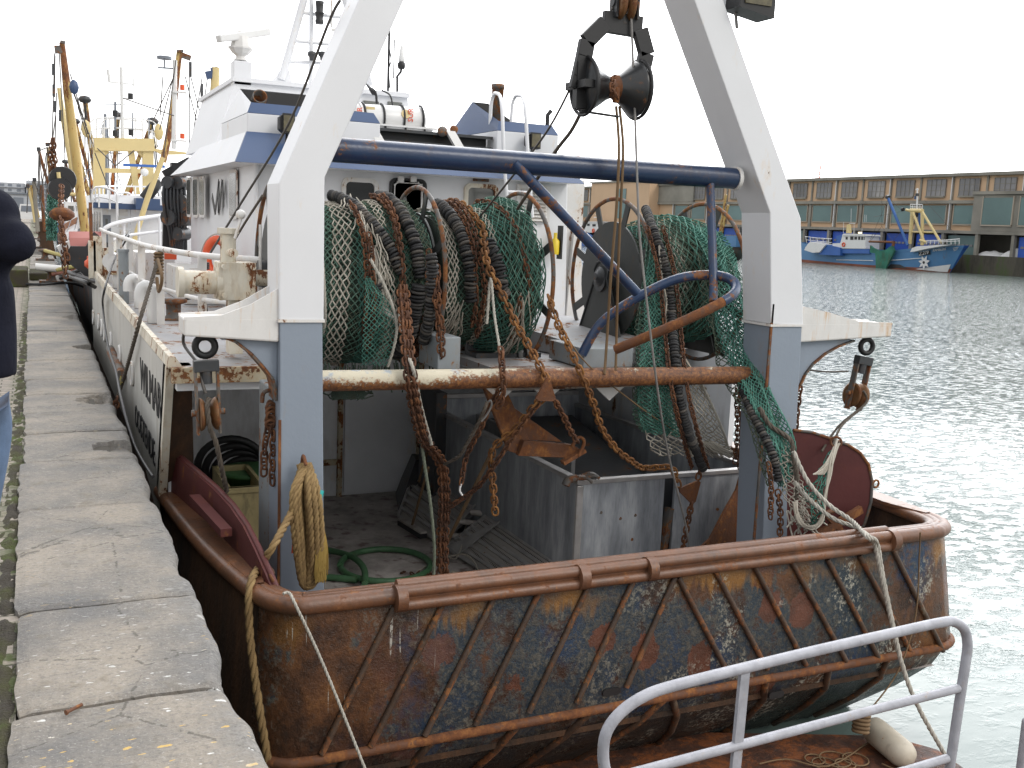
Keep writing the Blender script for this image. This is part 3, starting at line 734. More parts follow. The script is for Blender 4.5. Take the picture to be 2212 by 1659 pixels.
# ------------------------------------------------------------------ apartment block far behind the near quay
t = thing('apartment_block', 'pale grey stepped apartment block far down the quay', 'apartment block', (-2, 402, 0))
def aptbox(x0, x1, y, z1, name='wall'):
    MB().box(x0, x1, y, y + 20, -.03, z1).build(name, 'pale', t)
    z = 1.4
    while z + 1 < z1:
        xx = x0 + .4
        while xx + 1.1 < x1: MB().box(xx, xx + random.uniform(1.0, 1.7), y - .05, y + .2, z, z + .85).build('window', 'palew', t); xx += 2.7
        z += 1.65
    m = MB(); z = 1.2
    while z < z1: m.box(x0, x1, y - .7, y, z - .12, z + .02); z += 1.65
    m.build('balconies', 'pale', t)
aptbox(-16, -2.2, 402, 9.3); aptbox(-1.8, 6.8, 400, 10.3); aptbox(-5, 9.5, 404, 8.2, 'rear_wall')
m = MB()
for x in (-5, -4.2, -1, 3): m.bar((x, 405, 9), (x, 405, 12.2), .12, .12)
m.build('roof_masts', 'palew', t)
t = thing('quay_shed', 'low pale grey shed at the far end of the quay', 'shed', (-1.5, 200, 0))
MB().box(-9, 0, 205, 220, -.03, 3.6).build('wall', 'pale', t); MB().box(-9.3, .2, 204.6, 220, 3.6, 3.8).build('roof', 'palew', t)
MB().box(-3, -1.4, 204.9, 205.1, 0, 3).build('door', 'palew', t)
# distant parked van
t = thing('parked_van', 'small white van parked far along the quay', 'van', at(63, 472, Y=110)); a = at(63, 472, Y=110); x, y = a.x, 110
m = MB(); m.prism([(x - .9, y, .35), (x + .9, y, .35), (x + .9, y, 1.0), (x + .75, y, 1.75), (x - .75, y, 1.75), (x - .9, y, 1.0)], (0, 3.8, 0)); m.build('body', 'grp', t)
MB().prism([(x - .72, y - .03, 1.05), (x + .72, y - .03, 1.05), (x + .65, y - .03, 1.6), (x - .65, y - .03, 1.6)], (0, .05, 0)).build('windscreen', 'palew', t)
for sx in (-.9, .72):
    for yy in (y + .5, y + 3.0): MB().cyl((x + sx, yy, .3), (x + sx + .18, yy, .3), .3).build('wheel', 'black', t)
# ------------------------------------------------------------------ the near trawler
TR = thing('trawler', 'rusty sterned white and grey stern trawler lying alongside the quay, filling the picture', 'trawler', (3.55, 5.4, WZ))
YT = 5.33
def bow(y):      # half breadth shrink towards the bow
    return max(0, (y - 17) / 9) ** 2
def outline(s=0.0, sh=0.0, drop=0.0):
    L = [(.80, 26), (.80, 17), (.80, 12), (.80, 9), (.83, 8.0), (.88, 7.2), (.94, 6.55), (1.0, 6.1), (1.06, 5.75), (1.10, 5.56), (1.16, 5.43), (1.26, 5.35), (1.40, YT), (2.2, YT), (3.6, YT), (5.0, YT), (5.9, YT), (6.06, 5.35), (6.18, 5.42), (6.25, 5.55), (6.28, 5.8), (6.31, 6.2), (6.34, 7), (6.36, 9), (6.36, 12), (6.36, 17), (6.36, 26)]
    out = []
    for x, y in L:
        k = max(0, 1 - (y - YT) / 2.5)
        cx = 3.56; e = 1 if y < 20 else .5
        out.append(V((cx + (x - cx) * (1 - s), y + sh * k, 0)))
    return out
levels = [(-.50, 0, 0), (-.95, -.012, .0), (-1.42, -.022, .0), (-1.62, -.018, .10), (-1.85, .02, .30), (-2.15, .08, .62), (-2.6, .16, 1.1)]
rows = []
def ext(x, y, z):     # the starboard quarter flares out below the rail
    k = min(1, max(0, (x - 4.8) / 1.2)) * max(0, 1 - (y - YT) / 5); return k * {True: .15 * min(1, (-.5 - z) / .92), False: .15 - .10 * (-1.42 - z)}[z > -1.42]
for z, s, sh in levels: rows.append([V((p.x + ext(p.x, p.y, z), p.y, z)) for p in outline(s, sh)])
def dense(row):   # refine for bump
    return row
n = len(rows[0]); m = MB(); vs = [p for r in rows for p in r]
i0, i1 = 9, 20
fs_t = [(a * n + i, a * n + i + 1, (a + 1) * n + i + 1, (a + 1) * n + i) for a in range(len(rows) - 1) for i in range(n - 1) if i0 <= i < i1]
fs_s = [(a * n + i, a * n + i + 1, (a + 1) * n + i + 1, (a + 1) * n + i) for a in range(len(rows) - 1) for i in range(n - 1) if not i0 <= i < i1]
m.add(vs, fs_t, True); tro = m.build('transom', 'transom', TR)
MB().add(vs, fs_s, True).build('hull_side', 'sidehull', TR)
# inner bulwark skin
m = MB(); inn = [V((3.56 + (p.x - 3.56) * .975, p.y + (.07 if p.y < 5.5 else 0), 0)) for p in outline()]
vs = [V((p.x, p.y, z)) for z in (-.52, -1.6) for p in inn]; k_ = 9
m.add(vs, [(i, i + n, i + n + 1, i + 1) for i in range(3, n - 4)], True); m.build('bulwark_lining', 'sidehull', TR)
for i in range(4, n - 4):       # bulwark stays
    p = inn[i]; c = V((3.56, p.y + .4, p.z)); d = (V((3.56, 9, 0)) - V((p.x, p.y, 0))).normalized() * .16
    if i % 2: MB().hexa([(p.x, p.y, -1.6), (p.x + d.x, p.y + d.y, -1.6), (p.x + d.x, p.y + .02 + d.y, -1.6), (p.x, p.y + .02, -1.6), (p.x, p.y, -.55), (p.x + d.x * .3, p.y + d.y * .3, -.55), (p.x + d.x * .3, p.y + .02 + d.y * .3, -.55), (p.x, p.y + .02, -.55)]).build('bulwark_stay', 'sidehull', TR)
# cap rail
ol = [V((p.x, p.y, -.5)) for p in outline()]
path = smooth(ol[4:-3], 5)
m = MB(); m.tube(path, .052, 14, flat=1)
prt = []
for i, p in enumerate(path):
    t_ = (path[min(i + 1, len(path) - 1)] - path[max(0, i - 1)]).normalized(); prt.append(p + V((-t_.y, t_.x, 0)) * .05)
m.tube([p + V((0, 0, -.004)) for p in prt], .052, 10)
prt2 = [q + (q - p) * .9 for p, q in zip(path, prt)]; m.tube(prt2, .045, 8)
m.build('cap_rail', 'rustrail', TR)
for sgn in (0, 1):
    q = [p for p in path if p.y > 5.62 and p.y < 12 and (p.x < 3) == (sgn == 0)]
    w_ = [min(.17, .05 + (p.y - 5.62) * .35) * (1 if sgn == 0 else -1) for p in q]
    vs = []
    for p, w in zip(q, w_): vs += [(p.x, p.y, -.447), (p.x + w, p.y, -.447), (p.x + w, p.y, -.475), (p.x, p.y, -.475)]
    m = MB(); m.add(vs, [(i * 4 + k, i * 4 + (k + 1) % 4, (i + 1) * 4 + (k + 1) % 4, (i + 1) * 4 + k) for i in range(len(q) - 1) for k in range(4)]); m.build('cap_plate', 'rustrail', TR)
m = MB(); a = at(856, 1282, Z=-.5).x; b = at(1925, 1165, Z=-.5).x
m.tube([(a, YT - .035, -.47), (b, YT - .035, -.47)], .036, 10); m.tube([(a, YT - .05, -.545), (b, YT - .05, -.545)], .034, 10); m.tube([(a, YT + .03, -.452), (b, YT + .03, -.452)], .035, 10)
for x in (a, at(1250, 1240, Z=-.5).x, at(1405, 1228, Z=-.5).x, b): m.tube([(x - .03, YT - .036, -.505), (x + .03, YT - .036, -.505)], .079, 12)
m.build('doubling_pipes', 'rustrail', TR)
# rubbing bar
rb = [V((p.x + ext(p.x, p.y, -1.42), p.y, -1.42)) for p in outline(-.022)]
MB().tube(smooth(rb[6:-6], 4), .032, 10).build('rubbing_bar', 'rust', TR)
# transom ribs
ribs = [(851, 1311, 694, 1628), (956, 1303, 800, 1612), (1065, 1292, 917, 1588), (1163, 1280, 1026, 1565), (1269, 1268, 1142, 1538), (1366, 1256, 1245, 1518), (1457, 1246, 1352, 1484),
        (1464, 1246, 1574, 1458), (1544, 1233, 1656, 1445), (1628, 1222, 1740, 1436), (1708, 1211, 1827, 1427), (1786, 1207, 1896, 1419), (1855, 1199, 1969, 1412), (1926, 1183, 2036, 1406)]
def halfround(a, b, r, nrm=V((0, -1, 0))):
    m = MB(); m.tube([V(a) + nrm * .006, V(b) + nrm * .006], r, 10); return m
for (x0, y0, x1, y1) in ribs:
    halfround(at(x0, y0, Y=YT - .005), at(x1, y1, Y=YT - .005), .019).build('transom_rib', 'rib', TR)
def lowpt(x, k):
    z, s, sh = levels[k]; return V((3.56 + (x - 3.56) * (1 - s), YT + sh - .008, z))
for (x0, x1) in ((2.65, 2.35), (3.15, 2.75), (3.7, 3.3), (3.75, 4.1), (4.5, 4.75), (5.05, 5.3), (5.6, 5.75), (2.1, 1.8), (1.6, 1.4)):
    m = MB(); m.tube([lowpt(x0 + (x1 - x0) * k / 3, 2 + k) for k in range(4)], .026, 8); m.build('lower_rib', 'rib', TR)
for px, py in ((1320, 1497), (1676, 1503 - 0), (1955, 1407)):      # freeing slots
    p = at(px, py, Y=YT - .004)
    MB().prism([(x, YT - .012, z) for x, z in rrect(p.x, p.z + .01, .13, .05, .024)], (0, .02, 0)).build('drain_slot', 'black', TR)
# white chain plate dents
# working deck and walls under the shelter deck
MB().add([(.9, 5.4, -1.6), (6.22, 5.4, -1.6), (6.22, 11.6, -1.6), (.9, 11.6, -1.6)], [(0, 1, 2, 3)]).build('working_deck', 'grime', TR)
MB().box(.9, 6.2, 11.45, 11.55, -1.6, .46).build('inner_wall', 'wall', TR)
m = MB(); q0 = at(742, 1060, Y=11.42); q1 = at(905, 1055, Y=11.42)
m.box(q0.x, q1.x + .3, 11.41, 11.45, -1.56, .35); m.build('wall_panel', 'wall', TR)
m = MB(); m.box(q0.x - .08, q0.x - .03, 11.38, 11.45, -1.6, .4); m.box(q0.x - .9, q0.x - .08, 11.39, 11.45, -1.22, -1.16); m.box(4.1, 4.16, 11.36, 11.45, -1.6, .4); m.build('rusty_seam', 'rustmix', TR)
MB().box(6.16, 6.22, 8.1, 11.5, -1.6, .5).build('starboard_inner_wall', 'wall', TR)
MB().box(.86, .90, 7.75, 11.5, -1.6, .5).build('port_inner_wall', 'wall', TR)
# side wall with the name: outer skin X = .8 aft edge raked
SX = .80
hz = .56
aft_top, aft_bot = 7.25, 7.80
m = MB()
sec = [(7.25, 7.80, 0, 0), (9, 9, 0, 0), (11, 11, 0, 0), (13, 13, 0, .01), (15, 15, 0, .03), (17, 17, 0, .06), (19, 19, .08, .16), (21, 21, .35, .30), (23, 23, .85, .5), (25, 25, 1.7, .7), (26.2, 26.2, 2.7, .8)]
vs = []
for yt, yb, dx, dz in sec:
    vs += [V((SX + dx, yt, hz + dz)), V((SX + dx * 1.15, (yt + yb) / 2, .05)), V((SX + dx * 1.3 + .0, yb, -.48)), V((SX + .1 + dx * 1.6, yb, -2.4))]
fs = [(i * 4 + k, i * 4 + k + 1, (i + 1) * 4 + k + 1, (i + 1) * 4 + k) for i in range(len(sec) - 1) for k in range(3)]
m.add(vs, fs, True); m.build('port_side_plating', 'hull', TR)
m = MB()
vs2 = [V((7.05 - p.x, max(p.y, 8.9), p.z)) for p in vs]; m.add(vs2, [f[::-1] for f in fs], True); m.build('starboard_side_plating', 'hull', TR)
# aft end of the side wall (thick dark edged post)
m = MB(); m.hexa([(SX, 7.80, -.5), (SX + .26, 7.86, -.5), (SX + .26, 8.0, -.5), (SX, 8.0, -.5), (SX, 7.25, .56), (SX + .17, 7.30, .56), (SX + .17, 7.45, .56), (SX, 7.45, .56)]); m.build('side_wall_end', 'darkend' if 0 else 'sidehull', TR)
m = MB(); m.hexa([(SX - .004, 7.77, -.5), (SX + .05, 7.775, -.5), (SX + .05, 7.86, -.5), (SX - .004, 7.86, -.5), (SX - .004, 7.22, .56), (SX + .05, 7.225, .56), (SX + .05, 7.31, .56), (SX - .004, 7.31, .56)])
m.build('side_wall_edge', 'cream', TR)
# inside corner gusset panel seen behind the block
m = MB(); m.box(.86, 1.9, 7.2, 7.34, .40, .50)
m.build('deck_edge_beam', 'wall', TR)
# shelter deck
m = MB(); m.box(.84, 1.72, 7.22, 17, .50, .56); m.box(1.72, 3.06, 8.7, 17, .50, .561); m.box(3.06, 4.12, 6.95, 17, .50, .561); m.box(4.12, 6.28, 8.7, 17, .50, .561); m.box(1.5, 5.6, 17, 23, .5, .562)
m.build('shelter_deck', 'deckgrey', TR)
m = MB(); m.box(3.06, 4.12, 6.60, 6.95, .52, .56); m.box(3.06, 4.12, 6.60, 6.63, .44, .52); m.build('deck_edge_plate', 'decktan', TR)
m = MB(); m.box(3.15, 3.72, 7.42, 7.62, .562, .60); m.box(3.15, 3.72, 7.62, 7.66, .562, .66); m.build('deck_step', 'darksteel', TR)
m = MB(); m.hexa([(SX + .0, 7.2, .562), (SX + .10, 7.2, .562), (SX + .10, 17, .565), (SX, 17, .565), (SX + .01, 7.2, .635), (SX + .05, 7.2, .635), (SX + .05, 17, .69), (SX + .01, 17, .69)]); m.build('deck_edge_strip', 'cream', TR)
# deck edge box with grey end (coaming at left of the column)
m = MB(); a = at(398, 800, Y=7.2); b = at(522, 790, Y=7.2); m.hexa([(SX + .02, 7.14, .46), (1.5, 7.14, .46), (1.5, 7.2, .46), (SX + .02, 7.2, .46), (SX + .02, 7.14, .565), (1.5, 7.14, .565), (1.5, 7.2, .565), (SX + .02, 7.2, .565)]); m.build('deck_coaming', 'rustmix', TR)
# name and port
m = MB(); e = at(303, 838, X=SX)
m.text('WILMAR', .385, V((SX - .004, 9.16, .112)), (0, -1, 0), (0, 0, 1), .006, sx=1.08); m.build('ship_name', 'black', TR)
m = MB(); m.text('OOSTENDE', .285, V((SX - .004, 9.72, -.315)), (0, -1, .0), (0, 0, 1), .006, sx=1.13); m.build('home_port', 'black', TR)
for (px, py) in ((288, 807), (261, 769), (242, 738), (228, 719), (222, 708), (215, 695), (196, 672)):
    p = at(px, py, X=SX)
    if p.y > 17: p.y = 16.6
    f = MB().torus((SX - .012, p.y, p.z), (1, 0, 0), .105, .016, 20, 6).build('scupper_rim', 'whitew', TR)
    MB().cyl((SX - .010, p.y, p.z), (SX + .01, p.y, p.z), .10).build('scupper_bright_disc', 'grp', f)  # white disc stands in for the brightness seen through the open scupper

# gantry columns -------------------------------------------------------------
CY0 = 6.30
def AY(px, py, y=CY0): return at(px, py, Y=y)
def column(px, dep, zsplit, side):
    """px: list of (left, right) photo points on the aft plane from the foot up"""
    L = [AY(*a) for a, b in px]; R = [AY(*b) for a, b in px]
    return L, R
pl = [((607, 1270), (706, 1270)), ((605, 692), (697, 692)), ((604, 396), (699, 384)), ((777, 0), (870, 0)), ((1010, -520), (1080, -520))]
pr = [((1655, 1180), (1712, 1180)), ((1666, 700), (1733, 704)), ((1664, 460), (1728, 472)), ((1500, 0), (1560, 0)), ((1330, -480), (1385, -480))]
def foot(p, q, z):
    t = (z - p.z) / (q.z - p.z); return p + (q - p) * t
for name, pts, sgn, dep in (('port', pl, 1, .34), ('starboard', pr, -1, .34)):
    L = [AY(*a) for a, b in pts]; R = [AY(*b) for a, b in pts]
    zf = -1.6
    L0, R0 = V((L[0].x, CY0, zf)), V((R[0].x, CY0, zf))
    for nm, mat, a, b in (('column_foot', 'grey', 0, 1), ('gantry_column', 'white', 1, 4)):
        LL, RR = list(L), list(R); LL[0], RR[0] = L0, R0
        m = MB(); vs = []
        for k in range(a, b + 1):
            o = .0 if nm == 'column_foot' else .006
            d = dep
            vs += [LL[k] + V((-o, -o, 0)), RR[k] + V((o, -o, 0)), RR[k] + V((o, d + o, 0)), LL[k] + V((-o, d + o, 0))]
        c = b - a; fs = [(i * 4 + k, i * 4 + (k + 1) % 4, (i + 1) * 4 + (k + 1) % 4, (i + 1) * 4 + k) for i in range(c) for k in range(4)] + [(3, 2, 1, 0), (c * 4, c * 4 + 1, c * 4 + 2, c * 4 + 3)]
        m.add(vs, fs); o_ = m.build(nm, mat, TR, bevel=.008)
    # weld seam
    m = MB(); z = (L[1].z + R[1].z) / 2
    m.box(L[1].x - .012, R[1].x + .012, CY0 - .012, CY0 + dep + .012, z - .012, z + .006); m.build('weld_seam', 'whitew', TR)
    if sgn == 1: cl, cr_ = L[1].x, R[1].x
    else: cl2, cr2 = L[1].x, R[1].x
# top cross beam of the gantry above the frame
a, b = AY(1010, -520), AY(1385, -480)
m = MB(); m.box(a.x - .1, b.x + .1, CY0, CY0 + .34, a.z - .02, a.z + .25); m.build('gantry_top_beam', 'white', TR, bevel=.01)
# starboard bracket at top right (outrigger) with lamps
p0, p1 = AY(1560, 0, 6.4), AY(1650, 22, 6.4)
m = MB(); m.prism([(p0.x - .12, 6.38, p0.z + .12), (p1.x + .05, 6.38, p1.z + .12), (p1.x + .02, 6.38, p1.z + .02), (p0.x - .02, 6.38, p0.z - .06)], (0, .14, 0)); m.build('gantry_outrigger', 'white', TR)
# side arms
def arm(side):
    s = 1 if side == 'port' else -1
    x_in = cl if s == 1 else cr2; xt = .80 if s == 1 else 6.37
    zt = 1.0 if s == 1 else .965
    m = MB(); zb0, zb1 = zt - .165, zt - .125
    y0, y1 = CY0 + .02, CY0 + .30
    m.hexa([(x_in, y0, zb0), (xt, y0, zb1), (xt, y1, zb1), (x_in, y1, zb0), (x_in, y0, zt - .01), (xt, y0, zt - .02), (xt, y1, zt - .02), (x_in, y1, zt - .01)])
    m.build('side_arm', 'whitestreak', TR, bevel=.012)
    for yy in (y0, y1 - .012):
        m = MB(); m.prism([(x_in, yy, zt - .02), (x_in, yy, zt + (.17 if s == 1 else .12)), (x_in + (xt - x_in) * .30, yy, zt + .07), (x_in + (xt - x_in) * .62, yy, zt + .0), (xt, yy, zt - .012), (xt, yy, zt - .03)], (0, .014, 0)); m.build('arm_web', 'whitestreak', TR)
    m = MB(); arc = []
    ax, bx = x_in + (xt - x_in) * .72, x_in
    for k in range(11):
        t = k / 10; a = t * math.pi / 2
        arc.append((ax + (bx - ax) * (.45 * math.sin(a) + .55 * t), zb0 - .02 - (.45 * (1 - math.cos(a)) + .55 * t) * .36))
    bp = [at(x, y, Y=CY0 + .1) for x, y in ((1838, 733), (1805, 745), (1775, 762), (1750, 783), (1733, 805), (1722, 830), (1716, 862))]
    if s == 1: bp = [at(x, y, Y=CY0 + .1) for x, y in ((478, 722), (512, 736), (545, 762), (572, 792), (590, 815), (601, 835), (606, 860))]
    arc = [(b_.x, b_.z) for b_ in bp]; ax = arc[0][0]; arc = [((min if s == 1 else max)(x, x_in - s * .003), z) for x, z in arc]; arc[-1] = (x_in, arc[-1][1])
    poly = [(x_in, zb0 + .01), (ax, zb0 + .01)] + arc
    m.prism([(x, y0 + .06, z) for x, z in poly], (0, .16, 0)); m.build('arm_bracket', 'grey', TR)
    m = MB()
    for (xa, za), (xb, zb_) in zip(arc, arc[1:]): m.obox(((xa + xb) / 2 - s * .006, y0 + .14, (za + zb_) / 2 - .008), V((xb - xa, 0, zb_ - za)) * .52, (0, .10, 0), V((-(zb_ - za), 0, xb - xa)).normalized() * .007)
    m.build('bracket_edge', 'steelrust', TR)
arm('port'); arm('starboard')
MB().box(cl + .012, cl + .25, CY0 + .34, CY0 + .70, -1.6, .50).build('column_side_plate', 'greyw', TR, bevel=.01)
MB().box(1.0, 6.1, 8.75, 11.4, .44, .497).build('deckhead_reflector', 'wall', TR)  # white plate added under the shelter deck to brighten the working deck
# rusty corner strip of the columns
m = MB(); m.box(cr2 * 0 + cl2 - .006, cl2 + .012, CY0 - .006, CY0 + .01, -1.2, 1.1); m.build('rust_seam', 'steelrust', TR)
m = MB(); m.box(cl - .004, cl + .012, CY0 - .006, CY0 + .008, -1.3, .35); m.build('rust_seam', 'rust', TR)
# cross beams
yb = CY0 + .15
a = AY(705, 322, yb); b = AY(1578, 385, yb)
zb = 2.045
m = MB(); m.tube([(cr_ - .15, yb, a.z), (b.x - .02, yb, b.z), (b.x + .045, yb, b.z)], [.078, .078, .078], 20); m.build('upper_cross_beam', 'bluebeam', TR)
m = MB(); m.cyl((b.x + .03, yb, b.z), (b.x + .06, yb, b.z), .088, 24); m.build('beam_weld_ring', 'whitew', TR)
y2 = CY0 + .22
a2 = AY(697, 822, y2); b2 = AY(1560, 812, y2)
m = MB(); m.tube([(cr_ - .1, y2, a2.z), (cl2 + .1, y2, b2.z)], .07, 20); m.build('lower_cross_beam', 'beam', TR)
# guard frame
p = [at(1110, 352, Y=yb - .05), at(1375, 632, Y=yb - .02)]
MB().tube(p, .037, 12).build('diagonal_brace', 'bluew', TR)
MB().tube([at(1534, 395, Y=yb - .03), at(1541, 600, Y=yb - .15), at(1541, 652, Y=yb - .25)], .032, 12).build('vertical_brace', 'bluew', TR)
lp = [(1257, 766, 6.72), (1290, 708, 6.68), (1330, 672, 6.62), (1400, 630, 6.52), (1465, 602, 6.43), (1530, 594, 6.35), (1575, 602, 6.22), (1590, 622, 6.10), (1572, 645, 6.02), (1500, 683, 6.05), (1410, 722, 6.2), (1330, 755, 6.42)]
lq = smooth([at(x, y, Y=q) for x, y, q in lp], 5)
MB().tube(lq[:42], .036, 12).build('guard_loop', 'bluew', TR)
MB().tube(lq[41:], .0362, 12).build('guard_loop_lower_leg', 'rust', TR)
# ------------------------------------------------------------------ superstructure
HY = 10.5
HX0 = at(548, 560, Y=HY).x; HX1 = at(1222, 500, Y=HY).x; HTOP = 2.16
m = MB(); m.hexa([(HX0, HY, .555), (HX1 + .06, HY, .555), (HX1 + .06, 15.8, .555), (HX0 + .1, 15.8, .555), (HX0, HY, HTOP), (HX1, HY, HTOP), (HX1, 15.8, HTOP), (HX0 + .1, 15.8, HTOP)])
m.build('deckhouse', 'white', TR, bevel=.02)
m = MB(); m.box(HX1 + .02, HX1 + .24, HY + .05, HY + .20, .555, HTOP); m.build('corner_post', 'whitew', TR)
m = MB(); m.prism([(HX1 + .05, HY - .02, .56), (HX1 + .42, HY - .02, .56), (HX1 + .1, HY - .02, 1.6)], (0, .06, 0)); m.build('side_buttress', 'whitew', TR)
m = MB(); m.tube([(HX0 + .02, HY - .02, .6), (HX0 + .02, HY - .02, HTOP)], .022, 8); m.build('corner_pipe', 'white', TR)
# visor roof
A = at(509, 350, Y=10.1); B = at(1262, 395, Y=10.1); C = at(368, 380, X=A.x); zl = (A.z + B.z) / 2
A2 = at(534, 293, Y=10.45); B2 = at(1206, 327, Y=10.45); zu = (A2.z + B2.z) / 2
D2 = at(432, 283, X=A2.x)
yf, yf2 = C.y, D2.y
m = MB()
lo = [(A.x, 10.1, zl), (B.x, 10.1, zl), (B.x, yf, zl), (A.x, yf, zl)]; hi = [(A2.x, 10.45, zu), (B2.x, 10.45, zu), (B2.x, yf2, zu), (A2.x, yf2, zu)]
m.add(lo + hi, [(1, 2, 6, 5), (2, 3, 7, 6), (3, 0, 4, 7), (4, 5, 6, 7), (0, 3, 2, 1)]); vr = m.build('visor_roof', 'white', TR)
m = MB(); e = .004; m.hexa([(A.x - e, 10.1 - e, zl - e), (B.x + e, 10.1 - e, zl - e), (B.x + e, 10.14, zl - e), (A.x - e, 10.14, zl - e), (A2.x - e, 10.45 - e, zu), (B2.x + e, 10.45 - e, zu), (B2.x + e, 10.5, zu), (A2.x - e, 10.5, zu)])
m.build('roof_band', 'bluef', TR)
# upper cabin behind
u = [at(440, 284, Y=12.6), at(507, 176, Y=12.6), at(878, 199, Y=12.6), at(906, 280, Y=12.6)]
u[0] = V((max(u[0].x, A2.x + .03), 12.6, zu - .02)); u[3].z = zu - .02
m = MB(); m.prism(u, (0, 2.6, 0)); m.build('upper_cabin', 'white', TR)
m = MB(); m.box(u[1].x - .03, u[2].x + .03, 12.55, 15.3, u[1].z, u[1].z + .05); m.build('upper_cabin_roof', 'white', TR)
for px0, px1, py0, py1 in ((785, 818, 217, 238), (838, 868, 219, 240)):
    a, b = at(px0, py0, Y=12.58), at(px1, py1, Y=12.58); MB().box(a.x, b.x, 12.57, 12.64, b.z, a.z).build('upper_window', 'glassb', TR)
# casings
def casing(side):
    if side == 0:
        x0 = at(534, 293, Y=10.47).x; x1 = x0 + 1.35; z0 = zu - .01; z1 = at(534, 243, Y=10.47).z; zlp = at(547, 222, Y=10.58).z; zt = at(531, 184, X=x0 + .1).z
    else:
        x0 = at(1074, 282, Y=10.47).x; x1 = at(1207, 293, Y=10.47).x; z0 = zu - .01; z1 = at(1207, 293, Y=10.47).z; zlp = z1 + .11; zt = at(1008, 223, X=x0 + .1).z
    yb_ = 12.0; yt = 11.45
    m = MB(); m.box(x0, x1, 10.47, yb_, z0, z1); cs = m.build('funnel_casing', 'white', TR, bevel=.01)
    # upper shell: port side, starboard side, front wall, aft lip
    i = .10
    m = MB()
    lp0, lp1 = (x0 + .05, 10.55, zlp), (x1 - .05, 10.55, zlp)
    tp0, tp1 = (x0 + i, yt, zt), (x1 - .45 if side else x1 - .5, yt, zt - .0)
    b0, b1, b2, b3 = (x0, 10.47, z1 + .001), (x1, 10.47, z1 + .001), (x1, yb_, z1 + .001), (x0, yb_, z1 + .001)
    vs = [b0, b1, b2, b3, lp0, lp1, (x1 - .12, yt, zlp + .10), tp1, tp0]
    side_m = 'white' if side == 0 else 'bluef'
    m.add(vs, [(0, 4, 8, 3), (3, 8, 7, 2), (2, 7, 6), (1, 2, 6, 5)]); m.build('casing_shoulder', side_m, TR)
    m = MB(); m.hexa([b0, b1, (b1[0], b1[1] + .03, b1[2]), (b0[0], b0[1] + .03, b0[2]), lp0, lp1, (lp1[0], lp1[1] + .03, lp1[2]), (lp0[0], lp0[1] + .03, lp0[2])]); m.build('casing_lip', 'bluef', TR)
    m = MB(); q = .02
    fl = [(x0 + .09, 10.62, z1 + .02), (x1 - .1, 10.62, z1 + .02), (x1 - .15, yt - .03, z1 + .02), (x0 + .13, yt - .03, z1 + .02)]
    m.add(fl + [(lp0[0] + .02, lp0[1] + .03, zlp), (lp1[0] - .02, lp1[1] + .03, zlp), (x1 - .14, yt - .02, zlp + .10), (tp1[0], yt - .02, zt - .01), (x0 + i + .02, yt - .02, zt - .01)],
          [(0, 1, 2, 3), (3, 2, 6, 7, 8), (0, 3, 8, 4), (1, 5, 6, 2)]); m.build('casing_recess', 'black', TR)
    return x0, x1, z1, zlp, zt
cx0, cx1, cz1, czl, czt = casing(0)
a = at(563, 207, Y=10.9); m = MB(); m.rev([(.075, 0), (.075, .7), (.062, .7), (.062, .3), (0, .3)], a + V((.02, .62, -.25)), (-.05, -.95, .35), 18); m.build('exhaust_pipe', 'steelrust', TR)
rx0, rx1, rz1, rzl, rzt = casing(1)
a = at(1073, 262, Y=10.95); tp_ = at(1074, 192, Y=10.95); m = MB(); m.rev([(.068, 0), (.068, tp_.z - a.z + .2), (.075, tp_.z - a.z + .2), (.075, tp_.z - a.z + .25), (.05, tp_.z - a.z + .25), (.05, .3), (0, .3)], a - V((0, 0, .2)), (0, 0, 1), 18); m.build('exhaust_stack', 'steelrust', TR)
a = at(1182, 272, Y=10.7); m = MB(); m.tube([a, a + V((.0, 0, .12)), a + V((.04, 0, .17))], .025, 8); m.build('small_vent_pipe', 'black', TR)
# grey channel and plates on the roof edge
a, b = at(750, 292, Y=10.55), at(1064, 311, Y=10.55)
m = MB(); m.box(a.x, b.x, 10.55, 10.75, zu + .02, zu + .035); m.box(a.x, b.x, 10.73, 10.75, zu + .035, zu + .14); m.box(a.x, b.x, 10.55, 10.57, zu + .12, zu + .15); m.box(a.x, b.x, 10.57, 10.75, zu + .14, zu + .15); m.build('roof_channel', 'darksteel', TR)
for px, py in ((818, 290), (990, 306)):
    p = at(px, py, Y=10.5); m = MB(); m.hexa([(p.x - .04, 10.46, zu), (p.x + .06, 10.46, zu), (p.x + .06, 10.52, zu), (p.x - .04, 10.52, zu), (p.x - .14, 10.50, zu + .17), (p.x - .04, 10.50, zu + .17), (p.x - .04, 10.56, zu + .17), (p.x - .14, 10.56, zu + .17)]); m.build('white_gusset', 'grp', TR)
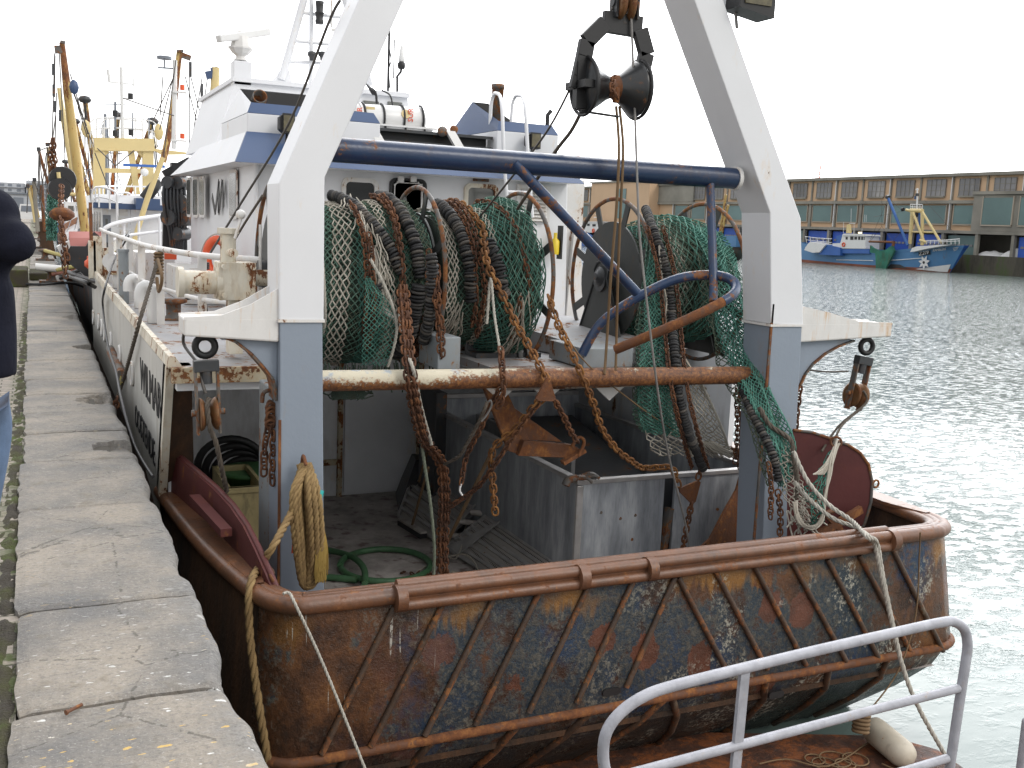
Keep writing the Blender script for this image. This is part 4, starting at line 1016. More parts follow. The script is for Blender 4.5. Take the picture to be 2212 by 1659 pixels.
# windows in the aft wall
def framed(px0, px1, py0, py1, glass='glass', frame_m='whitew', nm='aft_window', y=HY, t=.045):
    a, b = at(px0, py0, Y=y), at(px1, py1, Y=y); cx, cz = (a.x + b.x) / 2, (a.z + b.z) / 2; w, h = b.x - a.x, a.z - b.z
    out = rrect(cx, cz, w, h, .07); inn_ = rrect(cx, cz, w - 2 * t, h - 2 * t, .045)
    n = len(out); m = MB(); vs = []
    for yy, pts in ((y - .035, out), (y - .035, inn_), (y + .01, inn_), (y + .005, out)): vs += [(x, yy, z) for x, z in pts]
    fs = [(r * n + i, r * n + (i + 1) % n, ((r + 1) % 4) * n + (i + 1) % n, ((r + 1) % 4) * n + i) for r in (0, 1, 3) for i in range(n)]
    m.add(vs, fs)
    for i in range(0, n, 2):
        x, z = out[i]; x2, z2 = inn_[i]; q = V(((x + x2) / 2, y - .035, (z + z2) / 2)); m.cyl(q, q - V((0, .008, 0)), .008, 6)
    f = m.build(nm, frame_m, TR)
    m = MB(); m.prism([(x, y - .008, z) for x, z in inn_], (0, .006, 0)); m.build('pane', glass, f)
    return f
framed(737, 815, 382, 468); framed(841, 918, 383, 470, frame_m='black'); framed(1002, 1072, 395, 476, 'glassb', 'cream')
framed(846, 913, 388, 468, nm='inner_window_frame', t=.03)
m = MB()
for px in (866, 893):
    a = at(px, 385, Y=HY - .05); m.box(a.x - .03, a.x + .03, HY - .07, HY - .03, a.z - .04, a.z + .02)
m.build('window_hinge', 'whitew', TR)
a, b = at(1022, 374, Y=HY), at(1054, 393, Y=HY); m = MB(); m.box(a.x, b.x, HY - .03, HY, b.z, a.z)
for k in range(4): z = b.z + (a.z - b.z) * (k + .5) / 4; m.box(a.x + .01, b.x - .01, HY - .045, HY - .03, z - .006, z + .006)
m.build('vent_grille', 'steelrust', TR)
a, b = at(1115, 398, Y=HY), at(1184, 480, Y=HY); m = MB(); m.box(a.x, b.x, HY - .035, HY, b.z, a.z)
for k in range(9):
    z = b.z + .02 + (a.z - b.z - .05) * k / 9; m.hexa([(a.x + .05, HY - .036, z), (b.x - .05, HY - .036, z), (b.x - .05, HY - .03, z + .03), (a.x + .05, HY - .03, z + .03), (a.x + .05, HY - .07, z - .012), (b.x - .05, HY - .07, z - .012), (b.x - .05, HY - .065, z), (a.x + .05, HY - .065, z)])
m.build('louvre_panel', 'whitew', TR)
# port side windows, logo
def sidewin(px0, px1, py0, py1):
    a, b = at(px0, py0, X=HX0), at(px1, py1, X=HX0)
    y0, y1 = b.y, a.y; zc = (a.z + b.z) / 2; h = abs(a.z - b.z); w = abs(y1 - y0)
    f = MB().prism([(HX0 - .012, y, z) for y, z in rrect((y0 + y1) / 2, zc, w + .03, h + .05, .07)], (.013, 0, 0)).build('side_window', 'whitew', TR)
    MB().prism([(HX0 - .016, y, z) for y, z in rrect((y0 + y1) / 2, zc, w - .05, h - .02, .06)], (.006, 0, 0)).build('pane', 'glassb', f)
sidewin(405, 414, 388, 465); sidewin(418, 429, 387, 466); sidewin(432, 443, 386, 466); sidewin(497, 513, 373, 469)
lg = [((458, 423), (465, 459)), ((465, 459), (473, 391)), ((473, 391), (472, 460)), ((472, 460), (480, 391)), ((480, 391), (483, 448))]
m = MB()
for a, b in lg:
    a, b = at(*a, X=HX0 - .006), at(*b, X=HX0 - .006); m.bar(a, b, .085, .006, V((1, 0, 0)))
m.build('painted_emblem', 'black', TR)
# radar
p = at(522, 177, Y=12.7); q = at(522, 134, Y=12.7)
m = MB(); m.box(p.x - .11, p.x + .10, 12.6, 12.8, p.z - .05, q.z); m.build('radar_pedestal', 'white', TR, bevel=.01)
c = at(520, 131, Y=12.7); k = 12.7 / 2222 * .98
m = MB(); m.rev([(.085, 0), (.055, .03), (.055, .05), (.10, .08), (.13, .12), (.145, .13), (.145, .15), (.12, .155), (.095, .27), (.04, .275), (.04, .33)], c, (0, 0, 1), 8, False); m.build('radar_motor', 'whitew', TR)
a, b = at(471, 84, Y=12.55), at(580, 69, Y=12.85); m = MB(); d = (b - a).normalized(); m.bar(a, b, .10, .085); m.bar(a.lerp(b, .2) - V((0, 0, .03)), a.lerp(b, .8) - V((0, 0, .03)), .05, .03)
m.build('radar_scanner', 'grp', TR, bevel=.02)
# mast A frame
YM = 13.2
def mt(px, py, Y=None): return at(px, py, Y=Y or YM)
msx = lambda a, b, r, nm='mast_leg': MB().tube([a, b], r, 10).build(nm, 'white', TR)
msx(mt(608, 172), mt(690, -120), .048); msx(mt(672, 186), mt(673, -120), .028); msx(mt(800, 186), mt(712, -120), .048)
for a, b in (((648, 27), (744, 38)), ((634, 88), (745, 99)), ((620, 133), (760, 140))): msx(mt(*a), mt(*b), .022, 'mast_rung')
m = MB(); m.prism([mt(583, 183), mt(615, 140), mt(622, 140), mt(632, 184)], (0, .05, 0)); m.build('mast_gusset', 'white', TR)
for px, y0, y1 in ((690, 3, 52),):
    a, b = mt(px, y1, 13.1), mt(px, y0, 13.1); m = MB(); h = b.z - a.z
    m.rev([(.05, 0), (.055, h * .15), (.045, h * .2), (.05, h * .45), (.06, h * .5), (.045, h * .55), (.05, h * .85), (.055, h), (.02, h)], a, (0, 0, 1), 12); m.build('mast_lantern', 'black', TR)
for px in (674, 697):
    a = mt(px, 131, 13.1); m = MB(); m.rev([(.03, 0), (.035, .04), (.055, .06), (.055, .1), (.03, .11)], a, (0, 0, 1), 10); m.build('deck_lamp', 'darksteel', TR)
m = MB(); m.tube([mt(716, 60, 13.1), mt(716, 0, 13.1)], .012, 6); m.tube([mt(716, 64, 13.1), mt(745, 66, 13.1)], .018, 6); m.torus(mt(727, 45, 13.1), (0, 1, 0), .09, .006, 20, 5); m.build('antenna_bracket', 'whitew', TR)
m = MB(); m.tube([mt(838, 200, 12.9), mt(841, 66, 12.9)], .016, 8); m.tube(smooth([mt(840, 100, 12.85), mt(845, 130, 12.85), mt(840, 150, 12.85), mt(842, 190, 12.85)], 4), .008, 6); m.build('black_antenna', 'black', TR)
m = MB(); m.tube([mt(858, 198, 12.9), mt(858, 165, 12.9), mt(866, 155, 12.9), mt(867, 146, 12.9)], .016, 8); m.tube([mt(858, 165, 12.9), mt(850, 170, 12.9), mt(852, 86, 12.9)], .008, 6); a = mt(867, 149, 12.9); m.rev([(.04, 0), (.05, .03), (.05, .07), (.03, .09)], a, (0, 0, 1), 10)
o_ = m.build('strobe_bracket', 'black', TR); m = MB(); m.rev([(.035, 0), (.04, .02), (.02, .19), (0, .20)], a + V((0, 0, .09)), (0, 0, 1), 10); m.build('strobe_lens', 'grp', o_)
m = MB(); m.tube(smooth([mt(825, 195, 12.5), mt(842, 205, 12.4), mt(848, 225, 12.4), mt(852, 243, 12.4)], 4), .01, 6)
for k in range(12): m.tube(smooth([mt(790 + k, 180 + k, 12.4), mt(803 + k * .8, 195 + k % 4 * 3, 12.3), mt(812, 198 + k, 12.3), mt(815 - k % 3, 220 + k % 5, 12.3)], 3), .009, 5)
m.build('cable_bundle', 'black', TR)
# floodlights
def flood(px, py, Y, w=.13, h=.16, tilt=0, nm='floodlight'):
    c = at(px, py, Y=Y); t = thing(nm, '', '', c) if 0 else None
    m = MB(); m.prism([(c.x - w * .3, Y + .1, c.z - h / 2), (c.x + w * .5, Y + .1, c.z - h / 2), (c.x + w * .5, Y + .1, c.z + h / 2), (c.x - w * .3, Y + .1, c.z + h / 2)], (-.02, -.12, 0))
    m.prism([(c.x - w * .6, Y + .1, c.z - h * .3), (c.x - w * .3, Y + .1, c.z - h * .5), (c.x - w * .3, Y + .1, c.z + h * .5), (c.x - w * .6, Y + .1, c.z + h * .3)], (0, -.1, 0))
    m.tube([c + V((0, .08, -h / 2)), c + V((.0, .12, -h / 2 - .10))], .012, 6)
    f = m.build(nm, 'black', TR); MB().box(c.x - w * .24 - .02, c.x + w * .42 - .02, Y - .03, Y - .018, c.z - h * .4, c.z + h * .4).build('lens', 'amber', f)

flood(624, 267, 10.25, .15, .19); flood(1157, 304, 10.3, .15, .17)
a = at(955, 288, Y=10.6); m = MB(); m.rev([(.02, 0), (.05, .03), (.055, .08), (.02, .1)], a, (-.3, -.9, .2), 12); m.rev([(.02, 0), (.04, .03), (.045, .08), (.02, .1)], a + V((.13, 0, .03)), (-.3, -.9, .2), 12); m.build('horn_lamps', 'steelrust', TR)
a, b = at(1610, 14, Y=6.3), at(1655, 26, Y=6.3)
m = MB(); m.hexa([(a.x - .12, 6.2, a.z - .03), (b.x, 6.2, b.z - .06), (b.x, 6.4, b.z - .06), (a.x - .12, 6.4, a.z - .03), (a.x - .1, 6.2, a.z + .12), (b.x, 6.2, b.z + .12), (b.x, 6.4, b.z + .12), (a.x - .1, 6.4, a.z + .12)]); f = m.build('floodlight', 'black', TR)
MB().box(a.x - .08, b.x - .04, 6.19, 6.2, a.z + .0, a.z + .1).build('lens', 'amber', f)
# ladder
r1 = [(1059, 318), (1060, 235), (1066, 205), (1074, 202), (1081, 210), (1085, 240), (1088, 330), (1093, 400), (1100, 470)]
r2 = [(1104, 264), (1107, 225), (1114, 208), (1122, 207), (1130, 212), (1135, 240), (1140, 330), (1145, 400), (1150, 470)]
lad = []
m = MB()
for r_ in (r1, r2):
    ys_ = [10.75, 10.75, 10.7, 10.5, 10.3, 10.1, 10.05, 10.05, 10.05]
    m.tube(smooth([at(x, y, Y=q) for (x, y), q in zip(r_, ys_)], 4), .019, 8)
ld = m.build('ladder', 'white', TR)
for y in (330, 370, 414, 456): MB().tube([at(1088 + (y - 330) * .085, y, Y=10.05), at(1140 + (y - 330) * .07, y + 2, Y=10.05)], .016, 8).build('rung', 'white', ld)
# life raft: thing resting on the roof
a, b = at(766, 255, Y=11.3), at(909, 262, Y=11.3); rr_ = .155
t = thing('life_raft', 'white life raft canister numbered 0.154 strapped in its cradle on the deckhouse roof', 'life raft', ((a.x + b.x) / 2, 11.3, zu))
m = MB(); L_ = b.x - a.x; m.rev([(.06, -.04), (.13, -.02), (rr_, .03), (rr_, L_ - .03), (.13, L_ + .02), (.06, L_ + .04)], a, b - a, 28); m.rev([(rr_ + .015, L_ * .0 + .04), (rr_ + .015, L_ * .0 + .06)], a, b - a, 24); m.build('canister', 'grp', t)
m = MB(); m.box(a.x - .1, b.x + .08, 11.12, 11.5, zu + .0, a.z - .07); m.box(a.x - .14, b.x + .12, 11.08, 11.52, a.z - .075, a.z - .055); m.build('cradle', 'grp', t)
m = MB()
for k in (.1, .38, .68, .97):
    c = a.lerp(b, k); m.tube([c + V((0, math.cos(w) * (rr_ + .012), math.sin(w) * (rr_ + .012))) for w in [math.radians(90 + 12 * q) for q in range(0, 11)]] + [V((c.x, 11.1, c.z - .08)), V((c.x, 11.08, zu + .02))], .013, 6)
m.build('straps', 'black', t)
fw_y = 11.3 - rr_ - .002
m = MB(); p = at(826, 244, Y=fw_y); m.text('0.154', .085, p + V((0, .04, 0)), (1, 0, 0), (0, .35, .94), .01, 'CENTER'); m.build('raft_number', 'black', t)
m = MB(); p = at(782, 256, Y=fw_y)
m.text('SUR', .085, V((p.x, fw_y - .002, p.z - .03)), (0, 0, 1), (-1, 0, 0), .01); m.build('raft_lettering', 'orange', t); m = MB(); p = at(892, 258, Y=fw_y); m.text('SUR', .085, V((p.x, fw_y - .002, p.z - .03)), (0, 0, 1), (-1, 0, 0), .01); m.build('raft_lettering', 'orange', t)
m = MB(); p = at(800, 238, Y=fw_y); m.box(p.x - .06, p.x + .06, fw_y + .03, fw_y + .06, p.z - .01, p.z + .04); p = at(877, 247, Y=fw_y); m.rev([(.05, 0), (.05, .02)], (p.x, fw_y + .02, p.z), (0, -1, .3), 16); m.build('yellow_labels', 'yelclean', t)

# ------------------------------------------------------------------ port side deck gear
def dk(px, py, z=.565): return at(px, py, Z=z)
# rail on the port side
rx = 1.0
top_pts = [at(483, 564, X=1.62), at(440, 553, X=1.35), at(341, 543, X=1.05), at(300, 530, X=1.0), at(242, 513, X=.98)]
z_r = 1.26
posts = []
RP = [(1.62, 8.15), (1.25, 8.75), (1.06, 10.05), (1.0, 11.2), (1.0, 12.6), (1.0, 14.2), (1.0, 15.8), (1.0, 17.4), (1.05, 19.2)]
m = MB(); tp_ = smooth([(x, y, z_r) for x, y in RP], 4); m.tube(tp_, .026, 10); m.build('port_top_rail', 'whitew', TR)
MB().tube([p - V((0, 0, .36)) for p in tp_], .018, 8).build('port_mid_rail', 'whitew', TR)
for x, y in RP:
    m = MB(); m.box(x - .035, x + .035, y - .012, y + .012, .56, z_r); m.build('rail_post', 'whitew', TR)
# curved upper rail further forward
cr2_ = smooth([at(x, y, Y=q) for x, y, q in ((223, 555, 18.5), (224, 505, 18.5), (232, 490, 18.5), (270, 478, 18.6), (340, 467, 18.8), (405, 460, 19))], 5)
MB().tube(cr2_, .035, 8).build('forward_rail', 'white', TR)
cr3_ = smooth([at(x, y, Y=q) for x, y, q in ((240, 520, 18.5), (280, 508, 18.6), (345, 500, 18.8), (405, 492, 19))], 5)
MB().tube(cr3_, .025, 8).build('forward_lower_rail', 'white', TR)
for x, y0, y1 in ((268, 479, 540), (300, 473, 545), (345, 467, 548), (385, 462, 550)):
    MB().tube([at(x, y0, Y=18.7), at(x, y1, Y=18.7)], .024, 6).build('forward_rail_post', 'white', TR)
# goose neck vents
for px, pyb, pyt in ((330, 697, 620), (301, 665, 605), (272, 600, 570)):
    b_ = dk(px, pyb); t_ = at(px, pyt, Y=b_.y); h = t_.z - b_.z
    m = MB(); q = [b_ + V((0, 0, h * k)) for k in (0, .5, .82)] + [b_ + V((-.0 - .055 * (1 - math.cos(a)), 0.0, h * .82 + .055 * 1.3 * math.sin(a))) for a in (.6, 1.2, 1.8, 2.4, 3.14)] + [b_ + V((-.11, 0, h * .6))]
    m.tube(smooth(q, 2), .052, 12); m.build('gooseneck_vent', 'grp', TR)
for px, pyb, pyt in ((341 - 73, 655, 540),):
    b_ = dk(px, pyb); t_ = at(px, pyt, Y=b_.y); m = MB(); m.cyl(b_, (b_.x, b_.y, t_.z), .055); m.rev([(.062, 0), (.062, .03)], (b_.x, b_.y, t_.z - .02), (0, 0, 1)); m.build('grey_standpipe', 'greyw', TR)
# mushroom vents with rusty clamps
for px, py in ((232, 600), (243, 610), (252, 622)):
    b_ = dk(px, py); m = MB(); m.cyl(b_, b_ + V((0, 0, .22)), .05); m.cyl(b_ + V((-.02, -.05, .30)), b_ + V((.05, .25, .30)), .12, 16); m.build('valve_body', 'grp', TR)
    m = MB(); m.rev([(.1, 0), (.11, .02), (.09, .05)], b_ + V((0, 0, .18)), (0, 0, 1), 14); m.build('valve_clamp', 'rustmix', TR)
# davit posts at the rail
for px, y0, y1, w in ((230, 600, 535, .05), (212, 590, 510, .06), (199, 560, 520, .05)):
    b_ = at(px, y0, Y=16.5); t_ = at(px, y1, Y=16.5); m = MB(); m.box(b_.x - w, b_.x + w, 16.45, 16.55, .55, t_.z); m.build('rail_stanchion', 'cream', TR)
# bollard on shelter deck under the arm
b_ = dk(375, 690); m = MB(); m.rev([(.11, 0), (.07, .04), (.07, .15), (.13, .17), (.13, .2), (.05, .21)], b_, (0, 0, 1), 16); m.box(b_.x - .16, b_.x + .16, b_.y - .1, b_.y + .1, .56, .58); m.build('deck_bollard', 'steelrust', TR)
m = MB(); m.tube(smooth([b_ + V((.05, 0, .18)), b_ + V((.25, -.05, .22)), b_ + V((.3, -.1, .1)), b_ + V((.28, -.1, 0))], 4), .012, 6); m.build('bollard_cable', 'black', TR)
# low boxes along deckhouse
m = MB(); a = dk(395, 640); m.box(1.55, 1.98, 12.2, 14.0, .565, .95); m.build('vent_box', 'whitew', TR, bevel=.01)
m = MB(); m.box(1.35, 1.9, 16.0, 16.9, .565, 1.0); m.build('fore_locker', 'whitew', TR, bevel=.01)
m = MB(); m.box(1.6, 1.8, 15.0, 15.8, .95, 1.03); m.build('red_hose_reel', 'orange', TR)
# hydraulic motor by the port column
c = at(508, 605, Y=7.6)
m = MB(); m.box(c.x - .13, c.x + .13, 7.5, 7.75, c.z - .14, c.z + .13); m.cyl(c + V((-.36, 0, -.02)), c + V((-.13, 0, -.02)), .085); m.cyl(c + V((-.40, 0, -.02)), c + V((-.36, 0, -.02)), .11); m.cyl(c + V((-.14, 0, -.02)), c + V((-.10, 0, -.02)), .11)
m.cyl(c + V((-.05, 0, .12)), c + V((-.05, 0, .34)), .055); m.cyl(c + V((-.05, 0, .33)), c + V((-.05, 0, .37)), .075); m.cyl(c + V((.13, 0, .02)), c + V((.34, 0, .02)), .06); m.cyl(c + V((-.05, -.1, .2)), c + V((-.05, -.25, .2)), .03); m.box(c.x - .05, c.x + .05, 7.55, 7.7, .6, c.z)
for sx in (-1, 1):
    for sz in (-1, 1): m.cyl(c + V((sx * .1, -.12, sz * .1)), c + V((sx * .1, -.16, sz * .1)), .02, 6)
m.build('hydraulic_motor', 'cream', TR, bevel=.006)
m = MB(); m.tube([c + V((-.02, -.1, .3)), at(521, 470, Y=7.5)], .012, 6); m.ball(at(520, 463, Y=7.5), .035); m.build('control_lever', 'whitew', TR)
m = MB(); a = at(562, 590, Y=7.6); m.tube([a, a + V((0, 0, .35))], .012, 6); m.build('hinge_rod', 'whitew', TR)
# lifebuoy : separate thing hanging on the rail
c = at(470, 556, X=1.72); t = thing('lifebuoy', 'orange lifebuoy hanging in a bracket beside the deckhouse wall', 'lifebuoy', (c.x, c.y, c.z - .25))
m = MB(); pts = [c + V((math.sin(a) * .07, math.cos(a) * .17, math.sin(a) * .0)) + V((0, 0, math.sin(a + math.pi / 2) * 0)) for a in (0,)]
pts = [c + V((.10 * math.cos(k / 28 * 2 * math.pi), -.05 * math.cos(k / 28 * 2 * math.pi), .18 * math.sin(k / 28 * 2 * math.pi))) for k in range(28)]
m.tube(pts, .048, 12, True); m.build('ring', 'orange', t); m = MB(); m.tube([p + (p - c).normalized() * .06 for p in pts], .006, 5, True); m.build('grab_line', 'ropew', t)
m = MB(); m.box(c.x + .05, c.x + .11, c.y - .1, c.y + .02, c.z - .22, c.z + .05); m.build('orange_holder', 'orange', t)
# gas bottle: yellow thing on the deckhouse corner
c = at(1199, 530, Y=10.35); t = thing('extinguisher_bottle', 'small yellow bottle clamped to the starboard corner of the deckhouse', 'bottle', (c.x, 10.35, c.z - .1))
MB().rev([(.045, 0), (.05, .02), (.05, .15), (.02, .18), (.02, .24)], c - V((0, 0, .1)), (0, 0, 1), 12).build('bottle', 'yelsafe', t); MB().box(c.x + .05, c.x + .07, 10.3, 10.4, c.z - .15, c.z + .22).build('bracket', 'black', t)

# ------------------------------------------------------------------ net drums (parts of the trawler)
DY, DZ, DR = 7.70, 1.18, .69
def dpt(x, th, r): return V((x, DY + r * math.cos(th), DZ + r * math.sin(th)))
def wheel(x, solid, mat='steelrust'):
    m = MB(); c = V((x, DY, DZ))
    f = MB(); f.torus(c, (1, 0, 0), DR, .018, 56, 8)
    d = f.build('drum_flange_ring', mat, TR)
    for k in range(8):
        a = k * math.pi / 4 + .35; p0, p1 = dpt(x, a, .44 if solid else .12), dpt(x, a, DR); tn = V((0, -math.sin(a), math.cos(a)))
        m.obox((p0 + p1) / 2, (.006, 0, 0), tn * .035, (p1 - p0) / 2)
    if solid: m.cyl((x - .008, DY, DZ), (x + .008, DY, DZ), .50, 48)
    m.build('flange_plate', 'darkplate', TR)
    MB().cyl((x - .05, DY, DZ), (x + .05, DY, DZ), .09).build('drum_hub', 'darksteel', TR)
wheel(1.62, True); wheel(2.71, True); wheel(3.59, False); wheel(4.49, True); wheel(5.40, False, 'steelrust')
MB().cyl((1.5, DY, DZ), (3.62, DY, DZ), .10).build('drum_shaft', 'darksteel', TR); MB().cyl((4.38, DY, DZ), (5.5, DY, DZ), .10).build('drum_shaft', 'darksteel', TR)
# stands
def stand(x, w=.42):
    zb = .56; m = MB()
    pts = [(DY - w, zb), (DY - .10, DZ + .02)] + [(DY - .12 * math.cos(a), DZ + .05 + .12 * math.sin(a)) for a in (.3, .9, 1.57, 2.2, 2.8)] + [(DY + .10, DZ + .02), (DY + w, zb)]
    m.prism([(x, y, z) for y, z in pts], (.03, 0, 0)); m.build('drum_stand', 'darkplate', TR)
    m = MB(); m.tube([(x - .004, y, z) for y, z in pts], .011, 5); m.build('stand_edge', 'darksteel', TR)
    m = MB(); m.rev([(.085, 0), (.085, .02), (.06, .025), (.06, .04), (.03, .05), (.03, .06)], (x, DY, DZ + .03), (-1, 0, 0), 20); m.build('bearing_cap', 'darksteel', TR)
stand(4.40); stand(2.78, .3); stand(3.52, .3); stand(5.44)
m = MB(); a = at(942, 727, Y=6.85); b = at(988, 795, Y=6.85); m.box(a.x, b.x, 6.80, 7.2, .57, a.z); m.build('drum_plinth', 'greyw', TR, bevel=.008)
a = at(1258, 752, Y=6.75); b = at(1362, 795, Y=6.75); m = MB(); m.box(a.x, b.x, 6.72, 7.3, .57, a.z); m.build('drum_plinth', 'greyw', TR, bevel=.008)
m = MB(); m.hexa([(4.0, 6.95, .57), (4.55, 6.95, .57), (4.55, 8.5, .57), (3.75, 8.5, .57), (4.0, 7.0, .66), (4.55, 6.95, .72), (4.55, 8.5, .8), (3.75, 8.5, .78)]); m.build('sloping_base', 'deckgrey', TR)
m = MB(); m.box(3.2, 4.0, 7.9, 9.2, .565, .72); m.build('deck_hatch', 'deckgrey', TR, bevel=.02)

# ------------------------------------------------------------------ nets wound on the drums
def net_bundle(name, label, x0, x1, prof, mats, seed, nu=16, loc=None):
    t = thing(name, label, 'fishing net', ((x0 + x1) / 2, DY, DZ - .6), 'fishing nets wound on the drums')
    def R(u, th):
        n = noise.noise((u * 3 + seed, math.cos(th) * 1.5, math.sin(th) * 1.5)) * .045 + noise.noise((u * 9 + seed, math.cos(th) * 4, math.sin(th) * 4)) * .018
        return prof(u, th) + n
    vs = []; NU, NV = 36, 72
    for i in range(NU + 1):
        for j in range(NV):
            u = i / NU; th = 2 * math.pi * j / NV
            r = R(u, th) * .955; vs.append(dpt(x0 + (x1 - x0) * u, th, r))
    m = MB(); m.add(vs, [(i * NV + j, i * NV + (j + 1) % NV, (i + 1) * NV + (j + 1) % NV, (i + 1) * NV + j) for i in range(NU) for j in range(NV)], True)
    m.add(vs[:NV], [tuple(range(NV))]); m.add(vs[-NV:], [tuple(range(NV))[::-1]])
    m.build('inner_layers', 'darkcore', t)
    for k, (mt_, u0, u1, rr, nx, nvv, off, thk) in enumerate(mats):
        m = MB(); tw = random.uniform(-.25, .25)
        def sf(u, v, u0=u0, u1=u1, off=off, tw=tw):
            th = math.radians(20 + 310 * v); uu = u0 + (u1 - u0) * u + .03 * math.sin(th * 2 + seed + k) + tw * .08 * math.cos(th)
            uu = max(0, min(1, uu)); return dpt(x0 + (x1 - x0) * uu, th, R(uu, th) + off)
        m.net(sf, nx, nvv, thk * 1.25, .22, .03)
        m.build('net_layer', mt_, t)
    return t, R
def wrap(x0, x1, th0, th1, r, n=24, wob=.02, seed=0):
    out = []
    for i in range(n + 1):
        k = i / n; th = math.radians(th0 + (th1 - th0) * k); x = x0 + (x1 - x0) * k + wob * noise.noise((k * 5, seed, 3.3))
        rr = (r(k) if callable(r) else r) * .9
        out.append(dpt(x, th, rr))
    return out
p1 = lambda u, th: .525 + .12 * max(0, -math.sin(th)) * (1 - .3 * u)
t1, R1 = net_bundle('fishing_net', 'big green and off-white net bundle on the drum beside the port gantry column', 1.66, 2.66, p1,
    [('netd', 0, 1, 1, 46, 110, .006, .0028), ('netg', 0, 1, 1, 38, 96, .02, .0032), ('netg', .0, .30, 1, 14, 120, .034, .003), ('netw', .26, .40, 1, 6, 80, .04, .0052), ('nett', .45, .85, 1, 18, 100, .03, .0032), ('netw', .62, .70, 1, 4, 90, .045, .005), ('netd', .6, 1, 1, 20, 110, .036, .003)], 1.0)
p2 = lambda u, th: .465 + .125 * min(1, max(0, (u - .35) / .4)) + .05 * (1 - min(1, u / .25))
t2, R2 = net_bundle('fishing_net', 'green net bundle on the middle drum, between the two ringed flanges', 2.77, 3.54, p2,
    [('netd', 0, 1, 1, 36, 110, .006, .0028), ('netg', 0, 1, 1, 28, 90, .018, .0032), ('nett', .5, 1, 1, 18, 76, .03, .0036), ('netg', .62, 1, 1, 11, 56, .042, .004), ('netw', .02, .14, 1, 5, 80, .04, .005), ('netw', .48, .54, 1, 3, 80, .03, .005)], 5.0)
p3 = lambda u, th: .43 + .05 * math.sin(math.pi * min(1, u * 1.2)) + (.03 if u > .6 else .03 * u / .6)
t3, R3 = net_bundle('fishing_net', 'green net bundle on the starboard drum behind the curved guard bar', 4.54, 5.36, p3,
    [('netd', 0, 1, 1, 26, 66, .006, .003), ('nett', 0, .2, 1, 7, 66, .02, .0034), ('netd', .2, 1, 1, 26, 80, .02, .0034), ('netw', .3, .50, 1, 8, 60, .014, .0052), ('netg', .2, 1, 1, 19, 50, .055, .0042), ('nett', .5, 1, 1, 11, 40, .075, .0042)], 9.0)
# thing helper for ropes and chains
def single(name, mb, mat, label, cat, group=None): return mb.build(name, mat, label=label, cat=cat, group=group)
# rubber disc lines on the drums
DG = 'rubber disc ground lines'
def disc_line(path, r, label, mat='rubber', core=True, grp=DG):
    m = MB(); m.discs(path, r, .020, .005, 12, core); return single('disc_ground_line', m, mat, label, 'ground line', grp)
wx = lambda px: at(px, 600, Y=7.1).x
disc_line(wrap(2.02, 2.42, 95, 175, .66), .046, 'rubber disc line crossing the top of the port net bundle')
disc_line(wrap(2.42, 2.56, 85, 178, .67) , .050, 'upper rubber disc line left of the solid drum flange')
disc_line(wrap(2.53, 2.50, 182, 245, .70, seed=4), .060, 'thick lower rubber disc line hanging left of the solid drum flange')
disc_line([at(x, y, Y=q) for x, y, q in ((930, 548, 6.85), (934, 570, 6.83), (933, 640, 6.86), (925, 700, 6.9), (915, 740, 7.0))], .046, 'short grey worn rubber disc line beside the rusty ring')
disc_line(wrap(2.86, 2.98, 95, 195, .63, seed=2), .050, 'rubber disc line over the left of the middle net bundle')
disc_line(wrap(3.10, 3.22, 150, 190, .67, seed=6), .062, 'fat short rubber disc line on the middle net bundle')
disc_line(wrap(2.22, 2.20, 182, 255, .66, seed=8), .045, 'rubber disc line low on the port net bundle behind rusty chain')
# chains wound over the nets
CG = 'rusty chains wound over the nets'
def ch(path, label, L=.062, w=.020, r=.0072, mat='chain', grp=CG, name='rusty_chain'):
    m = MB(); m.chain(path, L, w, r); return single(name, m, mat, label, 'chain', grp)
ch(wrap(2.10, 2.20, 120, 250, .70, seed=1), 'rusty chain low across the port net bundle')
ch(wrap(2.16, 2.22, 150, 235, .73, seed=2), 'second rusty chain bunched on the port net bundle')
ch(wrap(2.36, 2.44, 85, 245, .675, seed=3), 'long rusty chain left of the thick disc line')
ch(wrap(2.40, 2.41, 100, 262, .70, seed=4), 'rusty chain lying along the thick disc line')
ch(wrap(2.66, 2.62, 170, 255, .74, seed=5), 'rusty chain hanging just left of the rusty ring')
ch(wrap(2.60, 2.57, 160, 262, .73, seed=6), 'rusty chain between the disc lines near the rusty ring')
ch([at(x, y, Y=q) for x, y, q in ((940, 585, 6.83), (948, 640, 6.8), (946, 700, 6.82), (950, 760, 6.8), (952, 772, 6.8))], 'short rusty chain dangling to the grey plinth')
ch([at(x, y, Y=q) for x, y, q in ((945, 590, 6.83), (940, 650, 6.8), (955, 700, 6.82), (956, 768, 6.78))], 'second short rusty chain dangling to the grey plinth')
ch(wrap(2.93, 3.02, 95, 215, .66, seed=7), 'dark rusty chain beside the disc line on the middle bundle')
ch(wrap(2.97, 3.08, 90, 225, .67, seed=8), 'dark rusty chain down the middle bundle')
ch(wrap(3.25, 3.47, 80, 205, .68, seed=9), 'rusty chain across the right part of the middle bundle')
ch(wrap(3.36, 3.38, 190, 235, .70, seed=19), 'short rusty chain low on the middle bundle')
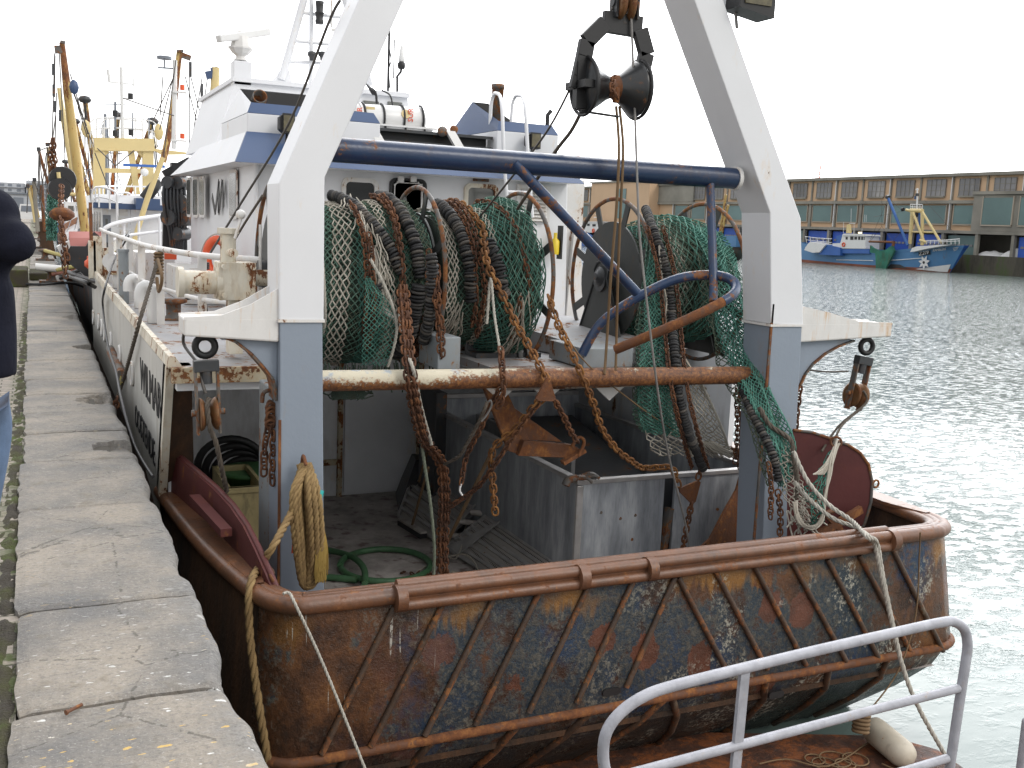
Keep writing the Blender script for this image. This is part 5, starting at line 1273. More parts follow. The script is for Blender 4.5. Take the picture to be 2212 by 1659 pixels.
# big bright chain from the middle drum to the delta plate
pth = wrap(3.0, 3.13, 80, 165, .665)[:18] + [at(x, y, Y=q) for x, y, q in ((1052, 570, 6.95), (1085, 635, 6.85), (1112, 695, 6.72), (1150, 760, 6.55), (1182, 822, 6.38))]
ch(smooth(pth, 2), 'bright rusty chain running from the middle drum down to the small triangular plate', .078, .024, .0092, 'chainor', None)
pth = [at(x, y, Y=q) for x, y, q in ((1185, 640, 6.9), (1205, 700, 6.7), (1251, 796, 6.42), (1284, 878, 6.5), (1299, 924, 6.6), (1331, 970, 6.7), (1363, 995, 6.8), (1391, 1011, 6.95), (1448, 1009, 6.95), (1460, 1030, 6.9), (1466, 1050, 6.9))]
ch(smooth(pth, 4), 'long sagging rusty chain from the drum to the steel box', .078, .024, .0092, 'chainor', None)
# ropes over the nets
def rp(path, r, mat, label, name='rope', grp=None, sm=4):
    m = MB(); m.rope(smooth(path, sm) if sm else path, r); return single(name, m, mat, label, 'rope', grp)
rp(wrap(1.78, 1.90, 100, 250, .66, 14), .014, 'ropew', 'grey rope down the left edge of the port net bundle')
rp(wrap(2.05, 2.30, 95, 200, .66, 14) + [at(855, 690, Y=6.85)], .020, 'ropew', 'knotted off-white rope across the port net bundle')
m = MB()
for k in range(34):
    th = 185 + k * 1.6; x = 3.38 + random.uniform(-.04, .05); m.tube(smooth(wrap(x, x + random.uniform(-.08, .08), th, th + 26, .70 + random.uniform(0, .03), 4), 2), .0055, 4)
single('net_twine_tangle', m, 'netw', 'white twine tangle on the right of the middle net bundle', 'twine tangle', 'twine tangles on the nets')
m = MB()
for k in range(34):
    th = 195 + k * 1.4; x = 2.90 + random.uniform(-.04, .04); m.tube(smooth(wrap(x, x + random.uniform(-.06, .06), th, th + 24, .60 + random.uniform(0, .03), 4), 2), .0055, 4)
single('net_twine_tangle', m, 'netw', 'off-white twine loops at the left of the middle net bundle', 'twine tangle', 'twine tangles on the nets')
m = MB()
for k in range(70):
    th = 100 + k * 1.8; x = 2.12 + k * .0035 + random.uniform(-.04, .04); m.tube(smooth(wrap(x, x + random.uniform(-.09, .09), th, th + 18, .665 + random.uniform(0, .03), 4), 2), .0055, 4)
single('net_twine_tangle', m, 'netw', 'long off-white lacing down the port net bundle', 'twine tangle', 'twine tangles on the nets')
# hanging sheets
def sheet(left, right, depth=.03, seed=0):
    A = resample(smooth(left, 6), 0, 60); B = resample(smooth(right, 6), 0, 60)
    def f(u, v):
        k = min(59, max(0, v * 59)); i = min(58, int(k)); t = k - i
        a = A[i].lerp(A[i + 1], t); b = B[i].lerp(B[i + 1], t)
        return a.lerp(b, u) + V((0, depth * noise.noise((u * 5 + seed, v * 5, seed)) * 2, depth * .4 * noise.noise((u * 6, v * 6, seed + 4))))
    return f
def pl(*pts): return [at(x, y, Y=q) for x, y, q in pts]
# loose flap of the port net hanging in front
f = sheet(pl((790, 600, 6.95), (785, 700, 6.9), (780, 790, 6.95)), pl((800, 600, 6.92), (856, 690, 6.84), (840, 790, 6.9)), .02, 3)
m = MB(); m.net(f, 12, 34, .0034, .15); single('net_flap', m, 'nett', 'small meshed net flap hanging from the port net bundle to the cross beam', 'net flap')
m = MB(); m.rope(smooth(pl((800, 560, 6.9), (832, 620, 6.85), (856, 690, 6.82), (853, 740, 6.85), (838, 792, 6.9)), 5), .011); single('net_edge_rope', m, 'ropew', 'off-white edge rope of the net flap above the cross beam', 'rope')
# teal curtain from the starboard drum to the steel box
t = thing('hanging_net', 'teal net curtain hanging from the starboard drum down to the steel box', 'hanging net', at(1430, 985, Y=6.75))
L_ = pl((1398, 492, 7.2), (1402, 560, 7.0), (1388, 700, 6.85), (1378, 820, 6.6), (1380, 900, 6.65), (1392, 935, 6.7)); R_ = pl((1415, 492, 7.2), (1432, 560, 6.98), (1446, 700, 6.84), (1452, 820, 6.58), (1466, 900, 6.62), (1478, 945, 6.68))
MB().net(sheet(L_, R_, .03, 1), 15, 90, .0056, .2).build('net_layer', 'nett', t); MB().net(sheet([p + V((0, .05, 0)) for p in L_], [p + V((0, .05, 0)) for p in R_], .05, 7), 15, 84, .0056, .2).build('net_layer', 'netg', t); MB().net(sheet([p + V((.01, .09, 0)) for p in L_], [p + V((0, .09, 0)) for p in R_], .05, 27), 15, 74, .0044, .2).build('net_layer', 'netd', t)
L2 = pl((1392, 930, 6.7), (1400, 960, 6.75), (1420, 985, 6.8)); R2_ = pl((1476, 935, 6.68), (1490, 965, 6.72), (1497, 985, 6.75))
MB().net(sheet(L2, R2_, .03, 2), 11, 8, .006, .3).build('white_lower_net', 'netw', t)
m = MB()
e = smooth(pl((1424, 530, 6.96), (1445, 700, 6.8), (1455, 820, 6.54), (1470, 900, 6.58), (1494, 985, 6.7)), 8)
for k in range(5): m.tube([p + V((noise.noise((i * .35, k, 0)) * .05, noise.noise((i * .3, k, 5)) * .03, 0)) for i, p in enumerate(e)], .008, 5)
m.build('edge_ropes', 'netw', t)
disc_line(smooth(pl((1395, 452, 7.6), (1412, 500, 7.1), (1440, 590, 6.9), (1450, 680, 6.82), (1457, 760, 6.6), (1466, 850, 6.5), (1486, 930, 6.55), (1506, 980, 6.7), (1518, 1012, 6.85)), 6), .040, 'long rubber disc line hanging from the starboard drum to the steel box')
for k, (dx, lb) in enumerate(((-17, 'rusty chain along the left side of the long hanging disc line'), (17, 'rusty chain along the right side of the long hanging disc line'))):
    ch(smooth(pl((1415 + dx, 490, 7.1), (1440 + dx, 590, 6.86), (1452 + dx, 700, 6.78), (1462 + dx, 800, 6.5), (1476 + dx, 880, 6.48), (1500 + dx, 970, 6.65), (1512 + dx, 1010, 6.85)), 5), lb, .055, .018, .0065)
t = thing('hanging_net', 'off-white net strip hanging right of the long disc line', 'hanging net', at(1560, 985, Y=6.9))
L_ = pl((1470, 770, 6.75), (1490, 850, 6.7), (1500, 930, 6.75), (1510, 975, 6.9)); R_ = pl((1478, 770, 6.75), (1530, 850, 6.7), (1556, 930, 6.75), (1590, 985, 6.95))
MB().net(sheet(L_, R_, .02, 5), 9, 34, .0062, .15).build('net_layer', 'netw', t)
m = MB()
for k in range(26): m.tube(smooth([at(1500 + k * 1.6, 955, Y=6.8), at(1512 + k * 2, 968, Y=6.8) + V((0, 0, random.uniform(-.03, .03))), at(1540 + k * 2.2 * .9, 985 + random.uniform(-8, 5), Y=6.85)], 3), .006, 4)
m.build('knotted_end', 'netw', t)
rp(pl((1500, 800, 6.7), (1540, 880, 6.7), (1565, 940, 6.75), (1580, 980, 6.9), (1620, 1010, 6.95)), .011, 'ropew', 'off-white rope edging the pale net strip')
# large green net draped from the starboard drum over the column foot
t = thing('hanging_net', 'large green net draped from the starboard drum past the gantry column to the stern rail', 'hanging net', at(1700, 1080, Y=5.95))
L_ = pl((1490, 485, 7.5), (1528, 560, 7.02), (1548, 700, 6.8), (1590, 820, 6.5), (1638, 910, 6.2), (1668, 985, 6.05), (1690, 1060, 5.95)); R_ = pl((1560, 500, 7.45), (1604, 600, 6.95), (1634, 730, 6.65), (1672, 850, 6.22), (1698, 915, 6.1), (1712, 960, 6.0), (1716, 1020, 5.95))
MB().net(sheet(L_, R_, .04, 8), 20, 100, .006, .2).build('net_layer', 'nett', t); MB().net(sheet([p + V((.0, .05, 0)) for p in L_], [p + V((0, .05, 0)) for p in R_], .07, 3), 18, 90, .0048, .25).build('net_layer', 'netg', t)
MB().net(sheet([p + V((-.03, .1, 0)) for p in L_], [p + V((-.02, .1, 0)) for p in R_], .07, 13), 18, 90, .0046, .25).build('net_layer', 'netd', t)
disc_line(smooth(pl((1590, 800, 6.6), (1615, 870, 6.35), (1645, 930, 6.15), (1672, 990, 6.0), (1682, 1040, 5.95)), 6), .034, 'rubber disc line under the large green draped net')
rp(pl((1640, 880, 6.2), (1665, 920, 6.12), (1708, 950, 6.0), (1714, 985, 5.95), (1722, 1040, 5.9), (1716, 1090, 5.9)), .02, 'roped', 'dark rope along the edge of the large draped net')
f = sheet(pl((1690, 930, 6.1), (1680, 1000, 6.0), (1700, 1080, 5.9), (1725, 1130, 5.85)), pl((1705, 940, 6.08), (1722, 1010, 5.95), (1735, 1060, 5.85), (1745, 1135, 5.85)), .04, 2)
m = MB(); m.net(f, 9, 30, .005, .25); single('net_flap', m, 'netw', 'pale frayed net flap hanging at the stern rail beside the red trawl door', 'net flap')
# net bag at the right door
f = sheet(pl((1745, 1060, 5.85), (1750, 1110, 5.85), (1758, 1140, 5.85)), pl((1805, 965, 5.9), (1785, 1040, 5.85), (1775, 1130, 5.85)), .05, 6)
t = thing('net_bag', 'small green net bag with a pale rope rim hung on the starboard trawl door', 'net bag', at(1760, 1140, Y=5.85))
MB().net(f, 10, 18, .0045, .2).build('net_layer', 'nett', t)
m = MB()
for k in range(5): m.tube(smooth([p + V((random.uniform(-.02, .02), 0, random.uniform(-.02, .02))) for p in pl((1810, 955, 5.88), (1798, 990, 5.84), (1790, 1030, 5.83), (1784, 1080, 5.82), (1775, 1125, 5.82), (1752, 1142, 5.82), (1728, 1125, 5.82), (1716, 1085, 5.84))], 4), .009, 5)
for k in range(16): m.tube(smooth(pl((1806 + random.uniform(-6, 6), 965, 5.86), (1790 + random.uniform(-8, 8), 1000, 5.84), (1768 + random.uniform(-12, 12), 1025, 5.84)), 3), .006, 4)
m.build('rim_rope', 'netw', t)
# pile of ropes at the foot
m = MB()
for k in range(26):
    q = at(random.uniform(1715, 1770), random.uniform(1060, 1140), Y=5.88); m.tube(smooth([q, q + V((random.uniform(-.1, .1), .02, random.uniform(-.1, .1))), q + V((random.uniform(-.12, .12), 0, random.uniform(-.15, .05)))], 4), .007, 5)
single('net_twine_tangle', m, 'ropew', 'grey twine tangle beside the small net bag at the stern rail', 'twine tangle', 'twine tangles on the nets')
# dark tangle hanging under the lower beam
m = MB()
for k in range(60):
    a = at(random.uniform(720, 790), 842, Y=6.6); m.tube(smooth([a, a + V((random.uniform(-.06, .06), 0, -random.uniform(.02, .07))), a + V((random.uniform(-.1, .1), 0, -random.uniform(0, .05)))], 3), .005, 4)
single('net_twine_tangle', m, 'darkcore', 'dark net scrap hanging under the lower cross beam at the left', 'twine tangle', 'twine tangles on the nets')
m = MB()
for k in range(110):
    a = V((random.uniform(1.75, 2.7), 7.0 + random.uniform(0, .2), .52 + random.uniform(0, .08))); m.tube([a, a + V((random.uniform(-.03, .03), 0, -.12 + random.uniform(-.05, .05)))], .006, 4)
single('net_twine_tangle', m, 'darkcore', 'dark fringe of twine below the port net bundle above the beam', 'twine tangle', 'twine tangles on the nets')
# ------------------------------------------------------------------ central chains
def c2(*pts): return smooth(pl(*pts), 5)
CB = 'rusty chains hanging over the working deck'
for k, dx in enumerate((-7, 0, 7)):
    lb = ('leftmost of three long rusty chains hanging in a bundle to the deck', 'middle of three long rusty chains hanging in a bundle to the deck', 'rightmost of three long rusty chains hanging in a bundle to the deck')[k]
    ch(c2((870 + dx, 620, 6.95), (884 + dx, 789, 6.40), (898 + dx, 885, 6.55), (917 + dx, 951, 6.8), (953 + dx * .8, 1000, 7.1), (960 + dx, 1084, 7.2), (956 + dx, 1160, 7.3), (956 + dx, 1243, 7.35)), lb, .07, .022, .008, grp=CB)
rp(pl((862, 680, 6.9), (880, 760, 6.5), (893, 800, 6.36), (910, 880, 6.6), (932, 960, 6.8)), .013, 'ropew', 'grey rope hanging with the chain bundle over the lower beam')
rp(pl((910, 950, 6.9), (918, 1010, 7.0), (930, 1090, 7.1), (938, 1180, 7.2), (936, 1250, 7.3)), .013, 'drope', 'pale green rope hanging to the deck left of the chain bundle')
ch(c2((1080, 838, 6.45), (1058, 880, 6.6), (1036, 930, 6.7), (1008, 985, 6.85), (996, 1045, 6.9)), 'rusty chain from the lower beam ending in a shackle', .062, .02, .0075, grp=CB)
ch(c2((1172, 862, 6.42), (1140, 900, 6.5), (1108, 945, 6.6), (1059, 1018, 6.8), (1026, 1057, 7.0), (966, 1098, 7.2)), 'rusty chain slanting left from the small triangular plate', .062, .02, .0075, grp=CB)
ch(c2((1172, 862, 6.42), (1160, 870, 6.45), (1115, 925, 6.6), (1068, 965, 6.75), (1062, 1000, 6.8), (1066, 1060, 6.85), (1070, 1110, 6.9)), 'rusty chain looping down from the small triangular plate', .078, .024, .009, 'chainor', grp=CB)
ch(c2((1196, 862, 6.42), (1215, 895, 6.5), (1232, 930, 6.6), (1246, 955, 6.7)), 'short rusty chain right of the small triangular plate', .07, .022, .008, grp=CB)
ch(c2((1082, 752, 6.5), (1085, 800, 6.38), (1088, 845, 6.42), (1076, 880, 6.5)), 'short rusty chain passing over the lower beam above the big rusty bracket', .07, .022, .009, grp=CB)
ch(c2((1494, 1087, 6.9), (1484, 1137, 6.95), (1473, 1201, 7.0)), 'rusty chain below the second triangular plate in front of the box', .07, .022, .009, grp=CB)
ch(c2((1512, 1010, 6.85), (1508, 1035, 6.88)), 'few rusty links joining the disc line to the triangular plate', .07, .022, .009, grp=CB)
rp(pl((1052, 700, 6.8), (1060, 600, 6.9), (1068, 680, 6.7), (1080, 755, 6.5)), .010, 'ropew', 'thin rope tied to a chain above the lower beam')
rp(pl((1052, 868, 6.5), (1046, 885, 6.5), (1030, 920, 6.6), (1010, 955, 6.7), (992, 985, 6.8), (960, 1003, 7.0)), .014, 'roped', 'spliced wire sling between the chains')
m = MB(); m.tube(smooth(pl((1040, 905, 6.55), (1045, 885, 6.55), (1058, 865, 6.5), (1062, 875, 6.5), (1052, 895, 6.53), (1040, 910, 6.55)), 4), .008, 6); single('wire_loop', m, 'wirel', 'pale wire eye at the top of the spliced sling', 'wire loop')
m = MB(); m.tube(smooth(pl((996, 1045, 6.9), (993, 1060, 6.9), (999, 1070, 6.9)), 3), .008, 6); single('shackle', m, 'grp', 'bright shackle at the end of the chain', 'shackle')
def plate(pts, th, mat, name, label, cat):
    m = MB(); P = [at(x, y, Y=q) for x, y, q in pts]; m.prism(P, (0.0, th, .0)); return single(name, m, mat, label, cat)
plate([(1182, 817, 6.36), (1158, 861, 6.38), (1164, 866, 6.38), (1194, 867, 6.38), (1201, 862, 6.38), (1188, 817, 6.36)], .02, 'rust', 'delta_plate', 'small rusty triangular plate hanging on the lower beam', 'chain plate')
plate([(1510, 1038, 6.88), (1468, 1055, 6.9), (1470, 1064, 6.9), (1496, 1090, 6.9), (1503, 1084, 6.9), (1514, 1042, 6.88)], .02, 'rust', 'delta_plate', 'small rusty triangular plate in front of the steel box', 'chain plate')
t = thing('towing_bracket', 'big rusty angled steel bracket hanging over the steel box', 'steel bracket', at(1160, 985, Y=7.0))
def pp(pts, th, nm, mat='rust'): m = MB(); P = [at(x, y, Y=q) for x, y, q in pts]; m.prism(P, (0, th, 0)); m.build(nm, mat, t, bevel=.004)
pp([(1046, 838, 7.0), (1092, 838, 7.0), (1146, 955, 6.95), (1130, 985, 6.95), (1100, 975, 6.95)], .05, 'upright_plate')
pp([(1110, 880, 7.02), (1215, 955, 7.0), (1138, 950, 7.0)], .03, 'gusset_plate')
pp([(1132, 952, 6.9), (1240, 962, 6.8), (1262, 976, 6.8), (1243, 990, 6.8), (1120, 985, 6.9)], .06, 'lower_arm')
m = MB(); m.bar(at(1262, 972, Y=6.78), at(1215, 1000, Y=6.78), .06, .03); m.tube(smooth(pl((1235, 965, 6.75), (1250, 945, 6.75), (1262, 955, 6.75), (1250, 985, 6.75)), 4), .014, 6); m.build('end_hook', 'rust', t)
t = thing('spreader_plate', 'large rusty boomerang shaped plate leaning on the steel box beside the starboard column', 'steel plate', at(1600, 1195, Y=6.9))
pp([(1602, 1020, 7.02), (1626, 1010, 7.02), (1628, 1165, 6.95), (1602, 1185, 6.95), (1560, 1199, 6.9), (1490, 1203, 6.9), (1533, 1165, 6.9), (1567, 1100, 6.95), (1590, 1060, 7.0)], .025, 'plate')
m = MB(); m.tube([at(1570, 1180, Y=6.85), at(1600, 1200, Y=6.8)], .02, 8); m.tube([at(1605, 1160, Y=6.85), at(1632, 1180, Y=6.8)], .02, 8); m.torus(at(1618, 1008, Y=6.95), (0, 1, 0), .03, .01, 14, 6); m.build('lugs', 'rust', t)
# wires
def wire(pts, r, mat, label, sm=5, grp=None):
    m = MB(); m.tube(smooth(pl(*pts), sm), r, 6); return single('wire_rope', m, mat, label, 'wire rope', grp)
wire([(1326, 12, 6.3), (1251, 153, 6.35), (1184, 280, 6.6), (1102, 387, 7.0), (1036, 469, 7.4)], .008, 'wire', 'steel wire from the top sheave down to the middle drum')
wire([(1256, 241, 6.4), (1233, 284, 6.5), (1198, 330, 6.7), (1118, 451, 7.3)], .013, 'roped', 'dark knotted rope from the hauling block to the drum')
wire([(1358, -60, 6.28), (1363, 30, 6.26), (1370, 200, 6.24), (1378, 430, 6.1), (1383, 524, 6.1), (1402, 694, 6.1), (1421, 846, 6.2), (1443, 978, 6.5), (1484, 1147, 6.8), (1489, 1197, 6.9)], .0085, 'wirel', 'long pale wire falling from the gantry to the deck')
wire([(1331, 230, 6.3), (1337, 320, 6.22), (1332, 444, 6.25), (1320, 590, 6.35), (1312, 720, 6.5), (1306, 808, 6.45)], .011, 'ropeb', 'left one of two rusty brown ropes hanging from the hauling block')
wire([(1338, 230, 6.3), (1346, 320, 6.22), (1341, 444, 6.25), (1335, 590, 6.35), (1332, 720, 6.5), (1330, 800, 6.45)], .011, 'ropeb', 'right one of two rusty brown ropes hanging from the hauling block')
wire([(1185, 640, 6.95), (1250, 766, 6.5), (1367, 868, 6.6), (1455, 929, 6.7)], .006, 'ropeb', 'thin brown line slanting across to the teal net')
wire([(735, 0, 6.6), (707, 56, 6.8), (625, 265, 8.0), (520, 440, 8.6), (451, 552, 8.8)], .010, 'wire', 'dark stay wire from the gantry top to the port deck rail')
wire([(567, 423, 6.9), (530, 480, 7.8), (487, 552, 8.6)], .010, 'roped', 'lower dark stay wire ending at the port deck rail')
wire([(1735, 797, 6.5), (1780, 803, 6.48), (1832, 802, 6.45)], .008, 'wire', 'slack wire from the starboard column to the hanging block')
wire([(905, 190, 12.5), (960, 40, 12.5), (985, -40, 12.5)], .003, 'wirel', 'hair thin aerial wire rising from the wheelhouse roof')
wire([(1592, 62, 6.35), (1588, 10, 6.35), (1590, -40, 6.35)], .012, 'wirel', 'cable hanging beside the outrigger floodlight')
# hauling block
t = thing('hauling_block', 'black hourglass roller net hauling block hanging from the gantry top', 'hauling block', at(1320, 250, Y=6.3))
yk = [(1303, 47), (1384, 60)]
m = MB(); m.bar(at(1303, 46, Y=6.3), at(1385, 60, Y=6.3), .14, .045, V((0, 1, 0)))
for arm_ in ([(1306, 50), (1268, 88), (1262, 120), (1252, 165), (1246, 190)], [(1382, 64), (1396, 115), (1388, 150), (1384, 190)]):
    P = [at(x, y, Y=6.28) for x, y in arm_]
    for a, b in zip(P, P[1:]): m.bar(a, b + (b - a).normalized() * .012, .045, .11, V((1, 0, 0)))
m.build('yoke', 'black', t, bevel=.004)
ca, cb = at(1262, 186, Y=6.3), at(1376, 194, Y=6.3); LL = (cb - ca).length
m = MB(); m.rev([(.07, -.02), (.175, 0), (.185, .02), (.17, .03), (.125, LL * .25), (.07, LL * .45), (.065, LL * .53), (.12, LL * .75), (.175, LL - .04), (.19, LL - .02), (.18, LL), (.07, LL + .02)], ca, cb - ca, 32); m.build('roller', 'darkroll', t)
m = MB(); m.rev([(.085, LL * .40), (.072, LL * .47), (.070, LL * .53), (.088, LL * .60)], ca, cb - ca, 28); m.build('rusty_waist', 'rust', t)
m = MB(); m.torus(ca, cb - ca, .19, .012, 32, 6); m.torus(cb, cb - ca, .195, .012, 32, 6); m.tube([at(1255, 240, Y=6.25), at(1336, 252, Y=6.25)], .009, 6); m.obox(ca + V((-.03, -.02, 0)), (.05, 0, 0), (0, .03, 0), (0, 0, .15)); m.obox(ca + V((-.03, -.02, 0)), (.05, 0, 0), (0, .14, 0), (0, 0, .025)); m.build('roller_guards', 'black', t)
m = MB(); m.chain(smooth(pl((1326, 165, 6.18), (1322, 185, 6.1), (1325, 205, 6.12)), 3), .06, .02, .008); m.rev([(.02, 0), (.024, .01), (.024, .09), (.02, .1)], at(1330, 222, Y=6.2), (0, 0, 1), 10); m.rope(smooth(pl((1318, 205, 6.15), (1328, 200, 6.1), (1335, 215, 6.15)), 3), .01); m.build('becket', 'rust', t)
t = thing('top_sheave', 'worn brown sheave wheel hanging above the hauling block', 'sheave', at(1350, 45, Y=6.3))
c = at(1350, 8, Y=6.3); m = MB()
for sx in (-1, 1): m.rev([(.03, 0), (.10, 0), (.115, .012), (.112, .03), (.085, .05)], c + V((sx * .06, 0, 0)), (-sx, .2 * sx, 0), 24)
m.build('wheel', 'bronze', t); m = MB(); m.box(c.x - .09, c.x - .075, c.y - .05, c.y + .05, c.z - .1, c.z + .6); m.box(c.x + .075, c.x + .09, c.y - .05, c.y + .05, c.z - .1, c.z + .6); m.cyl(c - V((.1, 0, 0)), c + V((.1, 0, 0)), .03); m.tube([at(1345, 32, Y=6.3), at(1347, 52, Y=6.3)], .028, 8); m.build('cheek_plates', 'darksteel', t)
# hanging side blocks
def side_block(tx, ty, bx, by, label, Y=6.46, s=1.0):
    c = at(tx, ty, Y=Y); e = at(bx, by, Y=Y); ax = (e - c).normalized(); sd_ = V((1, 0, 0)); sd_ = (sd_ - ax * sd_.dot(ax)).normalized(); nn = ax.cross(sd_)
    t = thing('hanging_block', label, 'pulley block', tuple(e), 'blocks hanging from the side arms')
    m = MB(); m.torus(c, (0.15, 1, 0), .058 * s, .022 * s, 22, 8); m.build('shackle_ring', 'black', t)
    n0 = c + ax * .09 * s; m = MB(); m.obox(n0 + ax * .03, sd_ * .075 * s, nn * .035 * s, ax * .035 * s); m.cyl(n0, n0 + ax * .14 * s, .034 * s); m.build('swivel', 'darksteel', t, bevel=.004)
    L = (e - c).length
    m = MB()
    for q in (-1, 1): m.obox(c + ax * (L * .5 + .06) + sd_ * q * .066 * s, sd_ * .007, nn * .028 * s, ax * (L * .5 - .04)); m.cyl(c + ax * (L * .78) + sd_ * q * .066 * s, c + ax * (L * .78) + sd_ * q * .1 * s, .022 * s, 6)
    m.build('side_straps', 'steelrust', t)
    w = c + ax * (L * .80); m = MB()
    for q in (-1, 1): m.rev([(.02, 0), (.045, .0), (.098, .035), (.105, .05), (.09, .055)], w, sd_ * q, 26)
    m.build('sheave', 'bronze', t)
    return w
w1 = side_block(443, 748, 452, 930, 'rusty pulley block hanging from the port side arm')
w2 = side_block(1872, 748, 1843, 880, 'rusty pulley block hanging from the starboard side arm', 6.46)
m = MB(); m.rope(smooth([w1 + V((.0, -.02, .1)), w1 + V((-.02, -.09, .04)), w1 + V((0, -.08, -.08))] + pl((468, 960, 6.4), (478, 1010, 6.45), (490, 1062, 6.6)), 5), .017); single('wire_rope', m, 'roped', 'thick frayed wire rope running from the port block down to the trawl door', 'wire rope')
m = MB(); m.tube(smooth(pl((408, 690, 6.5), (396, 740, 6.7), (430, 790, 6.5), (438, 830, 6.44), (445, 850, 6.42)), 5), .010, 6); single('wire_rope', m, 'wire', 'loose wire hanging from the side arm over the port block', 'wire rope')
m = MB(); m.tube(smooth([w2 + V((0, -.08, .05)), w2 + V((.02, -.1, -.05))] + pl((1812, 920, 6.3), (1775, 975, 6.15)), 4), .010, 6); single('wire_rope', m, 'roped', 'left wire from the starboard block to the trawl door', 'wire rope')
m = MB(); m.rope(smooth([w2 + V((0.02, -.06, -.1))] + pl((1818, 920, 6.25), (1800, 962, 6.1)), 4), .011); single('wire_rope', m, 'roped', 'right twisted wire from the starboard block to the trawl door', 'wire rope')
# column chains
ch(c2((582, 870, 6.55), (584, 905, 6.5), (572, 960, 6.5), (570, 1025, 6.5)), 'left rusty chain hooked on the port column', .075, .023, .008, grp='chains hooked on the columns')
ch(c2((582, 870, 6.5), (590, 905, 6.45), (590, 960, 6.45), (588, 1045, 6.45)), 'right rusty chain hooked on the port column', .075, .023, .008, grp='chains hooked on the columns')
m = MB(); m.tube(smooth(pl((566, 870, 6.5), (570, 848, 6.5), (588, 845, 6.5), (592, 870, 6.5), (580, 880, 6.5)), 4), .014, 8); single('column_hook', m, 'steelrust', 'grey hook on the port column carrying two chains', 'hook')
m = MB()
for k in range(5): m.torus(at(585, 880 + k * 9, Y=6.44), (random.uniform(-.5, .5), 1, random.uniform(-.5, .5)), .03, .010, 14, 6)
single('shackle_bunch', m, 'chain', 'bunch of rusty shackles on the port column hook', 'shackles')
ch(c2((1728, 835, 6.5), (1722, 880, 6.5), (1716, 960, 6.5)), 'rusty chain outside the starboard column', .075, .023, .009, grp='chains hooked on the columns')
for k, (a, b) in enumerate(((1590, 'leftmost'), (1600, 'second from left'), (1612, 'third from left'), (1624, 'rightmost'))):
    ch(c2((a, 840, 6.9), (a + 3, 930, 6.85), (a - 2, 1000 + k * 12, 6.8)), b + ' of four dark chains hanging inside the starboard column', .06, .02, .007, grp='dark chains inside the starboard column')
for k, (a, b, c_, lb) in enumerate(((1660, 1000, 1120, 'left'), (1680, 1060, 1165, 'right'))):
    ch(c2((a, b, 5.95), (a + 6, b + 50, 5.95), (a + 4, c_, 5.95)), lb + ' chain hanging under the large draped net at the rail', .06, .02, .007, grp='chains under the draped net')
# ------------------------------------------------------------------ trawl doors
t = thing('trawl_door', 'dark red curved trawl door standing inside the starboard rail', 'trawl door', at(1800, 1160, Y=6.05), 'trawl doors')
P = [(1714, 929), (1755, 934), (1799, 949), (1832, 961), (1858, 978), (1876, 1003), (1884, 1040), (1881, 1085), (1868, 1130), (1850, 1165), (1700, 1185), (1700, 1000)]
m = MB(); pts = [at(x, y, Y=6.05 + .25 * (1 - (x - 1700) / 184)) for x, y in P]; n = len(pts)
m.prism(pts, (.02, .03, 0)); m.build('door_plate', 'redpaint', t)
m = MB(); m.tube(pts[:10], .013, 6); m.build('door_edge', 'steelrust', t)
m = MB(); q = at(1775, 1110, Y=5.98); m.tube([q, q + V((.15, 0, .02))], .02, 6); m.bar(at(1760, 1160, Y=6.0), at(1860, 1100, Y=6.0), .04, .06); m.bar(at(1745, 1070, Y=6.05), at(1820, 1150, Y=6.0), .05, .04); m.torus(at(1892, 1045, Y=6.05), (0, 1, 0), .03, .009, 14, 6); m.torus(at(1806, 955, Y=5.98), (1, 1, 0), .04, .01, 14, 6); m.build('door_fittings', 'rust', t)
t = thing('trawl_door', 'dark red trawl door with a raised rib leaning inside the port rail by the quay', 'trawl door', (1.1, 6.4, -1.5), 'trawl doors')
top = [(380, 984, 7.75), (392, 988, 7.65), (430, 1020, 7.2), (470, 1055, 6.8), (505, 1092, 6.4), (535, 1135, 6.1), (560, 1185, 5.85), (585, 1240, 5.65), (600, 1275, 5.58)]
T = [at(*p[:2], Y=p[2]) for p in top]; Bt = [V((p.x - .03, p.y, -1.55)) for p in T]
m = MB(); n = len(T); vs = T + Bt + [p + V((-.03, 0, 0)) for p in T] + [p + V((-.03, 0, 0)) for p in Bt]
fs = []
for i in range(n - 1): fs += [(i, i + 1, n + i + 1, n + i), (2 * n + i, 3 * n + i, 3 * n + i + 1, 2 * n + i + 1), (i, 2 * n + i, 2 * n + i + 1, i + 1)]
fs += [(0, n, 3 * n, 2 * n), (n - 1, 3 * n - 1, 4 * n - 1, 2 * n - 1)]
m.add(vs, fs); m.build('door_plate', 'redpaint', t)
m = MB(); m.tube(T, .018, 8); m.build('door_edge', 'redpaint', t)
a, b = at(430, 1075, Y=7.0), at(500, 1150, Y=6.2); m = MB(); m.bar(a - V((.03, 0, 0)), b - V((.03, 0, 0)), .07, .05); m.build('door_rib', 'redpaint', t)
ch(c2((560, 1190, 5.85), (566, 1215, 5.8), (580, 1235, 5.7), (590, 1255, 5.62)), 'short rusty chain on the port trawl door edge', .075, .024, .01)
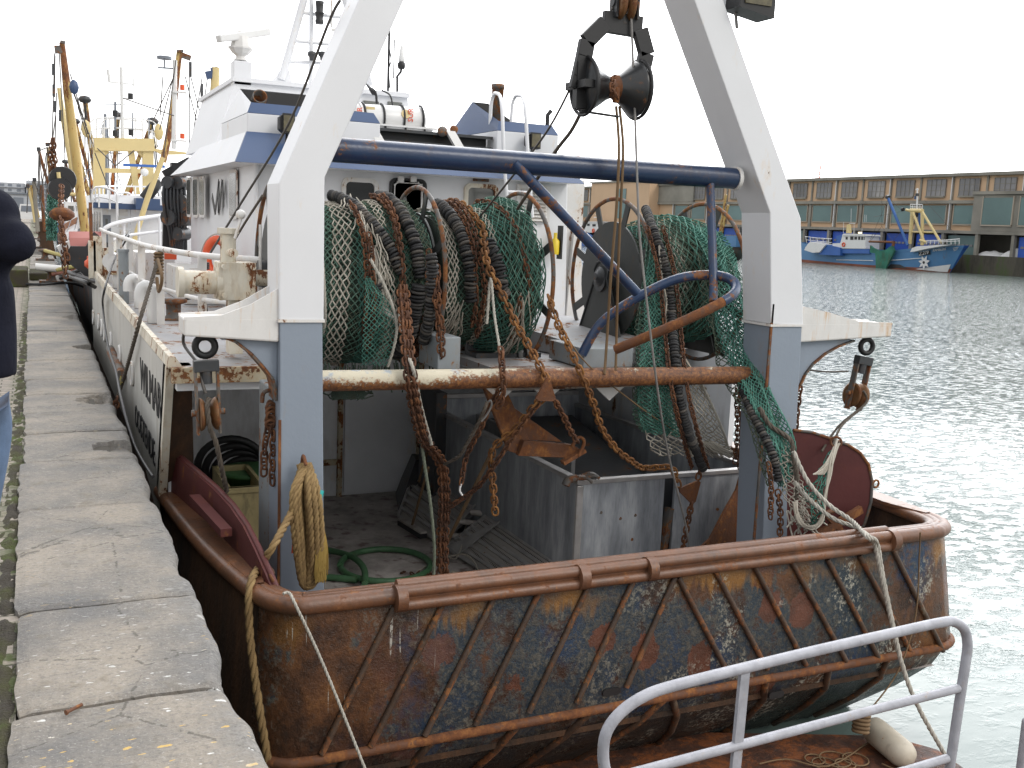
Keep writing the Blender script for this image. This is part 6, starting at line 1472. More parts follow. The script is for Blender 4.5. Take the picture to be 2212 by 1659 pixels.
# ------------------------------------------------------------------ gear on the working deck
BT = -.43
t = thing('catch_hopper', 'weathered stainless steel catch hopper box on the working deck', 'hopper box', (4.9, 8.6, -1.6))
bx0, bx1, by0, by1 = at(1250, 1035, Y=7.2).x, 5.82, 7.2, 10.6
xm0, xm1 = at(1432, 1100, Y=7.2).x, at(1458, 1100, Y=7.2).x
m = MB(); m.box(bx0 + .03, xm0, by0, by0 + .03, -1.6, BT - .03); m.build('aft_panel', 'stainless', t)
m = MB(); m.box(xm1, bx1 - .02, by0 + .02, by0 + .05, -1.6, BT - .03); m.build('aft_panel', 'stainless', t)
m = MB(); m.box(xm0 - .1, bx1 - .02, by0 + .12, by0 + .14, -1.6, BT - .06); m.build('recess_panel', 'darksteel', t)
MB().bar((xm0 + .1, by0 + .05, -.75), (xm0 - .02, by0 + .03, -1.6), .07, .05).build('post', 'steelrust', t)
m = MB(); m.box(bx0, bx0 + .04, by0 + .02, by1, -1.6, BT - .03); m.build('port_panel', 'stainless', t)
m = MB(); m.box(bx1 - .04, bx1, by0 + .02, by1, -1.6, BT - .03); m.box(bx0, bx1, by1 - .04, by1, -1.6, BT + .15); m.build('far_panels', 'stainless', t)
m = MB(); m.box(bx0 - .015, bx1 + .01, by0 - .012, by0 + .05, BT - .04, BT); m.box(bx0 - .015, bx0 + .06, by0 + .05, by1, BT - .04, BT + .001); m.box(bx1 - .05, bx1 + .01, by0 + .05, by1, BT - .04, BT + .001); m.box(bx0 - .01, bx1, by1 - .05, by1 + .01, BT + .1, BT + .152); m.build('top_flange', 'stainlight', t, bevel=.006)
m = MB(); m.box(bx0 - .012, bx0 + .05, by0 - .01, by0 + .025, -1.6, BT - .045); m.build('corner_post', 'stainlight', t, bevel=.01)
m = MB(); m.hexa([(bx0 + .05, by0 + .06, -1.2), (bx1 - .05, by0 + .06, -1.2), (bx1 - .05, by1 - .05, -.9), (bx0 + .05, by1 - .05, -.9), (bx0 + .05, by0 + .06, -1.18), (bx1 - .05, by0 + .06, -1.18), (bx1 - .05, by1 - .05, -.88), (bx0 + .05, by1 - .05, -.88)]); m.build('chute_floor', 'darksteel', t)
m = MB(); a = V((4.75, 9.2, -.75)); m.hexa([(4.5, 8.2, -.98), (5.6, 8.2, -.98), (5.6, 10.3, -.55), (4.5, 10.3, -.55), (4.5, 8.2, -.95), (5.6, 8.2, -.95), (5.6, 10.3, -.52), (4.5, 10.3, -.52)]); m.build('perforated_plate', 'darksteel', t)
m = MB()
for i in range(7):
    for j in range(3): y = 8.35 + j * .16; m.cyl((4.62 + i * .14, y, -.95 + (y - 8.2) * .205), (4.62 + i * .14, y, -.945 + (y - 8.2) * .205), .022, 8)
m.build('holes', 'black', t)
m = MB(); m.box(4.48, 4.52, 8.2, 10.5, -1.1, -.5); m.build('divider', 'stainlight', t)
m = MB(); m.box(bx0 - .12, bx0 + .0, 10.2, 10.7, -1.5, -.2); m.build('forward_bin', 'darksteel', t)
for px, py in ((1298, 1107), (1340, 1120), (1372, 1113), (1365, 1165), (1550, 1100)): MB().cyl(at(px, py, Y=by0 - .004), at(px, py, Y=by0 + .01), .014, 10).build('bolt_head', 'steelrust', t)
# glove on the corner
c = V((bx0 + .03, by0 + .02, BT + .015)); m = MB()
m.ball(c, .07, 12, (1.1, .8, .3))
for k in range(4): m.tube(smooth([c + V((.03, -.02 + k * .02, .005)), c + V((.10 + .012 * (k % 2), -.05 + k * .03, .02)), c + V((.14 + .01 * k, -.06 + k * .04, -.0))], 3), .014, 7)
m.tube(smooth([c + V((-.02, -.03, 0)), c + V((.02, -.09, .01)), c + V((.05, -.11, -.02))], 3), .014, 7); m.tube(smooth([c + V((-.05, 0, 0)), c + V((-.12, -.01, -.01)), c + V((-.15, -.02, -.05))], 3), .035, 8)
single('work_glove', m, 'steelrust', 'old work glove lying on the corner of the steel hopper', 'glove')
# folding grate ramp
t = thing('grating_ramp', 'galvanised perforated ramp lying against the steel hopper', 'ramp', (3.6, 7.8, -1.6))
Pq = lambda x, y, z: at(x, y, Z=z)
A0, A1 = Pq(862, 1117, -1.57), Pq(1066, 1250, -1.57); B0, B1 = Pq(905, 1002, -1.22), Pq(1245, 1229, -1.22)
def ramp_seg(k0, k1):
    a0, a1, b0_, b1_ = A0.lerp(A1, k0), A0.lerp(A1, k1), B0.lerp(B1, k0), B0.lerp(B1, k1)
    nn = (a1 - a0).cross(b0_ - a0).normalized()
    if nn.z < 0: nn = -nn
    m = MB(); m.add([a0, a1, b1_, b0_, a0 - nn * .02, a1 - nn * .02, b1_ - nn * .02, b0_ - nn * .02], [(0, 1, 2, 3), (7, 6, 5, 4), (0, 4, 5, 1), (2, 6, 7, 3), (1, 5, 6, 2), (0, 3, 7, 4)]); m.build('ramp_plate', 'perf', t)
    m = MB()
    for q in range(8):
        s = q / 7; m.bar(a0.lerp(b0_, s) + nn * .012, a1.lerp(b1_, s) + nn * .016, .03, .035, nn)
    m.bar(a0, b0_, .03, .06, nn); m.bar(a1, b1_, .03, .06, nn); m.build('ramp_bars', 'stainlight', t)
    return nn
nn = ramp_seg(0, .47); ramp_seg(.55, 1)
for k0, k1 in ((.40, .50), (.56, .66)):
    m = MB(); a = A0.lerp(A1, k0 + .02); b = A0.lerp(A1, k1 + .03); c = B0.lerp(B1, (k0 + k1) / 2 + .03); m.prism([a + nn * .03, b + nn * .03, c + nn * .05], nn * .012); m.build('hinge_leaf', 'stainlight', t)
m = MB()
for s in (.2, .55, .8): a = A0.lerp(A1, .51).lerp(B0.lerp(B1, .51), s); m.cyl(a - nn * .0 + V((-.05, .05, .03)), a + V((.07, -.07, .03)), .03, 10)
m.build('hinge_barrels', 'grate', t)
# brush
a, b = at(862, 1112, Y=7.9), at(905, 1165, Y=7.5); a.z = b.z = -1.53
a, b = Pq(866, 1128, -1.5), Pq(915, 1158, -1.5); m = MB(); m.bar(a, b, .08, .05); t = thing('deck_brush', 'long handled black deck scrubbing brush beside the ramp', 'brush', (a.x, a.y, -1.6)); m.build('bristles', 'black', t)
m = MB(); m.bar(a + V((0, 0, .035)), b + V((0, 0, .035)), .07, .02); m.build('brush_head', 'grate', t); m = MB(); m.tube([(a + b) / 2 + V((0, 0, .04)), at(925, 1010, Y=9.0)], .014, 8); m.build('brush_handle', 'ropeb', t)
# leaning steel boxes left of the ramp
m = MB(); a = Pq(860, 1100, -1.58); m.hexa([(a.x, a.y, -1.59), (a.x + .5, a.y - .1, -1.59), (a.x + .7, a.y + .6, -1.59), (a.x + .2, a.y + .7, -1.59), (a.x + .3, a.y + .3, -1.1), (a.x + .55, a.y + .2, -1.1), (a.x + .75, a.y + .8, -1.15), (a.x + .45, a.y + .9, -1.15)]); single('folded_steel_tray', m, 'darksteel', 'dark folded steel tray behind the ramp', 'tray')
# long poles in the box corner
m = MB(); m.tube([Pq(945, 1215, -1.55), at(1070, 960, Y=7.3)], .016, 8); single('wooden_pole', m, 'ropeb', 'brown pole leaning across the chains against the steel hopper', 'pole')
m = MB(); m.tube([at(905, 1040, Y=10), at(935, 930, Y=10.6)], .014, 8); single('wooden_pole', m, 'ropeb', 'thin brown pole leaning in the shadow by the forward bin', 'pole')
# green hose
m = MB(); hz_ = -1.565
pts = []
for k in range(0, 40):
    a = 2 * math.pi * k / 36 + 2.6; pts.append(Pq(832 + 97 * math.cos(a), 1221 - 35 * math.sin(a), hz_ + (k > 34) * .03))
m.tube(smooth([Pq(660, 1190, hz_), Pq(710, 1189, hz_ + .02), Pq(760, 1203, hz_ + .05), Pq(786, 1228, hz_ + .04), Pq(788, 1262, hz_ + .02)], 6), .030, 10); m.tube(smooth(pts, 2), .030, 10); m.tube(smooth([Pq(640, 1247, hz_), Pq(700, 1246, hz_), Pq(770, 1253, hz_)], 4), .030, 10)
single('green_hose', m, 'hosebright', 'green hose coiled on the working deck behind the stern rail', 'hose')
m = MB(); m.tube(smooth([Pq(1098, 1068, -1.0), Pq(1060, 1070, -1.2), Pq(1015, 1110, -1.4), Pq(990, 1200, -1.5), Pq(960, 1205, -1.58), Pq(895, 1240, -1.59), Pq(925, 1258, -1.59)], 5), .007, 6); m.tube(smooth([Pq(950, 1208, -1.5), Pq(1000, 1197, -1.45), Pq(1025, 1215, -1.5), Pq(1040, 1250, -1.59)], 5), .007, 6); m.tube(smooth([Pq(950, 1232, -1.57), Pq(975, 1240, -1.57), Pq(1000, 1262, -1.58)], 4), .007, 6)
m.cyl(Pq(978, 1240, -1.56), Pq(990, 1245, -1.56), .035, 10); single('extension_lead', m, 'netw', 'thin white cable with a plug lying on the working deck', 'cable')
m = MB()
for k in range(60):
    q = Pq(random.uniform(870, 1060), random.uniform(1236, 1262), -1.58); m.torus(q, (random.uniform(-1, 1), random.uniform(-1, 1), 1), .022, .008, 10, 5)
single('chain_heap', m, 'chain', 'heap of rusty chain on the deck at the foot of the chain bundle', 'chain heap')
# things behind the port block
c = at(527, 1085, Y=8.2); t = thing('fish_crate', 'dirty yellow crate standing on the working deck behind the port column', 'crate', (c.x, 8.2, -1.6))
a, b = at(492, 1055, Y=8.2), at(575, 1120, Y=8.2)
m = MB(); m.box(a.x, b.x, 8.2, 8.23, -1.6, a.z); m.box(a.x, a.x + .03, 8.23, 9.0, -1.6, a.z); m.box(b.x - .03, b.x, 8.23, 9.0, -1.6, a.z); m.box(a.x, b.x, 8.97, 9.0, -1.6, a.z); m.box(a.x - .01, b.x + .01, 8.18, 8.24, a.z - .04, a.z); m.box(a.x + .03, b.x - .03, 8.23, 8.97, -1.6, -1.56); m.build('crate_body', 'yelbox', t)
m = MB(); c = at(500, 1010, Y=9.4)
for k in range(5): m.torus(c + V((.05 * k, .02 * k, -.05 * k)), (.2, 1, .3), .30 - .02 * k, .035, 28, 8)
single('hose_coil', m, 'black', 'black hose coil hanging in the dark behind the port block', 'hose coil')
m = MB(); c = at(545, 1020, Y=9.0); m.rev([(.02, 0), (.22, 0), (.28, .45), (.30, .45), (.30, .48), (.27, .48)], (c.x, c.y, c.z - .45), (0, 0, 1), 24); single('green_basket', m, 'drygreen', 'green basket just visible beyond the yellow crate', 'basket')
# small steel ladder in the dark behind the hopper
t = thing('steel_ladder', 'short steel ladder behind the hopper under the shelter deck', 'ladder', (5.9, 11.2, -1.6)); m = MB()
a, b = at(1292, 840, Y=10.9), at(1300, 900, Y=10.9); c, d = at(1358, 840, Y=10.9), at(1364, 900, Y=10.9)
m.tube([a, b], .025, 8); m.tube([c, d], .025, 8); m.build('stiles', 'grp', t); m = MB()
for s in (.2, .85): m.bar(a.lerp(b, s), c.lerp(d, s), .12, .03)
m.build('treads', 'grate', t)
MB().box(4.9, 5.6, 11.2, 11.44, -.3, .3).build('dark_locker', 'darksteel', TR)
for px in (1080, 1180, 1315, 1420):      # brackets under lower beam
    a = at(px, 842, Y=6.7); MB().prism([(a.x - .12, 6.68, a.z + .02), (a.x + .12, 6.68, a.z + .02), (a.x, 6.68, a.z - .08)], (0, .02, 0)).build('beam_gusset', 'whitew', TR)
# ------------------------------------------------------------------ golden rope coil on the port column
t = thing('rope_coil', 'golden brown rope coil hung on the port column foot above the stern rail', 'rope coil', at(668, 1275, Y=6.1))
m = MB(); hk = at(655, 1000, Y=6.2)
for k in range(20):
    w = (k * 7 % 20) * 2.0; dy = random.uniform(-8, 8); o = (k - 7) * 1.2
    q = pl((657 + o * .5, 1003, 6.22), (650 - w * .45, 1060, 6.16 - k * .005), (656 - w * .55, 1150, 6.14 - k * .004), (660 - w * .2, 1255 + dy, 6.14), (668 + w * .5, 1240 + dy, 6.12), (662 + w * .85, 1150, 6.12 - k * .004), (658 + w * .75, 1060, 6.14 - k * .005), (655 + o, 1003, 6.22))
    m.rope(smooth(q, 7), .020, .14)
m.build('coils', 'ropet', t)
m = MB()
for k in range(120):
    x = random.uniform(684, 704); q = pl((x - 6, 1130 + random.uniform(-10, 30), 6.08), (x + random.uniform(-5, 5), 1180, 6.06), (x + random.uniform(-8, 6), 1240 + random.uniform(-15, 20), 6.08)); m.tube(smooth(q, 3), .0035, 3)
m.build('frayed_end', 'ropefray', t)
MB().tube(smooth(pl((652, 1010, 6.24), (655, 985, 6.2), (661, 1005, 6.16)), 4), .012, 8).build('hook', 'rust', t)
m = MB(); a = at(688, 1076, Y=6.06); m.rev([(.022, 0), (.024, .02), (.024, .04), (.022, .05)], a, (.3, .1, 1), 10); m.build('turquoise_tie', 'turq', t)
m = MB()
for k in range(14): m.tube(smooth(pl((636, 1100, 6.2), (634 + k % 5, 1140, 6.18), (630 + (k * 7) % 16, 1195, 6.18)), 3), .003, 3)
m.build('red_strings', 'orange', t)
m = MB(); m.rope(smooth(pl((645, 1145, 6.15), (640, 1170, 6.12), (645, 1215, 6.12), (655, 1225, 6.12), (652, 1190, 6.12)), 4), .010); m.build('green_string', 'drygreen', t)
# golden mooring rope over the port rail
pth = pl((638, 1092, 6.14), (615, 1135, 5.95), (590, 1180, 5.75)) + [at(560, 1225, Z=-.425), at(545, 1250, Z=-.425)] + [at(538, 1290, Y=5.55), at(540, 1370, Y=5.5), at(549, 1450, Y=5.45), at(565, 1560, Y=5.4), at(585, 1680, Y=5.4)]
rp(pth, .024, 'ropet', 'thick golden rope led over the port rail and down between hull and quay', sm=6)
pth = [at(612, 1283, Z=-.42), at(625, 1281, Z=-.42)] + [at(640, 1310, Y=5.24), at(700, 1440, Y=5.2), at(790, 1665, Y=5.0)]
rp(pth, .009, 'ropew', 'thin rope hanging over the port corner of the stern', sm=5)
for k, (st, lb) in enumerate((([(1714, 975, 5.9), (1745, 1040, 5.8), (1790, 1090, 5.7), (1840, 1125, 5.5)], 'upper of two grey white ropes led over the stern rail to starboard'), ([(1716, 1040, 5.9), (1750, 1080, 5.8), (1800, 1120, 5.65), (1850, 1140, 5.5)], 'lower of two grey white ropes led over the stern rail to starboard'))):
    o = k * 6
    pth = pl(*st) + [at(1873 + o, 1160, Z=-.40), at(1889 + o, 1176, Y=5.22), at(1905 + o * .5, 1250, Y=5.2), at(1925 + o * .3, 1340, Y=5.18), at(1950, 1440, Y=5.1), at(1985, 1530, Y=5.0), at(2052, 1650, Y=4.9), at(2070, 1700, Y=4.9)]
    rp(pth, .017, 'ropew', lb, sm=6)
m = MB(); m.tube(smooth([at(1988, 1150, Z=-.42), at(1986, 1200, Y=5.23), at(1978, 1330, Y=5.2), at(1940, 1450, Y=5.15), at(1870, 1545, Y=5.1)], 6), .006, 5); single('thin_line', m, 'ropeb', 'thin brown line from the starboard rail to the fender', 'line')
# ------------------------------------------------------------------ black knuckle crane on the foredeck of the trawler
YC = 16.2
def cb(a, b, w=.1, y=YC): return at(a[0], a[1], Y=y), at(b[0], b[1], Y=y)
m = MB(); a, b = cb((388, 548), (384, 352)); m.bar(a, b, .20, .20); a, b = cb((360, 540), (362, 385)); m.bar(a, b, .10, .12); a, b = cb((356, 380), (412, 350)); m.bar(a, b, .16, .16); m.build('deck_crane', 'black', TR)
m = MB()
for p, r in (((372, 470), .12), ((398, 440), .14), ((402, 470), .12), ((392, 395), .10), ((370, 395), .09), ((392, 505), .10)): c = at(*p, Y=YC - .1); m.cyl(c - V((.08, .1, 0)), c + V((.08, .1, 0)), r, 12)
for k in range(7): m.tube(smooth(pl((355 + k * 7, 390, YC - .15), (352 + k * 8, 430, YC - .2), (358 + k * 7, 470, YC - .2), (366 + k * 5, 500, YC - .15), (370 + k * 4, 540, YC - .1)), 3), .02, 5)
m.build('crane_fittings', 'darksteel', TR)
# ------------------------------------------------------------------ moored boats ahead
def mast_boat(name, label, x0, x1, y0, y1, hullm, group=None, deckz=.3):
    t = thing(name, label, 'fishing boat', ((x0 + x1) / 2, y0, WZ), group)
    c = (x0 + x1) / 2; w = (x1 - x0) / 2; L = y1 - y0
    sec = [(y0, .82, -.1), (y0 + L * .08, .97, 0), (y0 + L * .5, 1, .0), (y0 + L * .8, .8, .4), (y0 + L * .93, .45, .8), (y1, .03, 1.1)]
    vs = []
    for y, k, dz in sec: vs += [V((c - w * k, y, deckz + dz)), V((c - w * k * .97, y, -.6)), V((c - w * k * .75, y, WZ - .4)), V((c + w * k * .75, y, WZ - .4)), V((c + w * k * .97, y, -.6)), V((c + w * k, y, deckz + dz))]
    n = 6; m = MB(); m.add(vs, [(i * n + k, i * n + k + 1, (i + 1) * n + k + 1, (i + 1) * n + k) for i in range(len(sec) - 1) for k in range(n - 1)] + [(0, 1, 2, 3, 4, 5)], False); m.build('hull', hullm, t)
    m = MB(); m.add([vs[i * 6] - V((0, 0, .3)) for i in range(len(sec))] + [vs[i * 6 + 5] - V((0, 0, .3)) for i in range(len(sec))], [(i, i + 1, len(sec) + i + 1, len(sec) + i) for i in range(len(sec) - 1)]); m.build('deck', 'deckgrey', t)
    return t
def P2(x, y, Y): return at(x, y, Y=Y)
# boat A
YA = 20.0
tA = mast_boat('moored_boat', 'white moored trawler with yellow gantry and booms just ahead of the near trawler', .85, 5.4, 18.4, 40, 'sidehullp', deckz=.55)
a, b = P2(141, 525, 18.3), P2(246, 548, 18.3)
m = MB(); m.prism(pl((140, 536, 18.35), (150, 532, 18.35), (186, 532, 18.35), (203, 500, 18.35), (240, 530, 18.35), (246, 600, 18.35), (190, 600, 18.35), (150, 570, 18.35)), (0, .1, 0)); m.build('dark_stern_plate', 'darksteel', tA)
m = MB(); m.prism(pl((123, 533, 18.2), (150, 520, 18.2), (152, 532, 18.2), (136, 562, 18.2)), (0, .4, 0)); m.build('white_stern_wing', 'grp', tA)
m = MB(); m.prism(pl((150, 514, 18.6), (228, 514, 18.6), (228, 533, 18.45), (150, 531, 18.45)), (0, .3, .1)); m.build('red_deck_panel', 'redlight', tA)
m = MB(); m.prism(pl((200, 535, 18.3), (246, 560, 18.3), (200, 560, 18.3)), (0, .05, 0)); m.build('white_gusset', 'grp', tA)
m = MB(); m.bar(P2(195, 437, 18.1), P2(199, 595, 18.1), .045, .05); m.build('rusty_post', 'rust', tA)
# wheelhouse A
yw = 24.0; X0 = P2(221, 470, yw).x; X1 = 4.6; z0, z1 = P2(221, 560, yw).z, P2(221, 450, yw).z
m = MB(); m.box(X0, X1, yw, 30, z0 - .3, z1); m.build('wheelhouse', 'white', tA)
m = MB(); m.hexa([(X0 - .22, yw - .25, z1), (X1 + .2, yw - .25, z1), (X1 + .2, 30.3, z1), (X0 - .22, 30.3, z1), (X0 - .1, yw - .1, z1 + .30), (X1, yw - .1, z1 + .3), (X1, 30, z1 + .3), (X0 - .1, 30, z1 + .3)]); m.build('wheelhouse_roof', 'white', tA)
m = MB(); m.box(X0 - .2, X1 + .2, yw - .27, yw - .24, z1 - .0, z1 + .12); m.build('blue_band', 'bluef', tA)
a, b = P2(222, 464, yw), P2(240, 530, yw); m = MB(); m.box(a.x, b.x, yw - .02, yw, b.z, a.z); m.build('door', 'palew', tA); MB().box(a.x + .05, b.x - .06, yw - .03, yw - .02, (a.z + b.z) / 2, a.z - .08).build('door_window', 'glassb', tA)
for k in range(4): y = yw + 1.0 + k * 1.1; MB().prism([(X0 - .01, yy, zz) for yy, zz in rrect(y, (z0 + z1) / 2 + .15, .7, .62, .1)], (.02, 0, 0)).build('side_window', 'glassb', tA)
a, b = P2(262, 462, yw), P2(330, 560, yw)
m = MB()
for k in range(4): m.box(P2(258, 470, yw).x, P2(276, 470, yw).x, yw - .02, yw, z0 + .2 + k * .25, z0 + .4 + k * .25)
m.build('locker_doors', 'whitew', tA)
m = MB(); a, b = P2(293, 438, 23.5), P2(345, 452, 23.5); m.box(a.x, b.x, 23.4, 25, b.z - .02, a.z + .1); m.build('blue_box', 'bluef', tA)
c = P2(325, 415, 23.6); MB().rev([(.13, 0), (.13, .25), (.11, .5), (.02, .5)], c - V((.12, 0, .15)), (.6, 0, .8), 14).build('tilted_funnel', 'black', tA)
# rails A
m = MB()
def railset(m, pts, h, r, posts=5):
    q = smooth(pts, 4)
    m.tube(q, r, 6); m.tube([p - V((0, 0, h * .5)) for p in q], r * .8, 5)
    for p in resample(q, 0, posts): m.tube([p, p - V((0, 0, h))], r * .9, 5)
railset(m, pl((196, 440, 23.8), (206, 405, 23.7), (250, 415, 23.6), (252, 446, 23.6)), .42, .022, 6)
railset(m, pl((206, 404, 23.8), (250, 402, 26), (345, 404, 26)), .45, .020, 7)
railset(m, pl((252, 418, 23.7), (280, 418, 24), (283, 446, 24)), .4, .020, 3)
m.build('roof_rails', 'white', tA)
# gantry A
YG = 31.0
def beam(m, p, q, w, h, y=YG): m.bar(P2(p[0], p[1], y), P2(q[0], q[1], y), w, h, V((0, 1, 0)))
m = MB(); beam(m, (203, 312), (332, 314), .34, .42); m.build('gantry_beam', 'yelclean', tA)
m = MB(); beam(m, (214, 318), (214, 420), .3, .3); beam(m, (319, 320), (320, 440), .28, .28); beam(m, (222, 333), (232, 325), .14, .2); beam(m, (300, 325), (313, 338), .14, .2); beam(m, (283, 326), (296, 420), .16, .16); m.build('gantry_leg', 'yelclean', tA)
m = MB(); beam(m, (220, 368), (312, 370), .12, .12); m.build('gantry_crossbar', 'yelclean', tA)
m = MB(); m.prism(pl((325, 320, YG), (412, 330, YG), (412, 333, YG), (350, 334, YG)), (0, .2, 0)); m.build('gantry_wing', 'yelclean', tA)
m = MB(); m.bar(P2(266, 356, YG - .5), P2(356, 360, YG - .5), .1, .07); m.build('blue_radar_bar', 'boatblue2', tA)
m = MB(); a = P2(312, 372, YG - .6); m.ball(a, .11); m.build('searchlight', 'grp', tA)
m = MB(); railset(m, pl((203, 302, YG), (203, 257, YG), (330, 262, YG), (330, 302, YG)), .55, .02, 9); railset(m, pl((225, 298, YG), (226, 258, YG), (308, 262, YG)), .5, .02, 4); m.build('gantry_rails', 'grp', tA)
m = MB(); m.tube([P2(265, 300, YG), P2(262, 145, YG)], .05, 6); m.tube([P2(237, 177, YG), P2(290, 182, YG)], .02, 5); m.tube([P2(237, 178, YG), P2(233, 150, YG)], .045, 6); m.tube([P2(288, 170, YG), P2(288, 188, YG)], .02, 5); m.tube([P2(265, 212, YG), P2(284, 213, YG)], .02, 5); m.build('mast', 'grp', tA)
m = MB(); m.tube([P2(249, 296, YG), P2(249, 220, YG)], .035, 6); m.tube([P2(226, 225, YG), P2(272, 226, YG)], .012, 5); m.tube([P2(286, 296, YG), P2(287, 243, YG)], .02, 5); m.tube([P2(322, 300, YG), P2(322, 255, YG)], .02, 5); m.build('thin_masts', 'palew', tA)
for p in ((249, 245), (249, 288), (282, 208), (283, 286)): a = P2(*p, YG); MB().cyl(a - V((0, 0, .08)), a + V((0, 0, .08)), .07, 8).build('mast_lamp', 'black', tA)
# booms A
def boom(t, pts, r, mat, y, nm='boom'):
    P = [P2(x, yy, y) for x, yy in pts]; m = MB(); m.tube(P, r, 8); m.build(nm, mat, t)
boom(tA, [(134, 92), (146, 200), (163, 330), (186, 520)], [.05, .08, .095, .085], 'yellow', 22.5)
boom(tA, [(127, 190), (140, 270), (160, 390)], [.04, .07, .06], 'yelclean', 26)
boom(tA, [(388, 110), (376, 220), (363, 300), (352, 350)], [.07, .08, .08, .08], 'yellow', 27)
boom(tA, [(352, 340), (318, 430), (289, 523)], [.05, .055, .05], 'yelclean', 22)
boom(tA, [(466, 146), (464, 190), (461, 235)], [.08, .09, .09], 'yelclean', 22)
boom(tA, [(378, 130), (376, 322)], [.05, .06], 'grp', 26, 'white_mast')
m = MB(); m.bar(P2(118, 107, 22.5), P2(138, 107, 22.5), .1, .14); m.bar(P2(130, 90, 22.4), P2(141, 92, 22.4), .07, .05); m.build('boom_head', 'steelrust', tA)
m = MB(); m.bar(P2(445, 163, 22), P2(463, 160, 22), .1, .15); m.bar(P2(455, 150, 22), P2(470, 146, 22), .07, .05); m.build('boom_head', 'bluef', tA)
m = MB(); m.bar(P2(382, 115, 27), P2(412, 126, 27), .1, .12); m.bar(P2(382, 110, 26.9), P2(396, 110, 26.9), .1, .05); m.build('boom_head', 'steelrust', tA)
for p in ((394, 188), (394, 293)): a = P2(*p, 25.9); MB().cyl(a - V((0, 0, .07)), a + V((0, 0, .05)), .055, 8).build('red_lamp', 'orange', tA); MB().box(a.x - .25, a.x + .1, 25.9, 26, a.z - .14, a.z - .1).build('lamp_shelf', 'grp', tA)
m = MB(); m.tube([P2(376, 148, 26), P2(341, 146, 26)], .02, 5); m.tube([P2(355, 146, 26), P2(355, 130, 26)], .02, 5); m.cyl(P2(355, 128, 26), P2(355, 122, 26), .17, 10); m.build('disc_antenna', 'palew', tA)
# blocks and rigging lines A
m = MB()
def blk(x, y, Y, h=10, w=.06): a, b = P2(x, y - h, Y), P2(x, y + h, Y); m.bar(a, b, w * 2, w)
for x, y, yy, h_, w_ in ((115, 150, 22.4, 12, .05), (116, 195, 22.4, 12, .05), (119, 230, 22.4, 12, .05), (130, 250, 22.4, 12, .05), (411, 150, 26.8, 16, .06), (436, 195, 22, 14, .045)):
    m = MB(); blk(x, y, yy, h_, w_); m.build('hanging_block', 'darksteel', tA)
m = MB(); m.ball(P2(160, 188, 22.3), .09, 8, (1, .5, 1.6)); m.build('blue_block', 'bluef', tA)
for p in ((186, 278), (343, 285)): MB().ball(P2(*p, YG), .16, 8, (.8, .5, 1.5)).build('yellow_block', 'yelclean', tA)
m = MB()
for (x0_, y0_, x1_, y1_) in ((118, 115, 112, 330), (119, 120, 118, 210), (128, 115, 140, 330), (131, 115, 165, 330), (122, 200, 117, 380), (145, 165, 200, 310), (150, 175, 187, 272), (152, 160, 190, 290), (266, 212, 376, 250), (376, 160, 345, 280), (376, 165, 330, 262), (400, 165, 432, 290), (409, 165, 409, 330), (412, 165, 440, 275), (437, 165, 410, 330), (448, 170, 432, 280), (456, 165, 458, 240), (437, 210, 439, 265), (210, 320, 250, 358), (250, 358, 290, 325), (205, 330, 240, 420), (380, 130, 352, 350), (352, 165, 346, 250), (190, 300, 168, 230), (196, 440, 190, 330)):
    m.tube([P2(x0_, y0_, 25), P2(x1_, y1_, 25)], .012, 4)
m.build('rigging_lines', 'wire', tA)
for pts in ([(113, 300, 22), (108, 345, 22), (112, 400, 22)], [(117, 300, 22), (116, 345, 22), (118, 385, 22)], [(112, 330, 22), (120, 350, 22), (112, 380, 22)], [(133, 400, 20), (131, 470, 19), (138, 540, 18.2), (142, 600, 17.8)], [(131, 470, 18.5), (135, 500, 18.2), (146, 560, 18)]):
    m = MB(); m.chain(smooth(pl(*pts), 4), .13, .04, .014, 4); m.build('boat_chain', 'chain', tA)
m = MB(); c = P2(135, 388, 22); m.rev([(.24, 0), (.25, .05), (.25, .12), (.24, .16)], c, (0, -1, 0), 20); c = P2(129, 408, 21.9); m.rev([(.2, 0), (.22, .05), (.2, .14)], c, (0, -1, 0), 20); m.build('rubber_wheels', 'black', tA)
MB().tube(smooth(pl((126, 372, 21.8), (130, 395, 21.8), (145, 416, 21.8), (163, 420, 21.8)), 5), .04, 6).build('yellow_hoop', 'yelclean', tA)
MB().rev([(.14, 0), (.2, .05), (.2, .1), (.14, .16)], P2(134, 473, 19), (0, .3, 1), 16).build('rusty_sheave', 'rust', tA)
m = MB(); f = sheet(pl((103, 420, 24), (98, 470, 24), (101, 520, 24)), pl((124, 420, 23.9), (127, 460, 23.9), (122, 520, 23.9)), .1, 3); m.net(f, 10, 24, .014, .2); m.build('hanging_net', 'nett', tA)
m = MB(); m.prism(pl((104, 425, 24.1), (123, 425, 24.1), (123, 515, 24.1), (103, 515, 24.1)), (0, .05, 0)); m.build('net_backing', 'darkcore', tA)
# mess of hull side details, fenders behind our bow
m = MB(); m.ball(P2(228, 560, 17.6), .16, 10, (1.8, 1, .8)); m.ball(P2(210, 570, 17.4), .15, 10, (1.3, 1, .8)); m.build('orange_fender_pair', 'orange', label='orange fenders lying between the two boats by the quay', cat='fenders')
